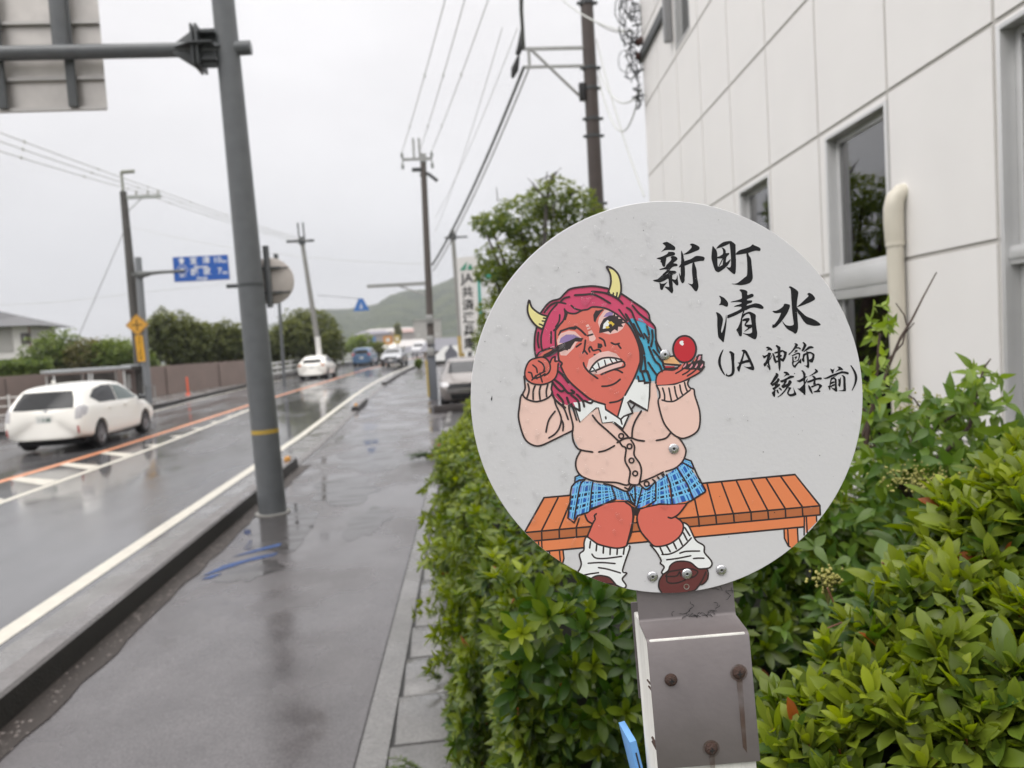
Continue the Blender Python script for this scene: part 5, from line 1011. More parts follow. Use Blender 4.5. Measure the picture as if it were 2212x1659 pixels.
for i in range(70):
    x=gg.uniform(.05,2.2); z=gg.uniform(.1,1.1); y=1.75; mb.tube([Vector((x,y+.1,z-.14))-hd.location,Vector((x+gg.uniform(-.03,.03),y-.06,z))-hd.location,Vector((x+gg.uniform(-.05,.05),y-.16,z+.07))-hd.location],[.004,.003,.0015],5)
o=mb.build('twigs',M['twig'],hd,smooth=True); o['kind']='stuff'
# --- bright azalea bush in the right foreground
az=thing('azalea_bush','bright lime green azalea bush close in the bottom right corner','bush',(.75,1.1,0)); g=np.random.default_rng(33)
sph=[(P(1905,1625,1.10),.19),(P(2075,1470,1.14),.21),(P(2240,1300,1.22),.26),(P(1795,1700,1.02),.12),(P(1990,1760,1.0),.22),(P(2210,1600,1.02),.24),(P(2120,1300,1.3),.13),(P(2330,1200,1.35),.25)]
pp=[];aa=[];yy=[]
for c,r in sph:
    n=int(760*r*r*4*1.9); d=unit(g.normal(size=(n,3))); d[:,1]=-np.abs(d[:,1])*.9+.25*(d[:,1]>0); d[:,2]=d[:,2]*.8+.25; d=unit(d)
    rr=r*(1-.22*g.random((n,1))**1.6); q_=np.array(c)+d*rr; keep=np.ones(n,bool)
    for c2,r2 in sph:
        if (c2-c).length>1e-6: keep&=np.linalg.norm(q_-np.array(c2),axis=1)>r2*.86
    pp.append(q_[keep]); a_=d*.55+np.array([-.18,-.15,.85])+g.normal(0,.28,(n,3)); aa.append(a_[keep]); yv=.34+.34*g.normal(size=n)*.6+.25*(d[:,2])+.5*((rr[:,0]/r)-.95); yy.append(np.clip(yv,0,1)[keep])  # paler on top and outside, darker further in
pp=np.concatenate(pp);aa=np.concatenate(aa);yy=np.concatenate(yy)
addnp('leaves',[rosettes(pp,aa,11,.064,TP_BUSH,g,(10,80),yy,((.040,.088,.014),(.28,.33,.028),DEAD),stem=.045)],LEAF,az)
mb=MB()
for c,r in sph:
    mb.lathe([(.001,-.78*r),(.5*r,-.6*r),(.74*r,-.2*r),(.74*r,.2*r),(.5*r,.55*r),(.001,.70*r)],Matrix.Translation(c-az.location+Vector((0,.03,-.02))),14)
mb.box(P(2060,1700,1.15)-az.location+Vector((.1,.1,-.5)),(.9,.25,1.0)); mb.build('dark_core',M['core'],az,smooth=True)  # dark blobs and box added as the shaded inside of the bush
mb=MB()
for i in range(0,len(pp),5):
    p=Vector(pp[i])-az.location; a_=Vector(aa[i]).normalized(); mb.tube([p-a_*.09-Vector((0,0,.02)),p-a_*.03,p+a_*.004],[.0028,.0022,.0014],5)
o=mb.build('stems',mat('red_stem',(.16,.05,.02),.6),az,smooth=True); o['kind']='stuff'
# --- tangled shrub with a dark trunk between the sign and the office, overgrown by a vine
sh=thing('wild_shrub','wild shrub with dark leaning trunk and bare twigs between sign and office','shrub',P(2060,1420,1.9)-Vector((0,0,.9))); g=np.random.default_rng(44)
tw=[([(1868,880),(1895,960),(1930,1030),(1985,1110),(2015,1190),(2060,1290),(2110,1370)],(1.85,1.82,1.8,1.8,1.8,1.8,1.8),(.007,.010,.013,.014,.016,.02,.024)),
    ([(1878,965),(1902,968),(1930,985)],(1.8,1.8,1.8),(.003,.004,.005)),([(2023,588),(1995,640),(1970,690),(1945,730),(1922,785),(1895,860),(1860,950)],(1.8,)*7,(.0016,.0022,.0028,.0034,.004,.005,.005)),
    ([(1975,697),(1955,720),(1950,742),(1925,770),(1900,795)],(1.8,)*5,(.0014,.002,.0022,.0024,.0028)),([(1945,735),(1960,705),(1953,680),(1935,655)],(1.8,)*4,(.002,.002,.0016,.0012)),
    ([(1930,985),(1980,950),(2025,920),(2070,890)],(1.8,)*4,(.006,.005,.004,.003)),([(2020,918),(1995,890),(1975,862),(1955,850)],(1.8,)*4,(.003,.0025,.002,.0015)),([(2010,1005),(2060,960),(2095,920),(2110,850),(2125,795),(2140,775)],(1.7,)*6,(.006,.005,.0045,.0035,.0025,.0016)),
    ([(1900,720),(1895,800),(1885,880),(1870,960)],(1.75,)*4,(.003,.004,.005,.006)),([(2110,1370),(2150,1480),(2150,1659)],(1.8,)*3,(.022,.026,.03)),([(2010,1000),(2060,1015),(2120,1000),(2190,990)],(1.75,)*4,(.004,.003,.003,.002)),([(1985,1110),(1940,1060),(1900,1045)],(1.8,)*3,(.006,.005,.003))]
mb=MB()
for pts,ds_,rs in tw: mb.tube([P(*p,d)-sh.location for p,d in zip(pts,ds_)],list(rs),7)
mb.build('branches',M['twig'],sh,smooth=True)
pp=[];aa=[];yy=[];ll=[]
def addl(px_,py_,d,n,sx,sy,y,L,up=.4):
    for _ in range(n):
        pp.append(P(px_+g.normal()*sx,py_+g.normal()*sy,d+g.normal()*.10)); aa.append((g.normal()*.6-.1,-.8+g.normal()*.3,up+g.normal()*.4)); yy.append(y+g.normal()*.12); ll.append(L)
for k,(x,y) in enumerate(((1897,660),(1893,700),(1890,735),(1895,770),(1888,805),(1880,850),(1912,790),(1925,690))): addl(x,y,1.75,3,11,10,.75,.030,.3)
addl(1880,900,1.75,22,22,35,.45,.045); addl(1990,905,1.8,26,55,25,.38,.045); addl(2060,900,1.8,26,45,30,.35,.05); addl(2120,830,1.75,12,28,26,.45,.045); addl(2080,870,1.75,14,30,20,.4,.05)
addl(1930,1010,1.8,36,60,40,.38,.048); addl(2060,1010,1.75,52,80,50,.30,.052); addl(2180,980,1.7,26,40,40,.42,.060); addl(1950,1120,1.8,50,70,50,.25,.050); addl(2090,1120,1.7,55,90,50,.28,.055); addl(1850,1180,1.85,34,40,60,.16,.045); addl(1950,1260,1.8,50,80,55,.22,.050); addl(2100,1240,1.55,36,90,50,.30,.055); addl(1800,1350,1.75,40,50,70,.10,.04)
V=rosettes(np.array(pp),np.array(aa,float),4,np.array(ll),TP_OV,g,(28,82),np.clip(np.array(yy),0,1),((.075,.145,.028),(.31,.40,.05)),droop=.15)
addnp('leaves',[V],LEAF2,sh)
# dark backing foliage inside the shrub
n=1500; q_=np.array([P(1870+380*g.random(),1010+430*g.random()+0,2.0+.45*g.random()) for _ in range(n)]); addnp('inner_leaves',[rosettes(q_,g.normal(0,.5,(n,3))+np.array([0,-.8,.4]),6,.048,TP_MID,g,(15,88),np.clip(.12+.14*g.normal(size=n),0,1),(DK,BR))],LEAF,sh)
# pale flower heads of the vine
def heads(name,lab,px_,py_,d,w,h,n,col):
    c=P(px_,py_,d); V=[];F_=[]; gg=np.random.default_rng(int(px_+py_)); mb=MB(); o=thing(name,lab,'flower head',c)
    for i in range(n):
        p=Vector((gg.normal()*w,gg.normal()*w*.6,gg.normal()*h)); r=.0022+.0016*gg.random(); mb.lathe([(.0005,-r),(r*.8,-r*.5),(r,0),(r*.7,r*.6),(.0005,r)],Matrix.Translation(p),6)
    mb.build('buds',col,o,smooth=True); mb=MB(); base=Vector((0,0,-h*2-.03))
    for i in range(16): mb.tube([base,Vector((gg.normal()*w*.4,gg.normal()*w*.3,-h)),Vector((gg.normal()*w,gg.normal()*w*.6,gg.normal()*h*.6))],[.0012,.001,.0006],4)
    mb.build('stalks',mat('vine_stalk',(.14,.14,.035),.6),o); return o
budm=mat('vine_buds',(.28,.26,.06),.5,noise=(60,.4))
heads('vine_flower_head','wide yellow green flower head on the shrub beside the round sign',1985,1035,1.6,.050,.016,260,budm)
heads('vine_flower_head','small flower head beside the dark gap right of the sign post',1787,1250,1.25,.012,.009,90,budm)
heads('vine_flower_head','loose pale flower head under the downpipe at the top of the shrub',1985,890,1.9,.055,.03,160,budm)
# vine leaves in fives, close to the camera at the right
vn=thing('creeping_vine','creeping vine with large five part serrated leaves over the azalea','vine',P(2080,1500,1.05)-Vector((0,0,.7))); parts=[]; g=np.random.default_rng(5)
for (x,y,d,L,tx,ty) in ((2140,1555,.92,.066,-.5,-.35),(2190,1640,.90,.060,-.4,-.3),(1905,1215,1.5,.07,.2,-.5),(1890,1305,1.45,.062,.1,-.6),(2010,1230,1.5,.06,.2,-.6),(2170,1345,1.15,.06,.5,-.2),(2060,1180,1.6,.065,0,-.5),(1760,1180,1.35,.05,.2,-.6),(1960,1350,1.3,.055,-.2,-.4)):
    parts.append(rosettes(np.array([P(x,y,d)]),np.array([(tx*.6,-.75,.65)]),5,np.array([L]),TP_OV,g,(70,92),np.array([.32]),((.075,.135,.030),(.17,.23,.05)),lvar=.2,droop=.1))
addnp('leaves',parts,LEAF2,vn)
mb=MB()
for pts in ([(2140,1555),(2180,1590),(2240,1640)],[(2190,1640),(2230,1659)],[(1905,1215),(1950,1250),(2000,1330)],[(1890,1305),(1930,1340)],[(1787,1270),(1800,1300),(1830,1340),(1780,1360)]): mb.tube([P(*p,1.2 if pts[0][0]<2100 else .95)-vn.location for p in pts],.0016,5)
mb.build('stems',mat('vine_stem',(.20,.085,.05),.6),vn,smooth=True)
# ferny weeds at the drain
def weed(lab,px_,py_,Y,n,L,hgt,lean,col,seed):
    g=np.random.default_rng(seed); b=P(px_,py_,Y); b.z=.02; o=thing('weed',lab,'weed',b); parts=[]; mb=MB()
    for i in range(n):
        a_=g.uniform(0,6.28); tip=np.array([lean[0]+.5*math.cos(a_)*.4,lean[1]+.4*math.sin(a_),1.0]); tip=tip/np.linalg.norm(tip)*hgt*(.6+.4*g.random())
        tt=np.linspace(.15,1,16)[:,None]; q_=tip*tt*np.array([1,1,1])-np.array([0,0,1])*hgt*.35*tt**2
        parts.append(rosettes(q_+np.array(b),np.tile(tip,(16,1)),3,L*np.linspace(1,.5,16),TP_FAR,g,(55,80),np.full(16,.5),col)); mb.tube([Vector(q_[k]) for k in (0,5,10,15)],.0016,4)
    addnp('leaves',parts,LEAF2,o); mb.build('stems',mat('weed_stem',(.10,.12,.03),.6),o)
weed('feathery green weed leaning over the pavement from the far drain',948,985,12.4,8,.09,.66,(-1.5,0,.0),((.045,.085,.03),(.10,.15,.05)),1)
weed('feathery weed growing from the drain cover in the foreground',905,1500,3.2,6,.022,.30,(-.8,-.2,0),((.07,.12,.02),(.17,.21,.04)),2)
weed('low feathery weed at the hedge foot near the bottom edge',985,1640,2.75,8,.022,.26,(-.3,-.3,0),((.06,.09,.02),(.14,.17,.04)),3)
weed('small weed spreading at the hedge foot beside the wet slabs',950,1350,4.1,5,.025,.24,(-.9,0,0),((.07,.12,.02),(.17,.21,.04)),4)
# --- trees
def tree(name,lab,base,height,blobs,nleaf,L,cols,trunk_r,g,leaf_tone=.3,group=None,k=5,limbs=True,tp=TP_FAR,barkm=None,ycol=.25,m=LEAF3):
    o=thing(name,lab,'tree',base,0,group); b=Vector(base); mb=MB(); mb.tube([(0,0,-.1),(trunk_r*.4,0,height*.35),(0,0,height*.8)],[trunk_r,trunk_r*.8,trunk_r*.3],10)
    pp=[];aa=[];yy=[]; tot=sum(r[0]*r[2] for c,r in blobs)
    for c,r in blobs:
        if limbs: mb.tube([(0,0,height*.3),Vector(c)*.6+Vector((0,0,height*.12)),Vector(c)],[trunk_r*.5,trunk_r*.3,trunk_r*.08],6)
        n=int(nleaf*r[0]*r[2]/tot); d=unit(g.normal(size=(n,3))); rad=(.55+.45*g.random((n,1))**.5)*(1+.16*np.sin(d[:,0:1]*7+c[0])*np.cos(d[:,2:3]*6))
        q_=np.array(c)+d*rad*np.array(r); pp.append(q_); aa.append(d*.7+np.array([0,0,.6])+g.normal(0,.35,(n,3))); yy.append(leaf_tone+ycol*d[:,2]+g.normal(0,.12,n)+.5*(rad[:,0]-.95))  # leaf colour paler on top and outside, darker inside the crown
    mb.build('trunk',barkm or M['twig'],o,smooth=True)
    V,F_,C=rosettes(np.concatenate(pp),np.concatenate(aa),k,L,tp,g,(20,88),np.clip(np.concatenate(yy),0,1),cols); np_mesh('crown',V,F_,m,o,C); return o
g=np.random.default_rng(77)
# clipped garden tree in front of the brown pole
Yt=10.5; cb=P(1190,740,Yt); cb.z=0; bl=lambda x,y,rx_,rz,dy=0:((P(x,y,Yt)-Vector(cb))+Vector((0,dy,0)),(rx_/1600*Yt,.5,rz/1600*Yt))
blobs=[bl(1120,470,60,45),(bl(1190,430,55,45)),bl(1170,500,75,50,.2),bl(1245,450,45,40,.1),bl(1060,485,38,26),bl(1040,480,26,14),bl(1085,560,60,40),bl(1060,590,40,26),bl(1110,640,55,45),bl(1070,680,40,40),bl(1180,600,80,80,.2),bl(1290,470,25,30,.2),bl(1060,740,40,45),bl(1250,560,60,70,.2),bl(1120,780,70,60),bl(1275,420,22,14,.3)]
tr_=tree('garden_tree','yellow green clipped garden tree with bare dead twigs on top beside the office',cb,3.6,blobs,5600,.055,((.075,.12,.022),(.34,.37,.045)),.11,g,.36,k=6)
mb=MB(); gg=random.Random(3)
for (pts,r) in (([(1172,560),(1178,500),(1180,440),(1186,400),(1192,385),(1202,372)],.035),([(1186,405),(1197,420),(1196,470)],.022),([(1180,430),(1160,410),(1150,395)],.018),([(1192,385),(1185,380),(1175,385),(1165,388)],.012),([(1196,440),(1225,425),(1240,415)],.012),([(1186,400),(1180,385),(1182,370)],.01),([(1202,372),(1213,362)],.006),([(1150,395),(1140,385)],.006),([(1075,435),(1074,420),(1072,405)],.008),([(1230,425),(1255,405),(1262,398)],.006)):
    mb.tube([P(*p,Yt-.25)-Vector(cb) for p in pts],[r*(1-.5*i/len(pts)) for i in range(len(pts))],6)
mb.build('dead_branches',mat('grey_bark',(.10,.09,.085),.8,noise=(12,.4)),tr_,smooth=True)
def px_tree(name,lab,Y,cx_,topy,wpx,cols,g,nl=900,leaf_tone=.25,group=None,L=.22,basez=None,lobes=6,sq=1.0):
    ctr=P(cx_,topy,Y); z0=gz(Y) if basez is None else basez; hgt=ctr.z-z0; w=wpx/1600*Y/2; b=(ctr.x,Y,z0); bl_=[]
    for i in range(lobes):
        a_=6.283*i/lobes+g.random(); bl_.append(((.55*w*math.cos(a_),.5*w*math.sin(a_),hgt*(.52+.22*g.random())),(w*.58,w*.58,hgt*.30*sq)))
    bl_.append(((0,0,hgt*.74),(w*.6,w*.6,hgt*.27))); bl_.append(((0,0,hgt*.36),(w*.85,w*.7,hgt*.30)))
    return tree(name,lab,b,hgt,bl_,nl,L,cols,.12+.02*w,g,leaf_tone,group,k=5,limbs=False)
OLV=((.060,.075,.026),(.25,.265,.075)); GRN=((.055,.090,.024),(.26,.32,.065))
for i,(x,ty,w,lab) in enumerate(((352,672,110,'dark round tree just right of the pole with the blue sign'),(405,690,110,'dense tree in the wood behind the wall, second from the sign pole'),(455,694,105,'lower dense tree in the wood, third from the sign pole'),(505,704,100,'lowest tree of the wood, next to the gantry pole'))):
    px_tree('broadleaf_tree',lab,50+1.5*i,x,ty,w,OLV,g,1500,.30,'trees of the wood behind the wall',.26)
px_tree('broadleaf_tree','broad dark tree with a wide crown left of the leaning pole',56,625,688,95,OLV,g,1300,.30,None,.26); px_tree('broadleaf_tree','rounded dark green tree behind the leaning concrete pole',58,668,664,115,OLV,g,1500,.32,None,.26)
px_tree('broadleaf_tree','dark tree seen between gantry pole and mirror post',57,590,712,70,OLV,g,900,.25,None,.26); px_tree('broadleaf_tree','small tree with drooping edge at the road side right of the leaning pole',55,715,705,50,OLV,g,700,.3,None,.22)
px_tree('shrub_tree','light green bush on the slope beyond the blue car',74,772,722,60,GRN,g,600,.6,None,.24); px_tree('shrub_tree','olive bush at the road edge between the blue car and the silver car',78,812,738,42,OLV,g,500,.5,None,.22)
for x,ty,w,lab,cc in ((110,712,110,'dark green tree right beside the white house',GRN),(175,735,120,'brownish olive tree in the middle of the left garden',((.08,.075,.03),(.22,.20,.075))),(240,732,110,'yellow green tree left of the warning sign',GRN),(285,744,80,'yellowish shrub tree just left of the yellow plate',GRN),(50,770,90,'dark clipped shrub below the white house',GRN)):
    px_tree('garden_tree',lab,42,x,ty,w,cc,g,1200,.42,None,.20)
# hedge band over the wall at the far left
n=1500; q_=np.array([P(-30+140*g.random(),782+26*g.random(),33+1.5*g.random()) for _ in range(n)]); o=thing('wall_top_hedge','low green hedge showing above the brown wall at the far left','hedge',P(30,860,34)); addnp('leaves',[rosettes(q_,g.normal(0,.4,(n,3))+np.array([0,-.5,.8]),5,.16,TP_FAR,g,(20,88),np.clip(.35+.2*g.normal(size=n),0,1),GRN)],LEAF3,o)
# ------------------------------------------------------------------ vehicles
M['tyre']=mat('tyre',(.016,.016,.017),.7); M['rim']=mat('alloy',(.30,.30,.31),.35,metal=.8); M['cglass']=mat('car_glass',(.020,.021,.023),.10,spec=.28); M['chrome']=mat('chrome',(.5,.5,.52),.15,metal=1); M['lamp_clear']=mat('clear_lamp',(.46,.45,.46),.12,coat=.5); M['lamp_red']=mat('red_lamp',(.42,.035,.035),.2,coat=.5); M['under']=mat('underbody',(.012,.012,.013),.8)
def loft(rings,hw):
    "rings: list of (ys5, zbelt, zre, zr, (wb,wm,wbelt,wre)); levels bottom .22, mid .58"
    vs=[];k=None
    for ys,zb,zre,zr,(w0,w1,w2,w3),zbot in rings:
        half=[(0,ys[0],zbot),(w0*.86,ys[0],zbot),(w0,ys[0]+(ys[1]-ys[0])*.25,zbot+.07),(w1*.985,ys[0]+(ys[1]-ys[0])*.7,.42),(w1,ys[1],.60),(w1*.995,(ys[1]+ys[2])/2,(.6+zb)/2+.03),(w2,ys[2],zb),(w2-.03,ys[2]+(ys[3]-ys[2])*.06,zb+(zre-zb)*.06+.012),((w2-.03)*.52+w3*.48+.02,(ys[2]+ys[3])/2,(zb+zre)/2),(w3,ys[3],zre),(w3*.86,ys[3]+(ys[4]-ys[3])*.6,zre+(zr-zre)*.62),(w3*.5,ys[4],zr-.006),(0,ys[4],zr)]
        ring=[(x*hw,y,z) for x,y,z in half]+[(-x*hw,y,z) for x,y,z in reversed(half[1:-1])]
        k=len(ring); vs+=ring
    n=len(rings); fs=[(i*k+j,i*k+(j+1)%k,(i+1)*k+(j+1)%k,(i+1)*k+j) for i in range(n-1) for j in range(k)]
    fs+=[tuple(reversed(range(k))),tuple((n-1)*k+j for j in range(k))]
    return vs,fs,k
def wheel_obj(x,y,r,w,par,side,spokes=10):
    mb=MB(); ax=Matrix.Translation((x,y,r))@Matrix.Rotation(R(90*side),4,'Y')
    mb.lathe([(r*.62,-w/2),(r*.93,-w/2),(r,-w*.3),(r,w*.3),(r*.93,w/2),(r*.66,w/2),(r*.64,w*.30)],ax,32); o=mb.build('wheel',M['tyre'],par,smooth=True,angle=35)
    mb=MB(); mb.lathe([(r*.655,w*.28),(r*.66,w*.47),(r*.60,w*.47),(r*.57,w*.33)],ax,32); mb.lathe([(.02,w*.42),(r*.16,w*.42),(r*.18,w*.30)],ax,16); mb.lathe([(.01,w*.10),(r*.6,w*.10)],ax,24,1)
    for s in range(spokes):
        q_=2*math.pi*s/spokes; mb.box(ax@Vector((r*.37*math.cos(q_),r*.37*math.sin(q_),w*.34)),(.02,r*.46,.035),0,(ax.to_3x3()@Matrix.Rotation(q_-math.pi/2,3,'Z')))
    mb.build('rim',[M['rim'],M['under']],o,smooth=True,angle=30); return o
def car(name,lab,cat,loc,rz,rings,L,hw,paint,axles,wr,side_win,rear_win,front_win=None,group=None,lamps=None,plate=None,extra=None,spokes=10,gcol=None):
    o=thing(name,lab,cat,loc,rz,group); vs,fs,k=loft(rings,hw)
    mb=MB(); mb.add(vs,fs); body=mb.build('body',paint,o)
    bm=bmesh.new(); bm.from_mesh(body.data); bmesh.ops.recalc_face_normals(bm,faces=bm.faces); bm.to_mesh(body.data); bm.free()
    ss=body.modifiers.new('s','SUBSURF'); ss.levels=2; ss.render_levels=2
    cut=MB()
    for y in axles: cut.lathe([(wr*1.13,-hw-.2),(wr*1.13,-hw+.30)],Matrix.Translation((0,y,wr+.01))@Matrix.Rotation(R(90),4,'Y'),36); cut.lathe([(wr*1.13,hw-.30),(wr*1.13,hw+.2)],Matrix.Translation((0,y,wr+.01))@Matrix.Rotation(R(90),4,'Y'),36)
    co=cut.build('cut',M['under']); md=body.modifiers.new('b','BOOLEAN'); md.object=co; md.operation='DIFFERENCE'; md.solver='EXACT'
    bpy.context.view_layer.update(); co.parent=o; bpy.context.view_layer.update()
    dg=bpy.context.evaluated_depsgraph_get(); me=bpy.data.meshes.new_from_object(body.evaluated_get(dg)); body.modifiers.clear(); old=body.data; body.data=me; bpy.data.meshes.remove(old); bpy.data.objects.remove(co)
    shade(me,38)
    for y in axles:
        for s in (-1,1): wheel_obj(s*(hw-.125),y,wr,.215,o,s,spokes)
    # body surface lookup for glass: ray casts on the finished body
    def hit(org,d):
        ok,p,n_,_=body.ray_cast(Vector(org),Vector(d)); return (p,n_) if ok else (None,None)
    def patch(nm,poly,mode,m,par,off=.006,res=.06,th=None):
        "poly in (y,z) for sides or (x,z) for ends / (x,y) for top, pressed on to the body"
        P2=[Vector((a,b,0)) for a,b in poly]; bm=bmesh.new(); vv=[bm.verts.new(p) for p in P2]; bm.faces.new(vv)
        xs_=[p.x for p in P2]; ys_=[p.y for p in P2]
        for lo,hi,nrm in ((min(xs_),max(xs_),Vector((1,0,0))),(min(ys_),max(ys_),Vector((0,1,0)))):
            kk=int((hi-lo)/res)
            for i in range(1,kk+1):
                c_=lo+(hi-lo)*i/(kk+1); bmesh.ops.bisect_plane(bm,geom=bm.verts[:]+bm.edges[:]+bm.faces[:],plane_co=nrm*c_,plane_no=nrm)
        ok_=True
        for v in bm.verts:
            a,b=v.co.x,v.co.y
            if mode in('L','R'): s_=1 if mode=='R' else -1; p,n_=hit((s_*3,a,b),(-s_,0,0))
            elif mode=='rear': p,n_=hit((a,-3,b),(0,1,0))
            elif mode=='front': p,n_=hit((a,L+3,b),(0,-1,0))
            if p is None: p=Vector((0,a,b)) if mode in'LR' else Vector((a,0,b)); n_=Vector((0,0,0))
            v.co=p+n_*off
        me_=bpy.data.meshes.new(nm); bm.to_mesh(me_); bm.free(); me_.materials.append(m); me_.shade_smooth(); oo=bpy.data.objects.new(nm,me_); COL.objects.link(oo); oo.parent=par; return oo
    for i,pw in enumerate(side_win):
        for md_ in 'LR': patch('window',pw,md_,M['cglass'] if not(gcol and i==1) else gcol,o)
    if rear_win: patch('rear_window',rear_win,'rear',M['cglass'],o)
    if front_win: patch('windscreen',front_win,'front',M['cglass'],o)
    if lamps:
        for nm,poly,mode,m in lamps:
            patch(nm,poly,mode,m,o,.008)
            patch(nm,[(-a,b) for a,b in reversed(poly)] if mode in('rear','front') else poly,{'R':'L'}.get(mode,mode),m,o,.008)
    if extra: extra(o,patch,hit)
    return o
def seal(o,r=.33): pass
white=mat('white_car_paint',(.86,.84,.78),.18,coat=.6)
wag=[((.10,.03,.13,.44,.47),1.00,1.37,1.44,(.70,.74,.70,.54),.30),((.10,.02,.13,.43,.46),1.00,1.38,1.45,(.88,.93,.90,.68),.30),((.34,.28,.36,.62,.66),1.0,1.43,1.50,(.95,.99,.965,.73),.28),((.95,.95,.98,1.15,1.2),1.0,1.475,1.545,(.965,1.,.975,.755),.20),((1.9,1.9,1.9,1.9,1.9),.985,1.50,1.575,(.965,.995,.975,.765),.19),((2.75,2.75,2.75,2.55,2.5),.97,1.47,1.55,(.965,.995,.975,.755),.19),((3.25,3.25,3.25,2.95,2.85),.96,1.40,1.49,(.965,.995,.97,.74),.20),((3.68,3.68,3.70,3.62,3.60),.95,1.02,1.10,(.96,.995,.95,.76),.20),((4.15,4.15,4.12,4.10,4.08),.84,.885,.94,(.93,.985,.90,.74),.21),((4.46,4.50,4.42,4.40,4.38),.70,.745,.79,(.86,.93,.82,.66),.22),((4.54,4.60,4.50,4.48,4.46),.64,.68,.71,(.74,.80,.70,.55),.24)]
def wext(o,patch,hit):
    p,n=hit((0,-3,.98),(0,1,0)); mb=MB(); mb.lathe([(.045,-.012),(.045,.012)],Matrix.Translation(p+Vector((0,-.012,-.05)))@Matrix.Rotation(R(80),4,'X'),20); mb.build('emblem',M['chrome'],o,smooth=True,angle=30)
    y0=hit((0,-3,.76),(0,1,0))[0].y; mb=MB(); mb.box((-.02,y0-.012,.77),(.335,.012,.168)); pl=mb.build('number_plate',mat('plate_white',(.72,.73,.70),.4),o)
    mb=MB(); fr=Matrix(((1,0,0,-.02),(0,0,-1,y0-.020),(0,1,0,.75),(0,0,0,1))); add_text(mb,'・3 88',.105,fr,0,.003); mb.build('plate_number',mat('plate_green',(.03,.10,.07),.5),pl)
    mb=MB()
    for s in (-1,1):
        mb=MB(); mb.box((s*.97,3.28,1.02),(.20,.12,.135)); m_=mb.build('door_mirror',M['under'] if False else mat('mirror_dark',(.05,.055,.06),.25,coat=.4),o,bevel=.035)
        for y in (1.50,2.42):
            q_,n_=hit((s*3,y,.90),(-s,0,0)); mb=MB(); mb.box(q_+Vector((s*.018,0,0)),(.03,.20,.035)); mb.build('door_handle',white,o,bevel=.012)
        for y0_,y1_ in ((2.0,2.004),(3.02,3.024),(1.02,1.024)):
            pass
    mb=MB(); mb.box((0,.72,1.60),(.05,.14,.06)); mb.build('roof_antenna',white,o,bevel=.02)
    mb=MB(); mb.box((0,.9,.20),(1.3,1.1,.10)); mb.box((0,3.4,.20),(1.3,1.1,.10)); mb.box((0,2.2,.22),(1.5,3.6,.06)); mb.build('underbody',M['under'],o)
car('white_wagon','white station wagon driving away with dark rear window and clear tail lamps','car',(-8.86,17.62,.035),0,wag,4.6,.8875,white,(.97,3.70),.318,
    [[(.70,1.20),(1.05,1.05),(2.0,1.035),(2.02,1.44),(1.55,1.445),(1.05,1.37)],[(2.06,1.035),(3.15,1.02),(3.28,1.03),(2.95,1.25),(2.55,1.395),(2.06,1.44)]],
    [(-.66,1.00),(-.40,.985),(.40,.985),(.66,1.00),(.62,1.18),(.53,1.38),(-.53,1.38),(-.62,1.18)],[(-.66,1.06),(.66,1.06),(.56,1.38),(-.56,1.38)],
    lamps=[('tail_lamp',[(.70,.74),(.82,.76),(.815,.98),(.76,1.06),(.70,1.0)],'rear',M['lamp_clear']),('tail_lamp_side',[(.16,.80),(.30,.84),(.42,.98),(.30,1.05),(.20,1.02)],'R',M['lamp_clear']),('reflector',[(.74,.42),(.775,.44),(.775,.58),(.74,.60)],'rear',M['lamp_red'])],extra=wext,gcol=mat('green_glass',(.11,.14,.135),.1,spec=.35))
sed=[((.08,.04,.08,.55,.62),.98,1.20,1.27,(.80,.84,.78,.58),.26),((.08,.0,.06,.55,.62),.98,1.22,1.29,(.90,.94,.90,.62),.25),((.45,.40,.42,.85,.95),.97,1.33,1.41,(.95,.99,.96,.70),.22),((1.3,1.3,1.3,1.45,1.5),.95,1.41,1.48,(.965,1.,.97,.72),.2),((2.2,2.2,2.2,2.2,2.2),.94,1.40,1.475,(.965,1.,.97,.72),.2),((2.9,2.9,2.9,2.65,2.6),.93,1.34,1.43,(.965,.995,.97,.71),.2),((3.5,3.5,3.5,3.48,3.46),.92,.99,1.06,(.96,.99,.95,.74),.21),((4.1,4.12,4.05,4.0,4.0),.78,.83,.88,(.9,.96,.87,.7),.22),((4.3,4.36,4.28,4.26,4.25),.66,.70,.73,(.74,.80,.70,.55),.24)]
def ext2(bar=True):
    def f(o,patch,hit):
        y0=hit((0,-3,.72),(0,1,0))[0].y; mb=MB(); mb.box((0,y0-.01,.72),(.33,.012,.165)); mb.build('number_plate',mat('plate_w',(.65,.66,.64),.4),o)
        mb=MB(); mb.box((0,2,.22),(1.4,3.2,.1)); mb.build('underbody',M['under'],o)
        for s in (-1,1): mb=MB(); mb.box((s*.95,3.05,1.0),(.18,.12,.13)); mb.build('door_mirror',o['_p'] if False else M['under'],o,bevel=.03)
    return f
def rd(Y,off): return (off,Y,gz(Y))
car('white_hatchback','white hatchback with low sloping rear window driving away past the wall end','car',(-7.45,46.2,gz(46.2)),R(-2.5),sed,4.36,.87,white,(.85,3.45),.31,[[(.95,1.12),(1.25,1.0),(2.1,.99),(2.1,1.35),(1.5,1.35)],[(2.15,.99),(3.1,.97),(2.6,1.30),(2.15,1.35)]],
    [(-.60,1.00),(.60,1.0),(.50,1.22),(-.50,1.22)],[(-.6,1.04),(.6,1.04),(.5,1.32),(-.5,1.32)],lamps=[('tail_lamp',[(.60,.80),(.80,.80),(.80,.95),(.62,.97)],'rear',mat('amber_lamp',(.45,.16,.06),.2,coat=.5))],extra=ext2())
blue=mat('steel_blue_paint',(.10,.17,.28),.25,coat=.6)
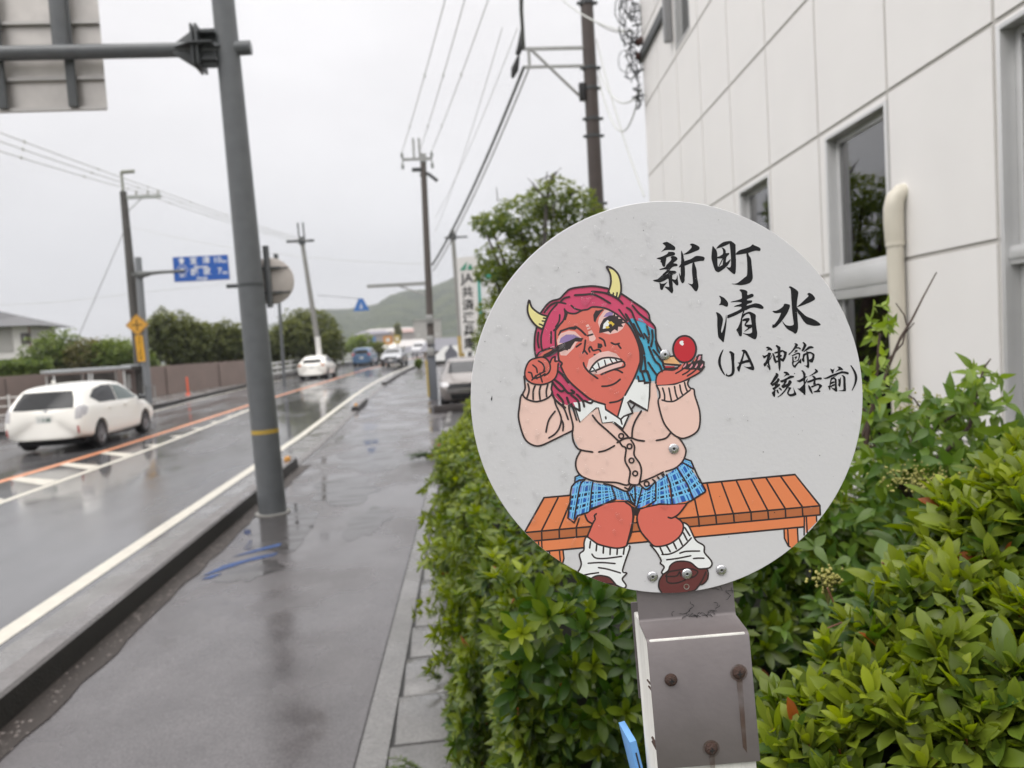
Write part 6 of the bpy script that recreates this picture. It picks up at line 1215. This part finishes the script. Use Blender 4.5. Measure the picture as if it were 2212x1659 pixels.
van=[((.08,.04,.06,.22,.28),1.02,1.45,1.53,(.80,.85,.80,.66),.26),((.06,.0,.03,.2,.26),1.02,1.47,1.55,(.90,.94,.92,.70),.25),((.5,.45,.45,.55,.6),1.0,1.53,1.61,(.95,.99,.97,.76),.22),((1.6,1.6,1.6,1.6,1.6),.98,1.56,1.64,(.965,1.,.98,.77),.2),((2.6,2.6,2.6,2.5,2.4),.96,1.52,1.61,(.965,1.,.98,.76),.2),((3.5,3.5,3.5,3.4,3.35),.95,1.04,1.12,(.96,.99,.96,.76),.21),((3.9,3.93,3.88,3.86,3.85),.75,.79,.83,(.8,.88,.78,.62),.22)]
car('blue_minivan','blue minivan with red tail lamps driving away ahead of the white hatchback','car',(-6.25,65.5,gz(65.5)),R(-6),van,3.93,.86,blue,(.75,3.1),.30,[[(.6,1.1),(1.5,1.06),(1.5,1.45),(.7,1.42)],[(1.56,1.06),(3.0,1.02),(2.5,1.42),(1.56,1.45)]],[(-.62,1.06),(.62,1.06),(.56,1.40),(-.56,1.40)],None,
    lamps=[('tail_lamp',[(.58,.92),(.82,.90),(.80,1.14),(.64,1.14)],'rear',M['lamp_red'])],extra=ext2())
grey=mat('silver_paint',(.34,.35,.37),.25,metal=.4,coat=.5)
def suvx(o,patch,hit):
    patch('grille',[(-.45,.52),(.45,.52),(.52,.74),(-.52,.74)],'front',M['under'],o)
    patch('bumper_vent',[(.42,.34),(.78,.34),(.80,.62),(.5,.5)],'front',M['under'],o); patch('bumper_vent',[(-.42,.34),(-.5,.5),(-.80,.62),(-.78,.34)],'front',M['under'],o)
    y0=hit((0,9,.5),(0,-1,0))[0].y; mb=MB(); mb.box((0,y0+.02,.50),(.33,.012,.165)); mb.build('number_plate',mat('plate_w2',(.6,.6,.6),.4),o)
    mb=MB(); mb.box((0,2,.22),(1.4,3.2,.1)); mb.build('underbody',M['under'],o)
car('silver_car','silver car with dark front bumper coming towards the camera in the near lane','car',(-2.95,63.6,gz(62)),R(174),sed,4.36,.88,grey,(.85,3.45),.32,[[(.95,1.12),(1.25,1.0),(2.1,.99),(2.1,1.35),(1.5,1.35)],[(2.15,.99),(3.1,.97),(2.6,1.30),(2.15,1.35)]],None,[(-.6,1.03),(.6,1.03),(.5,1.34),(-.5,1.34)],lamps=[('headlight',[(.50,.66),(.80,.66),(.80,.76),(.55,.74)],'front',M['lamp_clear'])],extra=suvx)
car('grey_car','pale car following far behind the silver car','car',(-1.2,92,gz(92)),R(170),van,3.93,.84,mat('pale_paint',(.5,.5,.52),.3,coat=.4),(.75,3.1),.30,[[(.6,1.1),(1.5,1.06),(1.5,1.45),(.7,1.42)]],None,[(-.6,1.06),(.6,1.06),(.54,1.42),(-.54,1.42)],lamps=[('headlight',[(.50,.62),(.78,.62),(.78,.72),(.55,.70)],'front',M['lamp_clear'])])
def pkx(o,patch,hit):
    patch('grille',[(-.62,.60),(.62,.60),(.60,.74),(-.60,.74)],'front',M['under'],o); patch('bumper_vent',[(-.5,.30),(.5,.30),(.55,.46),(-.55,.46)],'front',M['under'],o)
    y0=hit((0,9,.5),(0,-1,0))[0].y; mb=MB(); mb.box((0,y0+.015,.52),(1.3,.012,.02)); mb.box((0,y0+.015,.57),(1.36,.012,.016)); mb.build('chrome_strip',M['chrome'],o)
    mb=MB(); mb.box((0,2,.22),(1.4,3.2,.1)); mb.build('underbody',M['under'],o)
car('parked_car','pale beige parked car facing the camera, half hidden by the hedge end','car',(1.10,25.6,gz(23)),R(178),sed,4.36,.87,mat('beige_paint',(.20,.18,.17),.25,metal=.2,coat=.5),(.85,3.45),.31,[[(.95,1.12),(1.25,1.0),(2.1,.99),(2.1,1.35),(1.5,1.35)]],None,[(-.6,1.03),(.6,1.03),(.5,1.34),(-.5,1.34)],lamps=[('headlight',[(.55,.68),(.82,.66),(.82,.78),(.6,.78)],'front',M['lamp_clear'])],extra=pkx,group='parked cars beyond the hedge')
mb=MB(); mb.box((.75,21.0,gz(21)+.10),(1.7,.16,.22)); tag(mb.build('wheel_stop',mat('dark_concrete',(.045,.038,.036),.6,noise=(5,.3)),bevel=.02),'dark concrete kerb block in front of the parked cars','kerb block')

# ------------------------------------------------------------------ left side: wall, bus shelter, house
M['wallbr']=mat('brown_wall_render',(.215,.165,.145),.75,noise=(1.2,.12),bump=(20,.2))
wl=[(-26,22.5),(-17.4,29),(-13.9,35),(-12.1,40),(-10.35,46.5)]
mb=MB()
wt_=thing('brown_wall','long plain brown rendered wall running behind the far pavement','wall',(-13.9,35,0)); vs=[]
for i,(x,Y) in enumerate(wl):
    zt=1.78+.05*i/4+.0; zb=gz(Y)-.1
    t_v=Vector((wl[min(i+1,4)][0]-wl[max(i-1,0)][0],wl[min(i+1,4)][1]-wl[max(i-1,0)][1],0)).normalized(); nrm=Vector((-t_v.y,t_v.x,0))*.09; c=Vector((x,Y,0))-wt_.location
    vs+=[c-nrm+Vector((0,0,zb)),c-nrm+Vector((0,0,zt)),c+nrm+Vector((0,0,zt)),c+nrm+Vector((0,0,zb))]
for i in range(4): 
    for j in range(3): mb.f.append((i*4+j,i*4+j+1,i*4+j+5,i*4+j+4)); mb.m.append(0)
mb.v=vs; mb.f+=[(0,1,2,3),(16,17,18,19)]; mb.m+=[0,0]; mb.build('wall',M['wallbr'],wt_)
mb=MB()
for i in range(4):
    a_,b_=Vector((*wl[i],0)),Vector((*wl[i+1],0)); n_=int((b_-a_).length/3)
    for k in range(n_): p=a_.lerp(b_,(k+.5)/n_)-wt_.location; mb.box(p+Vector((.10,-.10,.85)),(.03,.03,1.7))
o=mb.build('wall_joint',mat('joint_dark',(.10,.08,.07),.8),wt_); o['kind']='stuff'
Ysh=29.5; sp=lambda x,y,dY=0:P(x,y,Ysh+dY)
c0=sp(107,800); c1=sp(275,786,1.6); shx=c0.x
st=thing('bus_shelter','silver bus shelter with a flat roof and glass panels behind the white wagon','bus shelter',(c0.x,Ysh,.15)); l0=st.location.copy()
v=(Vector((c1.x,Ysh+1.6,0))-Vector((c0.x,Ysh,0))); Ls=v.length; ux=v.normalized(); uy=Vector((-ux.y,ux.x,0)); SH=Matrix(((ux.x,uy.x,0,0),(ux.y,uy.y,0,0),(0,0,1,0),(0,0,0,1)))
zr=c0.z-.15; M['shalu']=mat('shelter_alu',(.50,.52,.53),.35,metal=.5); 
mb=MB(); mb.box2((-.05,-.1,zr-.13),(Ls+.1,1.5,zr)); o=mb.build('roof',M['shalu'],st,bevel=.02); o.matrix_basis=SH
mb=MB(); mb.box2((Ls+.12,.0,zr-.17),(Ls+.62,1.5,zr-.06)); 
for k in range(8): mb.box2((Ls+.15+k*.06,-.02,zr-.05),(Ls+.18+k*.06,1.5,zr+.04),1)
o=mb.build('roof_end',[mat('dark_roof',(.06,.055,.05),.6),M['shalu']],st); o.matrix_basis=SH
for x,y in ((.12,0),(Ls*.48,0),(Ls*.52,0),(Ls-.15,0),(.12,1.35),(Ls*.5,1.35),(Ls-.1,1.35)):
    mb=MB(); mb.box2((x-.03,y,-.02),(x+.03,y+.06,zr-.2)); o=mb.build('post',mat('shelter_post',(.75,.75,.73),.4,metal=.3),st); o.matrix_basis=SH
for a_,b_ in ((.18,Ls*.5),(Ls*.53,Ls-.16)):
    mb=MB(); mb.box2((a_,1.36,.25),(b_,1.38,zr-.22)); o=mb.build('glass_panel',mat('smoked_panel',(.20,.175,.165),.15,spec=.5),st); o.matrix_basis=SH
mb=MB(); mb.box2((Ls+.15,1.2,.0),(Ls+.6,1.35,zr-.2)); mb.box2((Ls+.22,1.14,.8),(Ls+.38,1.19,zr-.35),1); o=mb.build('end_panel',[mat('shelter_brick',(.22,.17,.155),.7),M['white']],st); o.matrix_basis=SH
mb=MB()
q0,q1=P(-20,875,27.5),P(52,868,28.0)
for z in (1.05,.75,.45): mb.tube([Vector((q0.x,q0.y,z)),Vector((q1.x,q1.y,z))],.025,8)
for u in (.1,.55,1.0): p=q0.lerp(q1,u); mb.tube([Vector((p.x,p.y,.1)),Vector((p.x,p.y,1.15))],.04,8)
tag(mb.build('guard_rail',mat('rail_white',(.62,.60,.57),.5),smooth=True),'white pipe guard rail left of the wagon','guard rail')
mb=MB(); a_,b_,=P(312,855,31.2),P(335,853,31.2)
mb.tube([Vector((a_.x,31.2,.1)),Vector((a_.x,31.2,1.05)),Vector((b_.x,31.2,1.05)),Vector((b_.x,31.2,.1))],.03,8); tag(mb.build('pipe_barrier',M['galv'],smooth=True),'small grey pipe barrier at the foot of the direction sign pole','barrier')
dp=P(408,866,36); dl=thing('delineator_post','orange plastic delineator post standing on the far pavement','delineator',(dp.x,36,gz(36)+.15))
mb=MB(); mb.lathe([(.13,0),(.12,.03),(.045,.05),(.04,.80),(.03,.83)],Matrix.Identity(4),16); mb.build('post',mat('orange_plastic',(.75,.11,.04),.4),dl,smooth=True)
# white house
hp_=P(30,780,44); hs=thing('white_house','white two storey house with dark tiled roof and one small dark window','house',(hp_.x,44,0)); h0=hs.location.copy()
hl_=lambda x,y,dY=0:P(x,y,44+dY)-h0
A_=hl_(-60,760); B_=hl_(66,762); zt=hl_(40,700).z; z2=hl_(40,722).z; zl=hl_(40,775).z
mb=MB(); mb.box2((A_.x,0,zl),(B_.x,3,zt)); mb.build('wall',mat('house_wall',(.74,.72,.69),.7,noise=(1,.06)),hs)
mb=MB(); e=.6; mb.add([(A_.x-e,-e,zt-.05),(B_.x+e+.2,-e,zt-.15),(B_.x+e+.2,3.6,zt-.15),(A_.x-e,3.6,zt-.05),(A_.x-e,1.5,zt+1.3),(B_.x-1.2,1.5,zt+.55)],[(0,1,5,4),(1,2,5),(2,3,4,5),(3,0,4),(0,3,2,1)]); mb.build('roof',mat('roof_tile',(.085,.085,.09),.5,noise=(3,.2)),hs)
mb=MB(); a_,b_=hl_(45,720),hl_(68,742); mb.box2((a_.x,-.06,b_.z),(b_.x,.02,a_.z)); w_=mb.build('window',mat('house_frame',(.07,.06,.055),.4),hs); mb=MB(); mb.box2((a_.x+.12,-.08,b_.z+.12),(b_.x-.25,-.065,a_.z-.12)); mb.build('pane',mat('house_pane',(.22,.22,.24),.15),w_)
mb=MB(); a_=hl_(0,710); mb.box2((A_.x,-.03,zl+.4),(hl_(28,740).x,-.005,zt-.1)); mb.build('wall_panel',mat('house_panel',(.40,.39,.37),.7),hs); mb=MB(); mb.box2((hl_(68,740).x,-.03,zl+.5),(B_.x,-.004,zt-.1)); mb.build('brown_panel',mat('house_brown',(.30,.20,.16),.7),hs)
mb=MB(); mb.box2((A_.x,-.5,0),(hl_(60,780).x,2.8,zl-.01)); mb.add([(A_.x,-1.6,zl-.75),(hl_(62,780).x,-1.6,zl-.85),(hl_(62,780).x,.0,zl-.02),(A_.x,.0,zl+.05)],[(0,1,2,3)],1); mb.build('lower_floor',[mat('house_low',(.14,.135,.13),.7),mat('roof_tile2',(.10,.10,.105),.5)],hs)
rp=P(105,755,46); rf=thing('low_house','low house of which only a grey sloping roof shows behind the white house','house',(rp.x,46,0)); mb=MB(); zz=rp.z
mb.add([(-1.5,0,zz+.3),(2.2,0,zz-.75),(2.2,5,zz-.75),(-1.5,5,zz+.3)],[(0,1,2,3)]); mb.build('roof',mat('slate',(.10,.105,.115),.6),rf); mb=MB(); mb.box2((-1.4,.3,0),(2.0,4.8,zz-.85)); mb.build('wall',mat('low_wall',(.3,.29,.28),.7),rf)
# white bridge railing beyond the wall
rl=thing('bridge_railing','long white railing beyond the end of the brown wall','railing',(-9.6,52,gz(52))); 
mb=MB(); pl_=[(-10.6+.0,48.5),(-10.3,52),(-9.7,58),(-8.7,64),(-7.1,72),(-5.2,80)]
for (x,Y),(x2_,Y2) in zip(pl_[:-1],pl_[1:]):
    for z,r in ((1.05,.06),(.72,.10),(.35,.10)): mb.tube([(x+9.6,Y-52,gz(Y)-gz(52)+z),(x2_+9.6,Y2-52,gz(Y2)-gz(52)+z)],r,8)
    for u in (0,.33,.66): Yy=Y+(Y2-Y)*u; mb.box((x+(x2_-x)*u+9.6,Yy-52,gz(Yy)-gz(52)+.5),(.12,.12,1.1))
mb.build('rail',mat('rail_w',(.50,.50,.49),.5),rl)
# bridge parapet foot
mb=MB(); 
for (x,Y),(x2_,Y2) in zip(pl_[:-1],pl_[1:]): mb.add([(x,Y,gz(Y)),(x,Y,gz(Y)+.35),(x2_,Y2,gz(Y2)+.35),(x2_,Y2,gz(Y2))],[(0,1,2,3)]); mb.add([(x,Y,gz(Y)+.35),(x-.3,Y,gz(Y)+.35),(x2_-.3,Y2,gz(Y2)+.35),(x2_,Y2,gz(Y2)+.35)],[(0,1,2,3)])
tag(mb.build('parapet_foot',M['kerb']),'low concrete footing under the white railing','parapet')

# ------------------------------------------------------------------ signs in the distance
J0=P(1008,760,39); js=thing('advertising_board','tall white advertising board with a green logo and vertical black lettering','advertising sign',(J0.x,39,gz(39))); jl=lambda x,y,dY=0:P(x,y,39+dY)-js.location
a_,b_,c_,d_=jl(986,557),jl(1030,553),jl(1034,758),jl(999,762)
fr=lambda u,v:(a_.lerp(b_,u)).lerp(d_.lerp(c_,u),v)
mb=MB(); q_=[fr(0,0),fr(1,0),fr(1,1),fr(0,1)]; mb.add(q_+[p+Vector((0,.35,0)) for p in q_],[(0,1,2,3),(4,7,6,5),(0,4,5,1),(1,5,6,2),(2,6,7,3),(3,7,4,0)]); bd=mb.build('board',mat('board_white',(.72,.70,.68),.5),js)
ang=math.atan2((d_-a_).x,-(d_-a_).z)
def TF(u,v,off=-.02): p=fr(u,v); return Matrix.Translation(p+Vector((0,off,0)))@Matrix.Rotation(-ang,4,'Y')@Matrix.Rotation(R(90),4,'X')
mb=MB()
for k,ch in enumerate(('JA','共','済','連','兵','庫')): add_text(mb,ch,.62 if k else .66,TF(.47,.24+.135*k if k else .225),0,.012)
mb.build('lettering',mat('board_black',(.03,.03,.03),.5),bd)
mb=MB(); f=TF(.47,.105); mb.prism([(-.36,-.16),(-.28,-.16),(-.08,-.16),(.06,.30),(-.10,.12)],0,.01,f); mb.prism([(.03,-.14),(.16,.14),(.24,.14),(.34,-.16),(.20,-.16)],0,.01,f); mb.build('logo',mat('logo_green',(.02,.25,.15),.5),bd)
mb=MB(); mb.tube([(.0,.2,0),fr(.5,1)+Vector((0,.2,.1))],.12,10); mb.build('post',M['steel'],js)
t0_=P(1052,640,41); ts=thing('teal_signboard','teal and white signboard half hidden behind the garden tree','sign',(t0_.x,41,gz(41))); tl_=lambda x,y:P(x,y,41)-ts.location
mb=MB(); p,q_=tl_(1030,582),tl_(1085,770); mb.box2((p.x,0,q_.z),(q_.x,.3,p.z)); bo=mb.build('board',mat('teal_white',(.74,.74,.75),.5),ts)
mb=MB(); p,q_=tl_(1030,588),tl_(1040,690); mb.box2((p.x,-.02,q_.z),(q_.x+.05,-.005,p.z)); p,q_=tl_(1048,588),tl_(1078,602); mb.box2((p.x,-.02,q_.z),(q_.x,-.005,p.z)); mb.build('teal_band',mat('teal',(.03,.36,.30),.5),bo)
mb=MB(); mb.tube([(0,.15,0),(0,.15,tl_(1052,765).z)],.1,8); mb.build('post',M['steel'],ts)
ct=P(780,658,58); cs=thing('crossing_sign','small blue triangular crossing sign hanging over the road','road sign',ct); mb=MB(); w_=.62; h_=.95
mb.prism([(-w_,-h_/2),(w_,-h_/2),(.16,h_/2),(-.16,h_/2)],-.02,.02,Matrix(((1,0,0,0),(0,0,1,0),(0,1,0,0),(0,0,0,1)))); mb.build('plate',mat('crossing_blue',(.05,.17,.47),.4),cs); mb=MB(); mb.prism([(-.14,-.30),(.14,-.30),(0,.15)],-.03,-.022,Matrix(((1,0,0,0),(0,0,1,0),(0,1,0,0),(0,0,0,1)))); mb.build('symbol',mat('cross_white',(.55,.6,.7),.5),cs); mb=MB(); mb.tube([(0,.05,.45),(-3.2,.05,.9)],.02,6); mb.build('hanger_wire',M['wire'],cs)
for i,(x,y,Y,w_,h_,col,lab) in enumerate(((838,735,95,1.15,1.1,(.60,.27,.07),'orange shop sign far down the road'),(858,733,97,.75,1.1,(.55,.42,.12),'yellow shop sign beside the orange one'),(808,734,100,.45,.8,(.10,.22,.5),'small blue sign far down the road'),(737,730,70,.35,.5,(.10,.10,.11),'dark signal box on a thin post beyond the white hatchback'),(672,728,60,.22,.55,(.35,.10,.09),'small red vertical sign in front of the round trees'))):
    p=P(x,y,Y); o=thing('roadside_sign',lab,'sign',(p.x,Y,gz(Y))); z=p.z-gz(Y); mb=MB(); mb.box((0,0,z),(2*w_*.5,.12,h_)); mb.build('panel',mat('sign_panel_%d'%i,col,.5),o); mb=MB(); mb.tube([(0,.1,0),(0,.1,z)],.06,8); mb.build('post',M['steel'],o)
    if i<2: mb=MB(); mb.box((0,-.065,z+.05),(w_*.45,.01,h_*.4)); mb.build('sign_mark',M['white'],o)
gp=P(975,772,33); gs=thing('grey_board','grey pointed board standing behind the parked car','board',(gp.x,33,gz(33))); mb=MB(); z0=P(975,788,33).z-gz(33); z1=P(975,745,33).z-gz(33); mb.prism([(-.28,.0),(.28,.0),(.28,z1*.80),(.08,z1*.93),(.06,z1),(-.06,z1),(-.08,z1*.93),(-.28,z1*.80)],-.05,.05,Matrix(((1,0,0,0),(0,0,1,0),(0,1,0,0),(0,0,0,1)))); mb.build('panel',mat('board_grey',(.15,.155,.18),.6),gs)
# buildings far off
def house(lab,x,y,Y,w,h,wall,roof,d=8,gable=1.6,nm='far_house',grp=None):
    p=P(x,y,Y); o=thing(nm,lab,'house',(p.x,Y,min(p.z-h,gz(Y)))); z=p.z-o.location.z
    mb=MB(); mb.box2((-w/2,0,0),(w/2,d,z)); mb.build('wall',mat('far_wall',wall,.8,noise=(.5,.1)),o)
    mb=MB(); e=.5; mb.add([(-w/2-e,-e,z),(w/2+e,-e,z),(w/2+e,d+e,z),(-w/2-e,d+e,z),(-w/2+w*.15,d/2,z+gable),(w/2-w*.15,d/2,z+gable)],[(0,1,5,4),(1,2,5),(2,3,4,5),(3,0,4),(0,3,2,1)]); mb.build('roof',mat('far_roof',roof,.7),o)
    for k in range(max(1,int(w/3.5))):
        xx=-w/2+(k+.5)*w/max(1,int(w/3.5)); mb=MB(); mb.box2((xx-.6,-.05,z*.45),(xx+.6,.01,z*.45+1.1)); mb.build('window',M['room'],o)
for x,y,Y,w,h,wl_,rf_,lab in ((805,722,330,15,5,(.30,.28,.29),(.20,.19,.22),'far house with a mauve roof at the hill foot'),(842,716,340,26,5,(.40,.37,.35),(.42,.40,.38),'far long pale building at the hill foot'),(872,719,330,10,5,(.36,.28,.24),(.34,.24,.21),'small tan house at the hill foot left of the slim pole'),(893,717,320,13,5,(.36,.33,.33),(.36,.24,.22),'pinkish roofed house just left of the slim pole at the hill foot')): house(lab,x,y,Y,w,h,wl_,rf_,grp=None)
house('pale three storey building on the hill foot behind the slim pole',922,690,300,11,12,(.40,.38,.37),(.36,.34,.33),10,.3,'far_building')
for x,y,Y,w,h,wl_,rf_,lab in ((868,752,130,7,3,(.62,.60,.52),(.62,.60,.55),'low cream shop at the end of the road'),(890,748,120,5,3,(.60,.56,.48),(.45,.43,.42),'cream low house at the end of the road'),(962,757,62,3.6,3,(.55,.47,.40),(.16,.16,.18),'beige house with dark roof right of the slim pole'),(920,762,110,8,3,(.24,.23,.25),(.16,.16,.18),'dark roofed shed left of the slim pole foot'),(1012,775,58,5,3,(.36,.36,.34),(.34,.34,.33),'pale low building under the white board')): house(lab,x,y,Y,w,h,wl_,rf_,6,1.1)
g=np.random.default_rng(91)
px_tree('roadside_bush','small round bush on the pavement far ahead',52,903,778,14,GRN,g,200,.6,None,.16,None,4)
px_tree('yellow_tree','small yellow green tree among the far houses',260,858,700,12,((.10,.11,.03),(.22,.22,.06)),g,300,.5,None,.9,None,4)

# ------------------------------------------------------------------ wooded hills
hm=bpy.data.materials.new('wooded_hill'); hm.use_nodes=True; t=hm.node_tree; b=t.nodes['Principled BSDF']; b.inputs['Roughness'].default_value=.9
tco=N(t,'ShaderNodeTexCoord'); n1=N(t,'ShaderNodeTexNoise',Scale=.035,Detail=8.0,Roughness=.65); Lk(t,tco.outputs['Object'],n1.inputs[0]); rmp=N(t,'ShaderNodeValToRGB'); Lk(t,n1.outputs[0],rmp.inputs[0]); rmp.color_ramp.elements[0].position=.33; rmp.color_ramp.elements[0].color=(.018,.030,.020,1); rmp.color_ramp.elements[1].position=.70; rmp.color_ramp.elements[1].color=(.070,.085,.040,1); Lk(t,rmp.outputs[0],b.inputs['Base Color'])
n2=N(t,'ShaderNodeTexVoronoi',Scale=.16); Lk(t,tco.outputs['Object'],n2.inputs[0]); bp_=N(t,'ShaderNodeBump',Strength=1.0,Distance=4.0); Lk(t,n2.outputs[0],bp_.inputs['Height']); Lk(t,bp_.outputs[0],b.inputs['Normal'])
def hill(name,prof,Y0,Yr,Y1,seed):
    "prof: skyline points (x,y) in the photo, ridge standing at distance Yr"
    g=np.random.default_rng(seed); xs_=np.array([p[0] for p in prof],float); ys_=np.array([p[1] for p in prof],float); xx=np.linspace(xs_[0],xs_[-1],150); yy=np.interp(xx,xs_,ys_)+g.normal(0,.5,150)
    rows=[Y0,Y0+.25*(Yr-Y0),Y0+.5*(Yr-Y0),Y0+.75*(Yr-Y0),Y0+.9*(Yr-Y0),Yr,Y1]; fr_=[0,.16,.40,.72,.90,1,0]; mb=MB()
    for Y,f_ in zip(rows,fr_):
        for i in range(150): p=P(xx[i],yy[i],Yr); mb.v.append((p.x*(.72+.28*Y/Yr) if Y<=Yr else p.x*Y/Yr,Y,1.5+max(0,p.z-1.5)*f_*(1+(.10*math.sin(i*.31+Y*.01)*(1-f_)*f_*4))))
    mb.f=[(r*150+i,r*150+i+1,(r+1)*150+i+1,(r+1)*150+i) for r in range(6) for i in range(149)]; mb.m=[0]*len(mb.f)
    o=mb.build(name,hm,smooth=True,angle=180); o['kind']='structure'
hill('hill',[(640,742),(655,678),(690,669),(750,667),(790,662),(818,655),(845,637),(878,627),(918,625),(963,607),(983,598),(1010,590),(1080,584),(1180,600),(1300,640),(1420,700)],420,950,1500,3)
hill('far_hill',[(-500,810),(300,735),(500,716),(560,705),(585,698),(640,690),(720,682),(800,690)],900,1900,2600,4)

# ------------------------------------------------------------------ damp air
mb=MB(); mb.box2((-1600,-60,-3),(1800,2700,180)); hz_=bpy.data.materials.new('haze'); hz_.use_nodes=True; t=hz_.node_tree; t.nodes.clear(); out=N(t,'ShaderNodeOutputMaterial'); pv=N(t,'ShaderNodeVolumePrincipled'); pv.inputs['Color'].default_value=(.93,.95,1,1); pv.inputs['Density'].default_value=.00033; pv.inputs['Anisotropy'].default_value=.2; Lk(t,pv.outputs[0],out.inputs['Volume'])
o=mb.build('haze',hz_); o['kind']='stuff'; o['label']='thin damp haze filling the air over the road'; o['category']='haze'
